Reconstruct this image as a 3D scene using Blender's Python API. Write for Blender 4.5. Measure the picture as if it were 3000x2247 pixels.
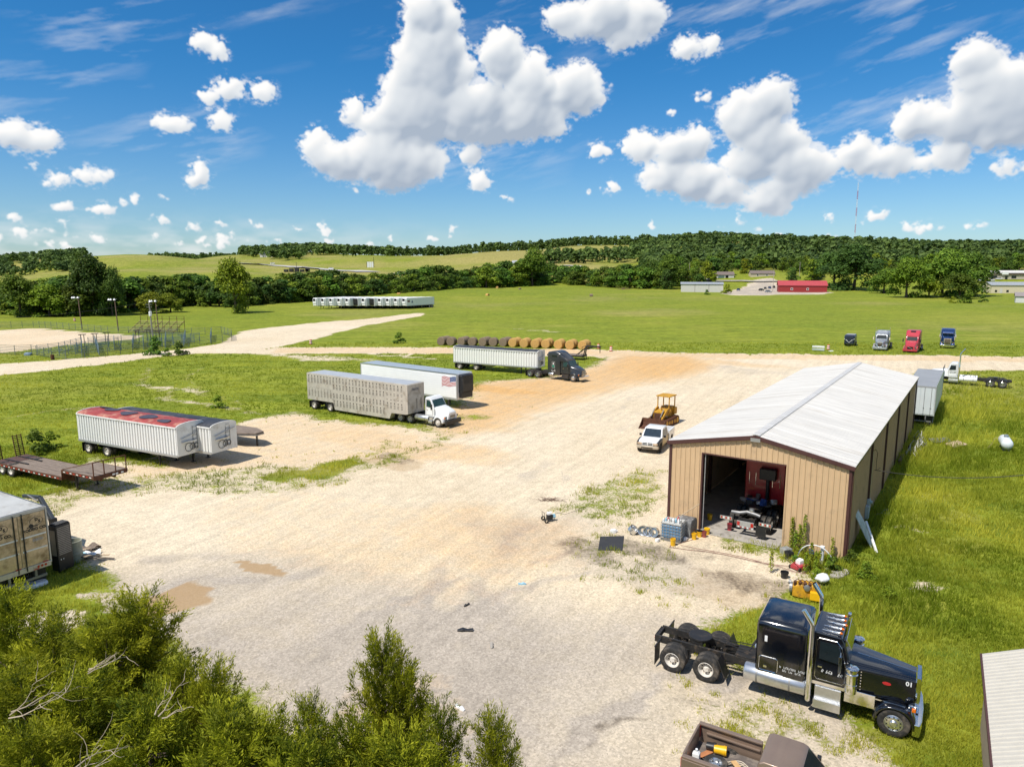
import bpy, math, random
import numpy as np
from mathutils import Vector, Matrix

random.seed(7)
rng = np.random.default_rng(7)
R = math.radians
PI = math.pi
for o in list(bpy.data.objects):
	bpy.data.objects.remove(o)
scene = bpy.context.scene
C = scene.collection

# ------------------------------------------------------------------ camera
FPX, PITCH, CAMZ = 2080.0, R(9.38), 16.0
cam_d = bpy.data.cameras.new('camera')
cam = bpy.data.objects.new('camera', cam_d)
C.objects.link(cam)
cam.location = (0, 0, CAMZ)
cam.rotation_euler = (PI / 2 - PITCH, 0, 0)
cam_d.sensor_fit = 'HORIZONTAL'
cam_d.sensor_width = 36.0
cam_d.lens = 36.0 * FPX / 3000.0
cam_d.clip_start = 0.5
cam_d.clip_end = 20000
scene.camera = cam

# ------------------------------------------------------------------ sun, exposure
SUN_AZ_VEC = Vector((-0.47, -0.40, 1.0)).normalized()      # towards the sun
SUN_EL = math.asin(SUN_AZ_VEC.z)
sun_d = bpy.data.lights.new('sun', 'SUN')
sun_d.energy = 5.0
sun_d.angle = R(0.53)
sun_d.color = (1.0, 0.95, 0.87)
sun = bpy.data.objects.new('sun', sun_d)
C.objects.link(sun)
sun.rotation_euler = SUN_AZ_VEC.to_track_quat('Z', 'Y').to_euler()
sun.location = (0, 0, 60)
vs = scene.view_settings
vs.view_transform = 'Standard'
vs.look = 'None'
vs.exposure = 0.12
vs.gamma = 1.0
vs.use_curve_mapping = False
cy = scene.cycles
cy.use_denoising = True
cy.max_bounces = 6
cy.diffuse_bounces = 3
cy.glossy_bounces = 3
cy.transparent_max_bounces = 6
cy.transmission_bounces = 3
cy.caustics_reflective = False
cy.caustics_refractive = False
cy.sample_clamp_indirect = 4.0


def G(px, py, z=0.0):
	"""pixel of the photograph -> point on the horizontal plane at height z"""
	x = (px - 1500) / FPX
	y = (py - 1123.5) / FPX
	c, s = math.cos(PITCH), math.sin(PITCH)
	t = (CAMZ - z) / (y * c + s)
	return (x * t, (c - y * s) * t)


def at_dist(px, py, Y):
	"""pixel + forward distance -> (x, z)"""
	x = (px - 1500) / FPX
	y = (py - 1123.5) / FPX
	c, s = math.cos(PITCH), math.sin(PITCH)
	t = Y / (c - y * s)
	return (x * t, CAMZ - t * (y * c + s))


# ------------------------------------------------------------------ noise on arrays
_perm = rng.permutation(512)
_perm = np.concatenate([_perm, _perm, _perm])
_grad = rng.random(512 * 3) * 2 - 1


def vnoise(x, y):
	xi = np.floor(x).astype(int)
	yi = np.floor(y).astype(int)
	xf, yf = x - xi, y - yi
	u = xf * xf * xf * (xf * (xf * 6 - 15) + 10)
	v = yf * yf * yf * (yf * (yf * 6 - 15) + 10)
	xi &= 511
	yi &= 511

	def h(a, b):
		return _grad[_perm[_perm[a & 511] + (b & 511)]]
	return (h(xi, yi) * (1 - u) + h(xi + 1, yi) * u) * (1 - v) + (h(xi, yi + 1) * (1 - u) + h(xi + 1, yi + 1) * u) * v


def fbm(x, y, octv=4, gain=0.5, lac=2.03, billow=False):
	a, s, n = 1.0, 0.0, 0.0
	for k in range(octv):
		w = vnoise(x + 17.3 * k, y - 9.7 * k)
		if billow:
			w = 1 - 2 * np.abs(w)
		s = s + a * w
		n += a
		a *= gain
		x = x * lac
		y = y * lac
	return s / n


def sstep(a, b, x):
	t = np.clip((x - a) / (b - a), 0, 1)
	return t * t * (3 - 2 * t)


# ------------------------------------------------------------------ world: Nishita sky with cumulus clouds
def cloud_map():
	"""cover, brightness over 84 x 22 degrees of sky, worked out from heaps of billows"""
	deg = 0.055
	W, Hh = 1536, 400
	az = (np.arange(W) + .5) * deg - W * deg / 2
	el = (np.arange(Hh) + .5) * deg
	A, E = np.meshgrid(az, el)

	def pe(px, py):
		x = (px - 1500) / FPX
		y = (py - 1123.5) / FPX
		c, s = math.cos(PITCH), math.sin(PITCH)
		d = Vector((x, c - y * s, -(y * c + s))).normalized()
		return math.degrees(math.atan2(d.x, d.y)), math.degrees(math.asin(d.z))
	wx = fbm(A * .9, E * .9, 4) * .55 + fbm(A * 3.1 + 40, E * 3.1, 4) * .24
	wy = fbm(A * .9 + 90, E * .9 + 31, 4) * .4 + fbm(A * 3.1 + 70, E * 3.1 + 9, 4) * .2
	wx = wx + fbm(A * 8 + 3, E * 8, 4, .6) * .17
	wy = wy + fbm(A * 8, E * 8 + 60, 4, .6) * .17
	AW, EW = A + wx, E + wy
	height = np.zeros_like(A)
	thick = np.zeros_like(A)
	depth = np.zeros_like(A)
	rr = random.Random(12)

	def ball(a, e, r, z, squash=1.0, w=1.0):
		i0 = max(0, int((a - r * 1.5 - az[0]) / deg) - 14)
		i1 = min(W, int((a + r * 1.5 - az[0]) / deg) + 14)
		j0 = max(0, int((e - r * 1.5) / deg) - 14)
		j1 = min(Hh, int((e + r * 1.5) / deg) + 14)
		if i1 <= i0 or j1 <= j0:
			return
		sl = (slice(j0, j1), slice(i0, i1))
		dd = ((AW[sl] - a) ** 2 + ((EW[sl] - e) / squash) ** 2) / (r * r)
		q = np.sqrt(np.clip(1 - dd, 0, None))
		hgt = np.where(q > 0, z + r * q, 0)
		height[sl] = np.maximum(height[sl], hgt)
		thick[sl] = thick[sl] + r * q * q * w

	def heap(parts, dense=1.0):
		"""parts: (px, py, rx, ry) ellipses in photo pixels making one cumulus"""
		es = []
		for (px, py, rx, ry) in parts:
			a, e = pe(px, py)
			es.append((a, e, rx * .0232, ry * .0235))
		base = min(e - ry for a, e, rx, ry in es)
		for (a, e, rx, ry) in es:
			rm = math.sqrt(rx * ry)
			n = int(14 + 10 * rm)
			ball(a, e, min(rx, ry) * .85, 0.0, w=dense)
			for k in range(n * 3):
				t = rr.random() * 2 * PI
				q = math.sqrt(rr.random())
				ca, ce = a + rx * q * math.cos(t) * .86, e + ry * q * math.sin(t) * .82
				rad = rm * (0.16 + .30 * rr.random()) * (1.15 - .5 * q)
				if ce - rad < base:
					ce = base + rad * .75
				ball(ca, ce, rad, (1 - q) * rm * .75 + rr.random() * .1 * rm, w=dense)
	big = [
		[(1260, 70, 90, 110), (1270, 200, 130, 130), (1230, 320, 150, 110), (1400, 330, 190, 90), (1470, 170, 80, 90), (1560, 262, 85, 100), (1690, 262, 112, 75), (1540, 350, 140, 70), (1180, 370, 110, 60)],
		[(930, 430, 60, 50), (1000, 470, 110, 60), (1130, 470, 160, 75), (1240, 470, 90, 60), (1040, 330, 40, 50), (1090, 370, 60, 50), (1160, 510, 130, 40)],
		[(1660, 40, 85, 50), (1770, 40, 105, 75), (1880, 45, 75, 75), (1815, 110, 60, 35), (1700, 80, 65, 35)],
		[(2010, 140, 70, 35), (2080, 130, 40, 30)],
		[(2260, 300, 80, 70), (2190, 350, 90, 90), (2250, 420, 110, 90), (2330, 490, 130, 55), (2200, 480, 90, 60), (2400, 490, 70, 50)],
		[(1880, 430, 70, 45), (1980, 440, 110, 50), (2040, 410, 60, 50), (1950, 520, 90, 55), (2040, 530, 110, 60), (2130, 560, 110, 40), (2240, 590, 110, 40), (2300, 550, 90, 35)],
		[(2510, 450, 60, 50), (2580, 470, 90, 50), (2690, 480, 70, 25), (2790, 455, 45, 45)],
		[(2860, 180, 70, 65), (2900, 260, 100, 70), (2960, 300, 120, 100), (2700, 350, 80, 55), (2800, 360, 120, 50), (2960, 390, 120, 40)],
		[(1400, 530, 45, 40), (1380, 450, 50, 35)],
		[(1755, 445, 50, 25), (1740, 440, 35, 20)],
		[(2060, 285, 32, 18)], [(1965, 335, 24, 12)], [(2960, 485, 45, 22)],
		[(1790, 550, 32, 26)], [(1725, 555, 18, 12)],
		[(30, 390, 80, 40), (130, 415, 75, 25)],
		[(590, 130, 40, 35), (640, 155, 40, 30)],
		[(600, 280, 50, 22), (670, 260, 60, 35), (770, 270, 35, 35)],
		[(510, 365, 60, 28), (640, 360, 50, 28)],
		[(590, 500, 30, 40), (575, 525, 55, 22)],
		[(270, 520, 70, 22)], [(160, 530, 40, 22)], [(190, 600, 40, 20)], [(300, 615, 40, 16)],
		[(405, 575, 26, 16)], [(482, 580, 18, 10)], [(95, 490, 25, 12)],
		[(2440, 640, 24, 16)], [(2565, 630, 45, 16)], [(2710, 668, 45, 14)], [(2870, 668, 40, 12)],
		[(1485, 578, 28, 16)], [(950, 670, 20, 24)], [(960, 700, 22, 16)], [(1030, 560, 22, 10)],
		[(1910, 660, 18, 18)], [(1270, 698, 22, 12)], [(1320, 695, 14, 12)], [(1140, 705, 22, 14)],
		[(2290, 685, 14, 14)], [(2520, 655, 24, 10)], [(2010, 600, 22, 7)], [(2095, 595, 26, 8)],
		[(2340, 430, 40, 34), (2310, 470, 50, 34)],
	]
	for p in big:
		heap(p)
	# rows of small far cumulus low over the horizon, thicker to the left
	for k in range(64):
		px = rr.choice([rr.uniform(-60, 820), rr.uniform(-60, 820), rr.uniform(-300, 3300)])
		py = 780 - 55 - abs(rr.gauss(0, 40))
		w = rr.uniform(9, 26)
		heap([(px, py, w * 1.25, w * .62), (px + rr.uniform(-10, 10), py - w * .4, w * .6, w * .5)], .55)
	# the same kind of sky beyond the frame
	for k in range(8):
		px = rr.choice([rr.uniform(-260, -60), rr.uniform(3080, 3300)])
		w = rr.uniform(30, 70)
		heap([(px, rr.uniform(100, 600), w, w * .7), (px + w * .6, rr.uniform(200, 560), w * .7, w * .5)])
	def blur(a, n):
		for _ in range(2):
			k = np.ones(2 * n + 1) / (2 * n + 1)
			p = np.pad(a, ((n, n), (0, 0)), mode='edge')
			cs = np.cumsum(np.vstack([np.zeros((1, p.shape[1])), p]), axis=0)
			a = (cs[2 * n + 1:] - cs[:-2 * n - 1]) / (2 * n + 1)
			p = np.pad(a, ((0, 0), (n, n)), mode='edge')
			cs = np.cumsum(np.hstack([np.zeros((p.shape[0], 1)), p]), axis=1)
			a = (cs[:, 2 * n + 1:] - cs[:, :-2 * n - 1]) / (2 * n + 1)
		return a
	nz = fbm(A * 2.3, E * 2.3, 6, .55, billow=True)
	nf = fbm(A * 7 + 5, E * 7, 4, .55)
	fb = fbm(A * 1.5 + 11, E * 1.8, 7, .62)
	ts = blur(thick, 1)
	t = ts * (1.5 + .5 * nz) + 1.15 * fb + .45 * nf - .16
	cover = 1 - np.exp(-3.0 * np.clip(t, 0, None) ** 1.25)
	cover *= sstep(.0, .30, ts)
	fb2 = fbm(A * 2.2 + 51, E * 3.4, 7, .66)
	halo = np.clip(1.1 * blur(thick, 9) + 2.0 * fb2 - .30, 0, 1) * sstep(.03, .35, blur(thick, 9)) * .75
	cover = np.maximum(cover, halo)
	# billowed front surface and how the light from upper left falls on it
	hgt = height + .22 * nz + .07 * nf

	hs = blur(hgt, 3)
	gy, gx = np.gradient(hs, deg)
	g2y, g2x = np.gradient(blur(height, 5), deg)
	nxv, nyv = -(gx * .24 + g2x * .36), -(gy * .24 + g2y * .36)
	nn = 1 / np.sqrt(nxv ** 2 + nyv ** 2 + 1)
	L = Vector((-.50, .62, .60)).normalized()
	lam = np.clip((nxv * L.x + nyv * L.y + L.z) * nn, 0, 1)
	# light lost in the cloud above
	above = blur(thick, 7)
	sh = np.zeros_like(above)
	for k, d in enumerate((8, 18, 30)):
		sh[:-d] += above[d:] * (.5, .3, .2)[k]
	occl = np.exp(-.42 * np.clip(sh - .4, 0, None))
	bright = .40 + .34 * lam + .34 * occl
	bright = np.clip(bright, .3, 1.08)
	# high thin streaks
	ca, sa = math.cos(R(14)), math.sin(R(14))
	S1 = (A * ca + E * sa)
	S2 = (-A * sa + E * ca)
	cir = np.clip(fbm(S1 * .16 + 3, S2 * .9, 6, .62) * 1.5 + .05, 0, 1) * np.clip(fbm(S1 * .09 + 8, S2 * .22 + 2, 3) * 2.2 + .25, 0, 1) * sstep(5, 9, E)
	cir = cir * .36
	streak = sstep(17.2, 18.6, E) * sstep(14, 22, A) * np.clip(.45 + fbm(S1 * .5, S2 * 2.2, 5, .6) * 1.1, 0, .7)
	cir = np.clip(np.maximum(cir, streak), 0, .6)
	low = sstep(4.5, .6, E) * sstep(4, -26, A) * np.clip(.35 + fbm(A * .5, E * 1.6, 4), 0, 1) * .55
	thin = np.maximum(cir, low)
	al = cover + thin * (1 - cover)
	br = np.where(al > 1e-4, (cover * bright + (1 - cover) * thin * .92) / np.maximum(al, 1e-4), .9)
	return W, Hh, deg, al, br


world = bpy.data.worlds.new('World')
scene.world = world
world.use_nodes = True
nt = world.node_tree
nt.nodes.clear()


def wn(t, **kw):
	n = nt.nodes.new(t)
	for k, v in kw.items():
		setattr(n, k, v)
	return n


def wmath(op, a, b=None, tree=None):
	n = (tree or nt).nodes.new('ShaderNodeMath')
	n.operation = op
	for i, q in enumerate((a, b)):
		if q is None:
			continue
		if isinstance(q, (int, float)):
			n.inputs[i].default_value = q
		else:
			(tree or nt).links.new(q, n.inputs[i])
	return n.outputs[0]


sky = wn('ShaderNodeTexSky', sky_type='NISHITA')
sky.sun_disc = False
sky.sun_elevation = SUN_EL
sky.sun_rotation = math.atan2(SUN_AZ_VEC.x, SUN_AZ_VEC.y)
sky.altitude = 300
sky.air_density = 1.0
sky.dust_density = 0.25
sky.ozone_density = 3.0
hsv = wn('ShaderNodeHueSaturation')
hsv.inputs['Saturation'].default_value = 1.05
hsv.inputs['Value'].default_value = 1.0
nt.links.new(sky.outputs[0], hsv.inputs['Color'])
tc = wn('ShaderNodeTexCoord')
sep = wn('ShaderNodeSeparateXYZ')
nt.links.new(tc.outputs['Generated'], sep.inputs[0])
azn = wmath('MULTIPLY', wmath('ARCTAN2', sep.outputs[0], sep.outputs[1]), 180 / PI)
eln = wmath('MULTIPLY', wmath('ARCSINE', sep.outputs[2]), 180 / PI)
cW, cH, cdeg, cal, cbr = cloud_map()
img = bpy.data.images.new('cloud_field', cW, cH, alpha=False, float_buffer=True)
buf = np.ones((cH, cW, 4), dtype=np.float32)
buf[..., 0] = cal
buf[..., 1] = cbr
img.colorspace_settings.name = 'Non-Color'
img.pixels.foreach_set(buf.ravel())
img.update()
img.pack()
uv = wn('ShaderNodeCombineXYZ')
nt.links.new(wmath('ADD', wmath('DIVIDE', azn, cW * cdeg), 0.5), uv.inputs[0])
nt.links.new(wmath('DIVIDE', eln, cH * cdeg), uv.inputs[1])
itx = wn('ShaderNodeTexImage', image=img, extension='MIRROR', interpolation='Cubic')
nt.links.new(uv.outputs[0], itx.inputs[0])
sepc = wn('ShaderNodeSeparateColor')
nt.links.new(itx.outputs[0], sepc.inputs[0])
ramp = wn('ShaderNodeValToRGB')
ramp.color_ramp.elements[0].position = .45
ramp.color_ramp.elements[0].color = (.40, .47, .57, 1)
ramp.color_ramp.elements[1].position = 1.0
ramp.color_ramp.elements[1].color = (1.0, .985, .965, 1)
e = ramp.color_ramp.elements.new(.78)
e.color = (.74, .78, .82, 1)
nt.links.new(sepc.outputs[1], ramp.inputs[0])
CLOUD_GAIN = 8.8
gain = wn('ShaderNodeVectorMath', operation='SCALE')
gain.inputs['Scale'].default_value = CLOUD_GAIN
nt.links.new(ramp.outputs[0], gain.inputs[0])
mix = wn('ShaderNodeMix', data_type='RGBA')
nt.links.new(sepc.outputs[0], mix.inputs['Factor'])
tintn = wn('ShaderNodeMix', data_type='RGBA', blend_type='MULTIPLY')
tintn.inputs['Factor'].default_value = 1.0
hz = wn('ShaderNodeMapRange', interpolation_type='SMOOTHSTEP')
hz.inputs['From Max'].default_value = 16.0
tmix = wn('ShaderNodeMix', data_type='RGBA')
tmix.inputs['A'].default_value = (.62, .80, .98, 1)
tmix.inputs['B'].default_value = (.22, .70, 1.0, 1)
nt.links.new(eln, hz.inputs['Value'])
nt.links.new(hz.outputs[0], tmix.inputs['Factor'])
nt.links.new(tmix.outputs['Result'], tintn.inputs['B'])
nt.links.new(hsv.outputs[0], tintn.inputs['A'])
nt.links.new(tintn.outputs['Result'], mix.inputs['A'])
nt.links.new(gain.outputs[0], mix.inputs['B'])
bg = wn('ShaderNodeBackground')
bg.inputs['Strength'].default_value = 0.108
nt.links.new(mix.outputs['Result'], bg.inputs['Color'])
wo = wn('ShaderNodeOutputWorld')
nt.links.new(bg.outputs[0], wo.inputs[0])
world.cycles.sampling_method = 'MANUAL'
world.cycles.sample_map_resolution = 512

# ------------------------------------------------------------------ mesh helpers
class MB:
	def __init__(self):
		self.v, self.f, self.mi, self.cur = [], [], [], 0

	def add(self, vs, fs, M=None):
		b = len(self.v)
		if M is not None:
			vs = [tuple(M @ Vector(p)) for p in vs]
		self.v.extend(vs)
		for f in fs:
			self.f.append(tuple(b + i for i in f))
			self.mi.append(self.cur)
		return self

	def box(self, x0, x1, y0, y1, z0, z1, M=None):
		v = [(x, y, z) for z in (z0, z1) for y in (y0, y1) for x in (x0, x1)]
		f = [(0, 2, 3, 1), (4, 5, 7, 6), (0, 1, 5, 4), (2, 6, 7, 3), (0, 4, 6, 2), (1, 3, 7, 5)]
		return self.add(v, f, M)

	def cbox(self, c, s, M=None):
		return self.box(c[0] - s[0] / 2, c[0] + s[0] / 2, c[1] - s[1] / 2, c[1] + s[1] / 2, c[2] - s[2] / 2, c[2] + s[2] / 2, M)

	def quad(self, a, b, c, d):
		return self.add([a, b, c, d], [(0, 1, 2, 3)])

	def cyl(self, p0, p1, r0, r1=None, n=12, caps=True):
		r1 = r0 if r1 is None else r1
		p0, p1 = Vector(p0), Vector(p1)
		d = (p1 - p0).normalized()
		a = d.orthogonal().normalized()
		b = d.cross(a)
		v = []
		for p, r in ((p0, r0), (p1, r1)):
			for k in range(n):
				t = 2 * PI * k / n
				v.append(tuple(p + a * (r * math.cos(t)) + b * (r * math.sin(t))))
		f = [(k, (k + 1) % n, n + (k + 1) % n, n + k) for k in range(n)]
		if caps:
			f.append(tuple(range(n - 1, -1, -1)))
			f.append(tuple(range(n, 2 * n)))
		return self.add(v, f)

	def tube(self, pts, r, n=8, caps=True):
		pts = [Vector(p) for p in pts]
		rs = r if isinstance(r, (list, tuple)) else [r] * len(pts)
		v = []
		up = None
		for i, p in enumerate(pts):
			d = (pts[min(i + 1, len(pts) - 1)] - pts[max(i - 1, 0)]).normalized()
			if up is None:
				up = d.orthogonal().normalized()
			up = (up - d * up.dot(d))
			up = up.normalized() if up.length > 1e-6 else d.orthogonal().normalized()
			b = d.cross(up)
			for k in range(n):
				t = 2 * PI * k / n
				v.append(tuple(p + up * (rs[i] * math.cos(t)) + b * (rs[i] * math.sin(t))))
		f = []
		for i in range(len(pts) - 1):
			for k in range(n):
				f.append((i * n + k, i * n + (k + 1) % n, (i + 1) * n + (k + 1) % n, (i + 1) * n + k))
		if caps:
			f.append(tuple(range(n - 1, -1, -1)))
			f.append(tuple(range((len(pts) - 1) * n, len(pts) * n)))
		return self.add(v, f)

	def bar(self, a, b, w, h=None):
		"""rectangular bar from a to b"""
		h = w if h is None else h
		a, b = Vector(a), Vector(b)
		d = (b - a).normalized()
		up = Vector((0, 0, 1)) if abs(d.z) < .95 else Vector((1, 0, 0))
		s = d.cross(up).normalized()
		u = s.cross(d)
		v = []
		for p in (a, b):
			for q, r in ((-1, -1), (1, -1), (1, 1), (-1, 1)):
				v.append(tuple(p + s * (q * w / 2) + u * (r * h / 2)))
		return self.add(v, [(3, 2, 1, 0), (4, 5, 6, 7), (0, 1, 5, 4), (1, 2, 6, 5), (2, 3, 7, 6), (3, 0, 4, 7)])

	def lathe(self, prof, c=(0, 0, 0), axis='z', n=20, arc=None, closed=False):
		"""prof: (radius, height) pairs turned about the axis"""
		v, f = [], []
		m = len(prof)
		steps = n if arc is None else n + 1
		for k in range(steps):
			t = 2 * PI * k / n if arc is None else arc[0] + (arc[1] - arc[0]) * k / n
			co, si = math.cos(t), math.sin(t)
			for (r, h) in prof:
				if axis == 'z':
					p = (r * co, r * si, h)
				elif axis == 'y':
					p = (r * co, h, r * si)
				else:
					p = (h, r * co, r * si)
				v.append((c[0] + p[0], c[1] + p[1], c[2] + p[2]))
		for k in range(n):
			k2 = (k + 1) % steps
			for i in range(m - 1 if not closed else m):
				j = (i + 1) % m
				f.append((k * m + i, k2 * m + i, k2 * m + j, k * m + j))
		return self.add(v, f)

	def prism(self, poly, y0, y1, axis='y'):
		"""polygon in (x, z) pushed along y (or (x, y) along z, or (y, z) along x)"""
		n = len(poly)
		v = []
		for q in (y0, y1):
			for (a, b) in poly:
				v.append((a, q, b) if axis == 'y' else (a, b, q) if axis == 'z' else (q, a, b))
		f = [tuple(range(n)), tuple(range(2 * n - 1, n - 1, -1))]
		for k in range(n):
			f.append((k, n + k, n + (k + 1) % n, (k + 1) % n))
		return self.add(v, f)

	def taper(self, poly, hw):
		"""side profile (x, z) mirrored to y = +-hw(x, z)"""
		n = len(poly)
		v = [(x, -hw(x, z), z) for x, z in poly] + [(x, hw(x, z), z) for x, z in poly]
		f = [tuple(range(n)), tuple(range(2 * n - 1, n - 1, -1))]
		for k in range(n):
			f.append((k, n + k, n + (k + 1) % n, (k + 1) % n))
		return self.add(v, f)

	def loft(self, rings, caps=True, closed=True):
		n = len(rings[0])
		v = [tuple(p) for r in rings for p in r]
		f = []
		for i in range(len(rings) - 1):
			for k in range(n if closed else n - 1):
				f.append((i * n + k, i * n + (k + 1) % n, (i + 1) * n + (k + 1) % n, (i + 1) * n + k))
		if caps:
			f.append(tuple(range(n - 1, -1, -1)))
			f.append(tuple(range((len(rings) - 1) * n, len(rings) * n)))
		return self.add(v, f)

	def rloft(self, secs, na=4):
		"""secs: (x, half width, z0, z1, corner radius[, half width at the bottom]); rounded at the top"""
		rings = []
		for s in secs:
			x, hw, z0, z1, r = s[:5]
			hb = s[5] if len(s) > 5 else hw
			r = min(r, hw * .98, (z1 - z0) * .98)
			ring = [(x, -hb, z0)]
			for k in range(na + 1):
				t = PI - PI / 2 * k / na
				ring.append((x, -hw + r + r * math.cos(t), z1 - r + r * math.sin(t)))
			for k in range(na + 1):
				t = PI / 2 - PI / 2 * k / na
				ring.append((x, hw - r + r * math.cos(t), z1 - r + r * math.sin(t)))
			ring.append((x, hb, z0))
			rings.append(ring)
		return self.loft(rings)

	def mesh(self, name, mats, smooth=0):
		me = bpy.data.meshes.new(name)
		me.from_pydata(self.v, [], self.f)
		for m in (mats if isinstance(mats, (list, tuple)) else [mats]):
			me.materials.append(m)
		if len(me.materials) > 1:
			me.polygons.foreach_set('material_index', self.mi)
		me.update()
		fix_normals(me)
		if smooth:
			me.polygons.foreach_set('use_smooth', [True] * len(me.polygons))
			me.set_sharp_from_angle(angle=R(smooth))
		return me


import bmesh


def fix_normals(me):
	bm = bmesh.new()
	bm.from_mesh(me)
	bmesh.ops.recalc_face_normals(bm, faces=bm.faces)
	bm.to_mesh(me)
	bm.free()


def link(name, me, parent=None, loc=None, rot=None):
	o = bpy.data.objects.new(name, me)
	C.objects.link(o)
	if parent is not None:
		o.parent = parent
	if loc is not None:
		o.location = loc
	if rot is not None:
		o.rotation_euler = rot
	return o


def part(name, mb, mats, parent=None, bevel=0, smooth=0, seg=2):
	o = link(name, mb.mesh(name, mats, smooth), parent)
	if bevel:
		m = o.modifiers.new('bevel', 'BEVEL')
		m.width = bevel
		m.segments = seg
		m.limit_method = 'ANGLE'
		m.angle_limit = R(32)
		if smooth:
			m.harden_normals = True
	return o


def tag(o, label, cat, group=None, kind=None):
	if label:
		o['label'] = label
	if cat:
		o['category'] = cat
	if group:
		o['group'] = group
	if kind:
		o['kind'] = kind
	return o


def thing(name, loc, rz, label, cat, group=None):
	o = bpy.data.objects.new(name, None)
	o.empty_display_size = .3
	C.objects.link(o)
	o.location = (loc[0], loc[1], loc[2] if len(loc) > 2 else 0)
	o.rotation_euler = (0, 0, R(rz))
	return tag(o, label, cat, group)


def struct(o):
	o['kind'] = 'structure'
	return o


def copy_tree(o, parent=None):
	c = o.copy()
	C.objects.link(c)
	c.parent = parent
	for ch in [k for k in bpy.data.objects if k.parent == o]:
		copy_tree(ch, c)
	return c


def text_part(txt, size, mat, parent, M, name='lettering', bold=0.0, depth=0.0015):
	cu = bpy.data.curves.new('lettering', 'FONT')
	cu.body = txt
	cu.size = size
	cu.align_x = 'CENTER'
	cu.align_y = 'CENTER'
	cu.offset = bold
	cu.extrude = depth
	cu.resolution_u = 2
	tmp = bpy.data.objects.new('lettering', cu)
	me = bpy.data.meshes.new_from_object(tmp)
	bpy.data.objects.remove(tmp)
	bpy.data.curves.remove(cu)
	me.materials.clear()
	me.materials.append(mat)
	o = link(name, me, parent)
	o.matrix_local = M
	return o


def mark_part(rows, w, h, mat_, parent, M, seed=0, slant=0.0, name='lettering'):
	"""lettering too small to read in the photograph: rows of letter-sized strokes"""
	q = random.Random(seed)
	m = MB()
	for r, n in enumerate(rows):
		z = ((len(rows) - 1) / 2 - r) * h * 1.35
		x = -w * n / 16
		for k in range(n):
			cw = w / 8 * q.uniform(.55, .8)
			if q.random() > .14:
				t = q.uniform(.10, .16) * h
				sl = slant * h
				for (a, b, c, d) in ((0, t, 0, h), (0, cw, h - t, h) if q.random() < .6 else (0, cw, 0, t), (cw - t, cw, 0, h * q.uniform(.5, 1))):
					m.add([(x + a + sl * c / h, z + c - h / 2, 0), (x + b + sl * c / h, z + c - h / 2, 0), (x + b + sl * d / h, z + d - h / 2, 0), (x + a + sl * d / h, z + d - h / 2, 0)], [(0, 1, 2, 3)])
			x += w / 8
	o = part(name, m, mat_, parent)
	o['kind'] = 'stuff'
	o.matrix_local = M
	return o


def side_M(x, y, z, right=True, tilt=0):
	"""matrix that stands lettering on the right (-y) or left (+y) side of a body"""
	if right:
		return Matrix.Translation((x, y, z)) @ Matrix.Rotation(R(90), 4, 'X') @ Matrix.Rotation(R(tilt), 4, 'Z')
	return Matrix.Translation((x, y, z)) @ Matrix.Rotation(R(180), 4, 'Z') @ Matrix.Rotation(R(90), 4, 'X') @ Matrix.Rotation(R(tilt), 4, 'Z')


def front_M(x, y, z):
	return Matrix.Translation((x, y, z)) @ Matrix.Rotation(R(90), 4, 'Z') @ Matrix.Rotation(R(90), 4, 'X')


def rear_M(x, y, z):
	return Matrix.Translation((x, y, z)) @ Matrix.Rotation(R(-90), 4, 'Z') @ Matrix.Rotation(R(90), 4, 'X')


# ------------------------------------------------------------------ materials
MATS = {}


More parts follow.
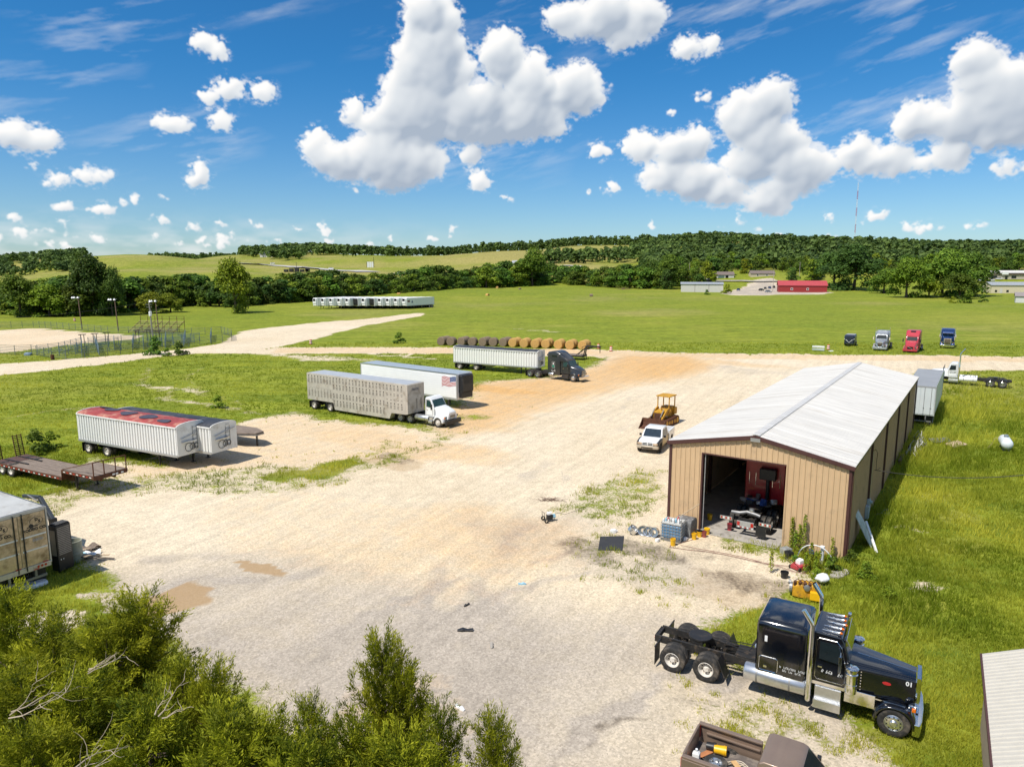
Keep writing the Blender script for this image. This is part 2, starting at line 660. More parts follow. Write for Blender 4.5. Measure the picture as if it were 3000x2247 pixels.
def mat(name, col, rough=.6, metal=0.0, spec=.5, coat=0.0, var=0.0, vscale=3.0, dirt=None, dscale=1.5, dirt_amt=.5, bump=0.0, bscale=30, stretch=None, alpha=None, trans=0.0, emit=None):
	"""procedural Principled material: base colour broken up by noise, optional blotches of dirt and fine relief"""
	if name in MATS:
		return MATS[name]
	m = bpy.data.materials.new(name)
	m.use_nodes = True
	t = m.node_tree
	b = t.nodes['Principled BSDF']
	b.inputs['Roughness'].default_value = rough
	b.inputs['Metallic'].default_value = metal
	b.inputs['Specular IOR Level'].default_value = spec
	b.inputs['Coat Weight'].default_value = coat
	b.inputs['Coat Roughness'].default_value = .06
	if trans:
		b.inputs['Transmission Weight'].default_value = trans
	if emit:
		b.inputs['Emission Color'].default_value = (*col, 1)
		b.inputs['Emission Strength'].default_value = emit
	co = t.nodes.new('ShaderNodeTexCoord')
	src = co.outputs['Object']
	if stretch:
		mp = t.nodes.new('ShaderNodeMapping')
		mp.inputs['Scale'].default_value = stretch
		t.links.new(src, mp.inputs[0])
		src = mp.outputs[0]
	out = None
	if var or dirt:
		base = t.nodes.new('ShaderNodeRGB')
		base.outputs[0].default_value = (*col, 1)
		out = base.outputs[0]
	if var:
		nz = t.nodes.new('ShaderNodeTexNoise')
		nz.inputs['Scale'].default_value = vscale
		nz.inputs['Detail'].default_value = 5
		nz.inputs['Roughness'].default_value = .65
		t.links.new(src, nz.inputs['Vector'])
		mr = t.nodes.new('ShaderNodeMapRange')
		mr.inputs['From Min'].default_value = .3
		mr.inputs['From Max'].default_value = .7
		mr.inputs['To Min'].default_value = 1 - var
		mr.inputs['To Max'].default_value = 1 + var
		t.links.new(nz.outputs['Fac'], mr.inputs['Value'])
		vm = t.nodes.new('ShaderNodeVectorMath')
		vm.operation = 'SCALE'
		t.links.new(out, vm.inputs[0])
		t.links.new(mr.outputs[0], vm.inputs['Scale'])
		out = vm.outputs[0]
	if dirt:
		nz = t.nodes.new('ShaderNodeTexNoise')
		nz.inputs['Scale'].default_value = dscale
		nz.inputs['Detail'].default_value = 8
		nz.inputs['Roughness'].default_value = .7
		t.links.new(src, nz.inputs['Vector'])
		mr = t.nodes.new('ShaderNodeMapRange')
		mr.inputs['From Min'].default_value = .62 - .3 * dirt_amt
		mr.inputs['From Max'].default_value = .80 - .22 * dirt_amt
		t.links.new(nz.outputs['Fac'], mr.inputs['Value'])
		mx = t.nodes.new('ShaderNodeMix')
		mx.data_type = 'RGBA'
		t.links.new(mr.outputs[0], mx.inputs['Factor'])
		t.links.new(out, mx.inputs['A'])
		mx.inputs['B'].default_value = (*dirt, 1)
		out = mx.outputs['Result']
		rr_ = t.nodes.new('ShaderNodeMapRange')
		rr_.inputs['To Min'].default_value = rough
		rr_.inputs['To Max'].default_value = max(rough, .75)
		t.links.new(mr.outputs[0], rr_.inputs['Value'])
		t.links.new(rr_.outputs[0], b.inputs['Roughness'])
	if out is not None:
		t.links.new(out, b.inputs['Base Color'])
	else:
		b.inputs['Base Color'].default_value = (*col, 1)
	if bump:
		nz = t.nodes.new('ShaderNodeTexNoise')
		nz.inputs['Scale'].default_value = bscale
		nz.inputs['Detail'].default_value = 4
		t.links.new(src, nz.inputs['Vector'])
		bp = t.nodes.new('ShaderNodeBump')
		bp.inputs['Strength'].default_value = bump
		bp.inputs['Distance'].default_value = .02
		t.links.new(nz.outputs['Fac'], bp.inputs['Height'])
		t.links.new(bp.outputs[0], b.inputs['Normal'])
	MATS[name] = m
	return m


RUST = (.16, .07, .03)
DUST = (.42, .33, .22)
M_black_paint = mat('black_truck_paint', (.004, .005, .008), .13, 0, .6, 1.0, var=.1)
M_charcoal = mat('charcoal_truck_paint', (.028, .031, .034), .3, .2, .5, .6, dirt=(.12, .10, .08), dscale=1.2, dirt_amt=.2)
M_white_paint = mat('white_vehicle_paint', (.74, .75, .75), .3, 0, .5, .4, var=.04, dirt=(.50, .44, .36), dscale=1.8, dirt_amt=.15)
M_red_paint = mat('faded_red_paint', (.42, .035, .05), .35, 0, .5, .4, var=.1)
M_blue_paint = mat('blue_truck_paint', (.01, .05, .19), .25, .1, .5, .6, var=.1)
M_silver_paint = mat('silver_truck_paint', (.42, .44, .46), .3, .55, .5, .5, var=.06)
M_chrome = mat('chrome', (.80, .80, .79), .12, 1.0, var=.05, dirt=(.35, .31, .26), dscale=4, dirt_amt=.06)
M_alu = mat('brushed_aluminium', (.62, .63, .64), .34, .9, var=.08, vscale=8)
M_alu_dull = mat('dull_aluminium', (.50, .50, .49), .5, .6, var=.12, vscale=4, dirt=(.33, .28, .22), dscale=2.2, dirt_amt=.25)
M_steel = mat('grey_steel', (.25, .25, .25), .5, .6, var=.2)
M_frame = mat('greasy_black_frame', (.022, .021, .02), .55, .1, var=.3, dirt=(.16, .11, .07), dscale=5, dirt_amt=.28)
M_rubber = mat('tyre_rubber', (.030, .029, .028), .8, 0, .25, var=.25, vscale=9, dirt=(.15, .125, .10), dscale=3, dirt_amt=.5)
M_rim_white = mat('white_steel_rim', (.62, .58, .52), .5, 0, var=.12, dirt=(.28, .2, .13), dscale=7, dirt_amt=.3)
M_rim_alu = mat('polished_rim', (.68, .68, .67), .22, .9, var=.08, dirt=(.3, .26, .2), dscale=5, dirt_amt=.12)
M_dark = mat('dark_recess', (.006, .006, .007), .8, 0, .2)
M_glass = mat('vehicle_glass', (.012, .018, .02), .07, 0, .45, .15, var=.2)
M_glass_green = mat('green_tinted_glass', (.02, .05, .045), .07, 0, .5, .2, var=.3)
M_red_lens = mat('red_lens', (.42, .012, .01), .25, 0, .5, .5)
M_amber = mat('amber_lens', (.75, .16, .01), .2, 0, .5, .6, emit=None)
M_plastic_black = mat('black_plastic', (.016, .016, .017), .45, var=.2, dirt=(.10, .08, .06), dscale=3, dirt_amt=.2)
M_rust = mat('rusty_steel', (.115, .05, .028), .85, .1, .3, var=.35, vscale=6, dirt=(.035, .02, .015), dscale=3, dirt_amt=.35)
M_wood_deck = mat('weathered_deck_plank', (.22, .175, .14), .85, 0, .2, var=.35, vscale=3, stretch=(.5, 6, 6), dirt=(.09, .065, .05), dscale=1.2, dirt_amt=.4)
M_wood_pale = mat('pale_lumber', (.45, .34, .22), .8, var=.2, stretch=(1, 6, 6))
M_trailer_white = mat('white_trailer_side', (.78, .77, .74), .45, 0, .4, var=.05, vscale=1.2, dirt=(.50, .45, .38), dscale=.9, dirt_amt=.22)
M_trailer_white2 = mat('clean_white_trailer_side', (.82, .82, .81), .4, 0, .4, var=.03, vscale=1.0)
M_corr_white = mat('white_corrugated_sheet', (.76, .75, .72), .45, 0, .4, var=.06, vscale=1.5, dirt=(.42, .37, .30), dscale=1.5, dirt_amt=.22)
M_roof_alu = mat('pale_trailer_roof', (.45, .47, .49), .5, .3, var=.07, vscale=.6)
M_decal_black = mat('black_decal', (.015, .015, .015), .5)
M_decal_white = mat('white_decal', (.75, .75, .74), .5)
M_decal_blue = mat('pale_blue_decal', (.28, .50, .62), .5)
M_decal_red = mat('red_decal', (.45, .02, .02), .5)
M_navy = mat('navy_decal', (.015, .05, .19), .5)
M_concrete = mat('concrete', (.36, .33, .29), .9, 0, .2, var=.18, vscale=2, dirt=(.14, .12, .10), dscale=1.4, dirt_amt=.3, bump=.3)
M_yellow = mat('yellow_plastic', (.75, .42, .01), .4, var=.1)
M_cat_yellow = mat('worn_yellow_machine_paint', (.50, .26, .015), .6, 0, .4, var=.25, vscale=4, dirt=(.14, .065, .025), dscale=2.6, dirt_amt=.42)
M_white_plastic = mat('white_plastic', (.75, .75, .74), .4, var=.05)
M_blue_liquid = mat('blue_tote_plastic', (.10, .22, .36), .35, 0, .5, var=.25, vscale=2.5, dirt=(.40, .45, .48), dscale=2, dirt_amt=.18)


# ------------------------------------------------------------------ wheels (shared meshes)
def tyre_mesh(r, w, name='tyre'):
	m = MB()
	ri = r * .56
	h = w / 2
	prof = [(ri, -h * .80), (r * .72, -h), (r * .93, -h * .97), (r * .985, -h * .80), (r, -h * .55), (r, -h * .30), (r * .975, -h * .27), (r * .975, -h * .20), (r, -h * .17), (r, h * .17), (r * .975, h * .20), (r * .975, h * .27), (r, h * .30), (r, h * .55), (r * .985, h * .80), (r * .93, h * .97), (r * .72, h), (ri, h * .80)]
	m.lathe(prof, axis='y', n=32)
	return m.mesh(name, [M_rubber], 40)


def rim_mesh(r, kind, name='rim'):
	"""outer face towards -y; kind: 'front' bulges out, 'dual' is a deep dish"""
	m = MB()
	ri = r * .575
	if kind == 'front':
		m.lathe([(ri, .10), (ri, -.125), (ri * .95, -.135), (ri * .90, -.10), (ri * .86, -.115), (ri * .62, -.135), (ri * .45, -.135), (ri * .42, -.15), (ri * .28, -.19), (0.001, -.195)], axis='y', n=32)
		hub_y, hole_r, hole_y = -.2, ri * .74, -.128
	else:
		m.lathe([(ri, .10), (ri, -.125), (ri * .95, -.135), (ri * .90, -.10), (ri * .84, .0), (ri * .72, .045), (ri * .5, .045), (ri * .48, .01), (ri * .34, -.04), (ri * .30, -.10), (0.001, -.105)], axis='y', n=32)
		hub_y, hole_r, hole_y = -.11, ri * .62, .041
	m.cur = 1
	nh = 10
	for k in range(nh):
		t = 2 * PI * (k + .5) / nh
		c = (hole_r * math.cos(t), hole_y, hole_r * math.sin(t))
		m.cyl((c[0], c[1] - .004, c[2]), (c[0], c[1] + .01, c[2]), .026, n=8)
	return m


TYRE_T = tyre_mesh(.52, .28)
TYRE_P = tyre_mesh(.37, .24)
TYRE_S = tyre_mesh(.42, .25)
_r = {}
for nm, pm in (('white', M_rim_white), ('alu', M_rim_alu)):
	for kd in ('front', 'dual'):
		_r[nm, kd] = rim_mesh(.52, kd).mesh('rim', [pm, M_dark], 40)
mm = MB()
mm.lathe([(.21, .08), (.21, -.10), (.195, -.115), (.18, -.09), (.15, -.04), (.10, -.05), (.06, -.07), (.001, -.075)], axis='y', n=20)
mm.cur = 1
for k in range(5):
	t = 2 * PI * k / 5
	mm.cyl((.13 * math.cos(t), -.05, .13 * math.sin(t)), (.13 * math.cos(t), -.03, .13 * math.sin(t)), .025, n=8)
RIM_P = mm.mesh('rim', [M_rim_alu, M_dark], 40)


def wheel(parent, x, y, z=None, style='white', kind='front', tyre=None, rimm=None, steer=0):
	"""one wheel as tyre + rim; y < 0 shows its face to the right side"""
	tyre = tyre or TYRE_T
	z = {TYRE_T: .52, TYRE_P: .37, TYRE_S: .42}[tyre] if z is None else z
	o = link('wheel', tyre, parent, (x, y, z), (0, 0, (0 if y < 0 else PI) + steer))
	rm = rimm or _r[style, kind]
	link('rim', rm, o)
	return o


def dual_axle(parent, x, style='white', z=.52):
	for s in (-1, 1):
		wheel(parent, x, s * 1.08, z, style, 'dual')
		wheel(parent, x, s * .76, z, style, 'dual')
	m = MB()
	m.cyl((x, -.75, z), (x, .75, z), .09, n=10)
	m.lathe([(.001, -.2), (.2, -.14), (.24, 0), (.2, .14), (.001, .2)], (x, 0, z), 'y', 12)
	return part('axle', m, M_frame, parent, smooth=40)

# ------------------------------------------------------------------ terrain
K = 3000 / 2212.0


def V(*pts):
	"""points given in the 2212-wide view of the photo -> ground points"""
	return [G(a * K, b * K) for a, b in pts]


CT = [  # (pixel x, pixel y of the ground there, distance): the lie of the land beyond the pasture
	(0, 845, 520), (-200, 845, 520), (0, 815, 780), (0, 770, 1050), (130, 765, 1050), (-300, 770, 1050), (255, 757, 1000), (300, 749, 1000), (400, 743, 1000), (480, 748, 1000), (560, 757, 1000), (640, 768, 1000),
	(300, 770, 1350), (450, 770, 1350), (400, 790, 740), (400, 828, 570), (250, 800, 760), (200, 838, 560), (600, 790, 780), (600, 833, 560),
	(700, 774, 1000), (850, 782, 920), (1040, 798, 840), (850, 803, 760), (1000, 822, 620), (850, 832, 560), (1200, 800, 800), (1200, 838, 545), (1000, 840, 530),
	(765, 757, 1200), (760, 747, 1400), (900, 738, 1400), (1050, 748, 1300), (600, 764, 2200), (500, 764, 2200), (700, 764, 2200),
	(1000, 756, 1120), (1100, 755, 1120), (1250, 757, 1120), (1390, 743, 1080), (1540, 742, 1080), (1650, 763, 1020), (1100, 789, 850), (1300, 786, 850), (1500, 782, 830), (1650, 795, 740),
	(1250, 752, 1450), (1500, 738, 1450), (1750, 719, 1450), (1900, 718, 1400), (1780, 724, 1300), (1800, 750, 1030), (1720, 775, 850),
	(2100, 709, 1250), (2300, 724, 1150), (2500, 733, 1150), (2700, 745, 1150), (3000, 745, 1150), (3300, 745, 1150), (1950, 790, 720), (2200, 790, 660), (2400, 800, 600), (2580, 800, 545), (2750, 805, 520), (3000, 800, 540), (3300, 800, 540),
	(1500, 842, 540), (1800, 845, 520), (2100, 850, 480), (2350, 852, 460), (2600, 853, 440), (2850, 846, 400), (3000, 846, 400), (3300, 850, 400),
]
CTX = np.array([p[0] / 150.0 for p in CT])
CTY = np.array([math.log(p[2]) * 9 for p in CT])
CTZ = np.array([CAMZ + p[2] * (780.0 - p[1]) / 2085.0 for p in CT])


def terrain(x, y):
	x = np.asarray(x, dtype=float)
	y = np.asarray(y, dtype=float)
	d = np.maximum(y, 30.0)
	u = (1500 + 2085 * x / d) / 150.0
	u = np.clip(u, -3, 23)
	v = np.log(d) * 9
	num = np.zeros_like(x)
	den = np.zeros_like(x)
	for a, b, zz in zip(CTX, CTY, CTZ):
		w = 1.0 / (((u - a) ** 2 + (v - b) ** 2) + .35) ** 2
		num += w * zz
		den += w
	z = num / den
	big = np.hypot(x, y)
	return z * sstep(330, 520, d) * sstep(4800, 3000, big) + 0.0


def tz(x, y):
	return float(terrain(np.array([x]), np.array([y]))[0])


def spread(a0, dense0, dense1, a1, step, gr):
	mid = list(np.arange(dense0, dense1, step))
	up, s, q = [], step, dense1
	while q < a1:
		up.append(q)
		s *= gr
		q += s
	lo, s, q = [], step, dense0
	while q > a0:
		s *= gr
		q -= s
		lo.append(q)
	return np.array(lo[::-1] + mid + up)


gx_ = spread(-3600, -70, 72, 3600, .42, 1.042)
gy_ = np.concatenate([np.arange(-90, 8, 7.0), spread(8, 8.4, 72, 5200, .36, 1.034)])
NX, NY = len(gx_), len(gy_)
GX, GY = np.meshgrid(gx_, gy_)
GZ = terrain(GX, GY)
und = fbm(GX * .05, GY * .05, 3) * .10 * sstep(20, 60, np.hypot(GX - 5, GY - 20))
GZ = GZ + np.where(GY < 400, und * .6, und)


def sdist(poly, X, Y):
	"""signed distance to a polygon (inside positive)"""
	px = np.array([p[0] for p in poly])
	py = np.array([p[1] for p in poly])
	d = np.full(X.shape, 1e9)
	ins = np.zeros(X.shape, dtype=bool)
	n = len(poly)
	for i in range(n):
		ax, ay, bx, by = px[i], py[i], px[(i + 1) % n], py[(i + 1) % n]
		ex, ey = bx - ax, by - ay
		t = np.clip(((X - ax) * ex + (Y - ay) * ey) / (ex * ex + ey * ey + 1e-12), 0, 1)
		d = np.minimum(d, (X - ax - t * ex) ** 2 + (Y - ay - t * ey) ** 2)
		c = ((ay > Y) != (by > Y)) & (X < (bx - ax) * (Y - ay) / (by - ay + 1e-12) + ax)
		ins ^= c
	d = np.sqrt(d)
	return np.where(ins, d, -d)


def soft(poly, w, X=None, Y=None):
	X = GX if X is None else X
	Y = GY if Y is None else Y
	s = sdist(poly, X, Y)
	return sstep(-w, w, s)


def at_px(x, y, r, w=None):
	gx0, gy0 = G(x * K, y * K)
	return (gx0, gy0, r)


YARD = V((-40, 1160), (90, 1115), (190, 1075), (330, 1062), (480, 1062), (640, 1056), (730, 1040), (790, 1015), (880, 985), (1000, 935), (1120, 895), (1200, 850), (1285, 795), (1320, 768), (1500, 770), (1800, 772), (2300, 776), (2300, 803), (2060, 802), (1980, 805), (1960, 860), (1800, 950), (1640, 1040), (1560, 1110), (1560, 1175), (1700, 1205), (1760, 1235), (1690, 1290), (1560, 1340), (1440, 1390), (1570, 1480), (1700, 1500), (1820, 1560), (1900, 1640), (1880, 1760), (1000, 1760), (800, 1640), (640, 1560), (500, 1440), (420, 1380), (330, 1310), (300, 1240), (180, 1200), (60, 1210))
DIRT_W = V((120, 1050), (200, 985), (330, 1010), (300, 1000), (540, 905), (640, 890), (700, 905), (860, 920), (1000, 935), (920, 975), (800, 1005), (700, 1010), (560, 1015), (400, 1035), (260, 1045))
CLAY_E = V((880, 905), (990, 870), (1020, 830), (1060, 822), (1180, 815), (1280, 790), (1330, 765), (1500, 768), (1560, 790), (1480, 815), (1300, 850), (1180, 895), (1100, 930), (960, 945))
ROAD_E = V((585, 752), (760, 750), (990, 751), (1330, 757), (1500, 763), (2300, 772), (2300, 784), (1500, 776), (1330, 772), (990, 765), (760, 763), (585, 764))
ROAD_W = V((-150, 800), (0, 786), (110, 779), (210, 771), (300, 764), (400, 754), (475, 744), (500, 728), (520, 716), (600, 706), (700, 696), (790, 689), (850, 682), (905, 676), (925, 679), (880, 688), (800, 702), (730, 718), (680, 733), (620, 745), (590, 752), (600, 764), (520, 764), (420, 764), (320, 774), (210, 788), (100, 800), (0, 812), (-150, 835))
SAND = [G(x * .3165, 850 + y * .3165) for x, y in ((-220, 380), (0, 374), (280, 350), (450, 362), (700, 385), (900, 398), (1100, 412), (1320, 424), (1240, 455), (1050, 470), (700, 500), (400, 540), (150, 570), (0, 582), (-220, 610))]
LOT_E = [G(x, y) for x, y in ((2110, 862), (2150, 868), (2290, 866), (2420, 864), (2440, 858), (2300, 852), (2270, 842), (2200, 843), (2150, 850))]
BAND = V((240, 1065), (330, 1040), (480, 1040), (640, 1045), (740, 1030), (820, 985), (900, 965), (860, 945), (760, 985), (600, 1010), (480, 1025), (330, 1030), (240, 1040))
GREENP = V((540, 1030), (640, 1018), (700, 995), (780, 985), (770, 1005), (720, 1025), (690, 1042), (600, 1042))
GRASSL = V((640, 905), (860, 930), (1090, 900), (1060, 890), (860, 905), (700, 890))
FRONTW = V((1400, 1150), (1480, 1165), (1560, 1240), (1560, 1330), (1460, 1350), (1360, 1280), (1240, 1260), (1230, 1160), (1290, 1140))
WEEDS = V((1180, 1095), (1300, 1040), (1400, 1000), (1445, 1010), (1445, 1100), (1380, 1140), (1240, 1140))
PETEG = V((1440, 1500), (1600, 1500), (1760, 1560), (1900, 1640), (1860, 1760), (1480, 1760), (1420, 1600))
LEFTG = V((-60, 1230), (180, 1200), (280, 1240), (330, 1320), (460, 1420), (620, 1545), (800, 1640), (900, 1760), (-60, 1760))

wob = fbm(GX * .11, GY * .11, 4) * 3.2
wob2 = fbm(GX * .5 + 20, GY * .5, 4) * 1.2
WX, WY = GX + wob * .5 + wob2, GY + wob * .5 + fbm(GX * .5, GY * .5 + 50, 4) * 1.2
m_yard = soft(YARD, 2.2, WX, WY)
m_dirt = soft(DIRT_W, 2.6, WX, WY)
m_clay = soft(CLAY_E, 4.5, WX, WY)
m_roade = soft(ROAD_E, 1.0, GX + wob2, GY + wob2 * 1.5)
m_roadw = soft(ROAD_W, 1.6, GX + wob2, GY + wob * .4)
m_sand = soft(SAND, .8)
m_lot = soft(LOT_E, 2.5)
grass = np.ones_like(GX)
grass = np.minimum(grass, 1 - m_yard)
grass = np.minimum(grass, 1 - .80 * m_dirt)
grass = np.minimum(grass, 1 - .88 * m_clay)
grass = np.minimum(grass, 1 - m_roade)
grass = np.minimum(grass, 1 - m_roadw)
grass = np.minimum(grass, 1 - m_sand)
grass = np.minimum(grass, 1 - m_lot)
THIN = V((-60, 1130), (-60, 1075), (120, 1060), (250, 1030), (330, 1012), (560, 996), (760, 980), (900, 955), (960, 975), (800, 1035), (640, 1070), (400, 1075), (200, 1095))
grass = np.minimum(grass, 1 - .55 * soft(THIN, 1.5, WX, WY))
for poly, amt, w in ((BAND, .46, 1.5), (GREENP, .80, .9), (GRASSL, .55, 1.2), (FRONTW, .36, 2.0), (WEEDS, .50, 1.5), (PETEG, .42, 2.0)):
	grass = np.maximum(grass, amt * soft(poly, w, WX, WY))
grass = np.where(m_yard > .5, np.maximum(grass, soft(LEFTG, 1.2, WX, WY)), grass)


def disc(vx, vy, rx, ry, ang=-33, soft_=.35):
	cx, cy_ = G(vx * K, vy * K)
	a = R(ang)
	dx, dy = WX - cx, WY - cy_
	u = (dx * math.cos(a) + dy * math.sin(a)) / rx
	v = (-dx * math.sin(a) + dy * math.cos(a)) / ry
	return sstep(1 + soft_, 1 - soft_, np.hypot(u, v))


# bare and weedy spots within the grass, and the worn track that loops over the meadow
for (vx, vy, rx, ry, amt) in ((360, 840, 9, 1.0, .55), (430, 870, 8, .9, .5), (150, 1090, 5, 2.0, .55), (60, 1130, 5, 2.0, .5), (230, 1110, 5, 1.4, .5), (150, 1330, 1.5, .6, .9), (110, 1350, 2.0, .5, .8), (250, 1290, 2.0, .8, .6), (640, 770, 14, 2.4, .6), (760, 775, 10, 2.2, .5), (880, 770, 10, 1.5, .6), (1170, 715, 12, 2.0, .5), (760, 860, 9, 1.2, .5), (1960, 1150, 1.4, .5, .5), (2010, 1260, 1.2, .6, .5), (1350, 905, 6, 2, .9)):
	grass = np.minimum(grass, 1 - amt * disc(vx, vy, rx, ry))
def path(pts, w):
	P = V(*pts)
	d = np.full(GX.shape, 1e9)
	for (ax, ay), (bx, by) in zip(P[:-1], P[1:]):
		ex, ey = bx - ax, by - ay
		t = np.clip(((WX - ax) * ex + (WY - ay) * ey) / (ex * ex + ey * ey), 0, 1)
		d = np.minimum(d, np.hypot(WX - ax - t * ex, WY - ay - t * ey))
	return sstep(w, w * .3, d)


ruts = np.maximum.reduce([path(((325, 795), (312, 820), (330, 845), (390, 865), (480, 882), (560, 895)), .8), path(((420, 795), (398, 818), (420, 842), (480, 862), (560, 880)), .7), path(((0, 905), (120, 885), (300, 870)), .6)])
grass = np.minimum(grass, 1 - .42 * ruts)
clay = np.clip(np.maximum.reduce([m_clay * .66, m_dirt * .36, .85 * m_sand * .35, .45 * disc(1180, 800, 22, 5), .6 * m_roade * .7, .8 * disc(1070, 840, 9, 3), .45 * disc(1380, 770, 30, 3.5), .45 * disc(860, 960, 12, 4), .25 * disc(800, 1150, 16, 6), .35 * disc(1060, 1150, 7, 5), .3 * disc(880, 1560, 3, 4)]) + .1 * fbm(GX * .08, GY * .08, 3), 0, 1)
grey = np.clip(np.maximum.reduce([m_lot, .8 * disc(1000, 1420, 22, 7, -20, .6), .8 * disc(1250, 1560, 12, 7), .55 * disc(1300, 1180, 9, 4), .5 * disc(1480, 790, 20, 4), .45 * disc(1240, 810, 14, 3), .6 * disc(850, 1320, 14, 4)]) * (.75 + .5 * fbm(GX * .12, GY * .12, 4)), 0, 1)
lanes = np.maximum.reduce([path(q, w) for q, w in ((((1060, 1657), (960, 1450), (960, 1250), (1080, 1060), (1290, 900), (1500, 800), (1700, 775)), .7), (((1150, 1657), (1060, 1450), (1060, 1260), (1170, 1080), (1360, 910), (1560, 805), (1760, 778)), .7), (((330, 1200), (640, 1180), (940, 1080), (1180, 930), (1330, 830)), .6), (((360, 1260), (700, 1240), (1010, 1120), (1240, 960), (1400, 840)), .6), (((640, 1520), (760, 1360), (1000, 1240), (1240, 1190)), .5), (((700, 1560), (830, 1400), (1060, 1290), (1260, 1230)), .5), (((1700, 1500), (1450, 1500), (1200, 1600)), .5), (((500, 960), (800, 960), (1060, 930), (1250, 880)), .6))])
grey = np.clip(grey + .38 * lanes * (.6 + fbm(GX * .3, GY * .3, 3)), 0, 1)
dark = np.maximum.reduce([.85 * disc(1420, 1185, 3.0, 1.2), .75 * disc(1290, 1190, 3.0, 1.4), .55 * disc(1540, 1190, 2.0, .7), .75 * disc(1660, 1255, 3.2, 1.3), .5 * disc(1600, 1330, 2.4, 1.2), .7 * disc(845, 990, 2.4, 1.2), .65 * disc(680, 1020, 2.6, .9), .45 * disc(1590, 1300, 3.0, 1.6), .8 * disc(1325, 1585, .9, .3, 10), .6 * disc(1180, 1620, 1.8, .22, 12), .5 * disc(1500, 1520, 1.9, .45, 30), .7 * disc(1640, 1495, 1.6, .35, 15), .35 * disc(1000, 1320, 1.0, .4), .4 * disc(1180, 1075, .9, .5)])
brown = np.maximum.reduce([.85 * disc(565, 1222, 1.9, .75), .9 * disc(395, 1290, 1.5, 1.3), .45 * disc(1620, 1270, 4, 3), .5 * disc(840, 1000, 4, 2.2), .35 * disc(1180, 1090, 2, .8), .3 * disc(60, 640, 20, 8)])
dry = np.clip(.15 + .8 * fbm(GX * .02 + 5, GY * .02, 5) + .45 * sstep(.2, .9, soft(BAND, 3, WX, WY)) + .35 * soft(PETEG, 3) + .5 * sstep(520, 700, GY) * (1 - sstep(40, 120, np.abs(GX - 40))) + .42 * sstep(560, 740, GY) + .6 * ruts + .35 * disc(2020, 1150, 2.2, 12, -33), 0, 1)

faces_cls = None
cv = np.maximum.reduce([m_yard * (1 - soft(LEFTG, .6, WX, WY)), m_clay * .9, m_dirt * .9])
vcls = np.zeros(GX.shape, dtype=int)
vcls[cv > .5] = 1
vcls[(np.maximum(m_roade, m_roadw) > .5) & (vcls == 0)] = 2
vcls[m_sand > .5] = 3
vcls[m_lot > .5] = 4
fc = vcls[:-1, :-1]
idx = np.arange(NX * NY).reshape(NY, NX)
quads = np.stack([idx[:-1, :-1], idx[:-1, 1:], idx[1:, 1:], idx[1:, :-1]], axis=-1)


def nd(t, kind, **kw):
	n = t.nodes.new(kind)
	for k, v in kw.items():
		if k in n.inputs:
			n.inputs[k].default_value = v
		else:
			setattr(n, k, v)
	return n


def noise(t, src, scale, detail=4, rough=.6):
	n = nd(t, 'ShaderNodeTexNoise')
	n.inputs['Scale'].default_value = scale
	n.inputs['Detail'].default_value = detail
	n.inputs['Roughness'].default_value = rough
	t.links.new(src, n.inputs['Vector'])
	return n.outputs['Fac']


def mrange(t, src, a, b, c=0.0, d=1.0):
	n = nd(t, 'ShaderNodeMapRange')
	for nme, val in zip(('From Min', 'From Max', 'To Min', 'To Max'), (a, b, c, d)):
		n.inputs[nme].default_value = val
	t.links.new(src, n.inputs['Value'])
	return n.outputs[0]


def cmix(t, fac, a, b):
	n = nd(t, 'ShaderNodeMix', data_type='RGBA')
	for nme, val in (('Factor', fac), ('A', a), ('B', b)):
		if isinstance(val, tuple):
			n.inputs[nme].default_value = (*val, 1)
		elif isinstance(val, (int, float)):
			n.inputs[nme].default_value = val
		else:
			t.links.new(val, n.inputs[nme])
	return n.outputs['Result']


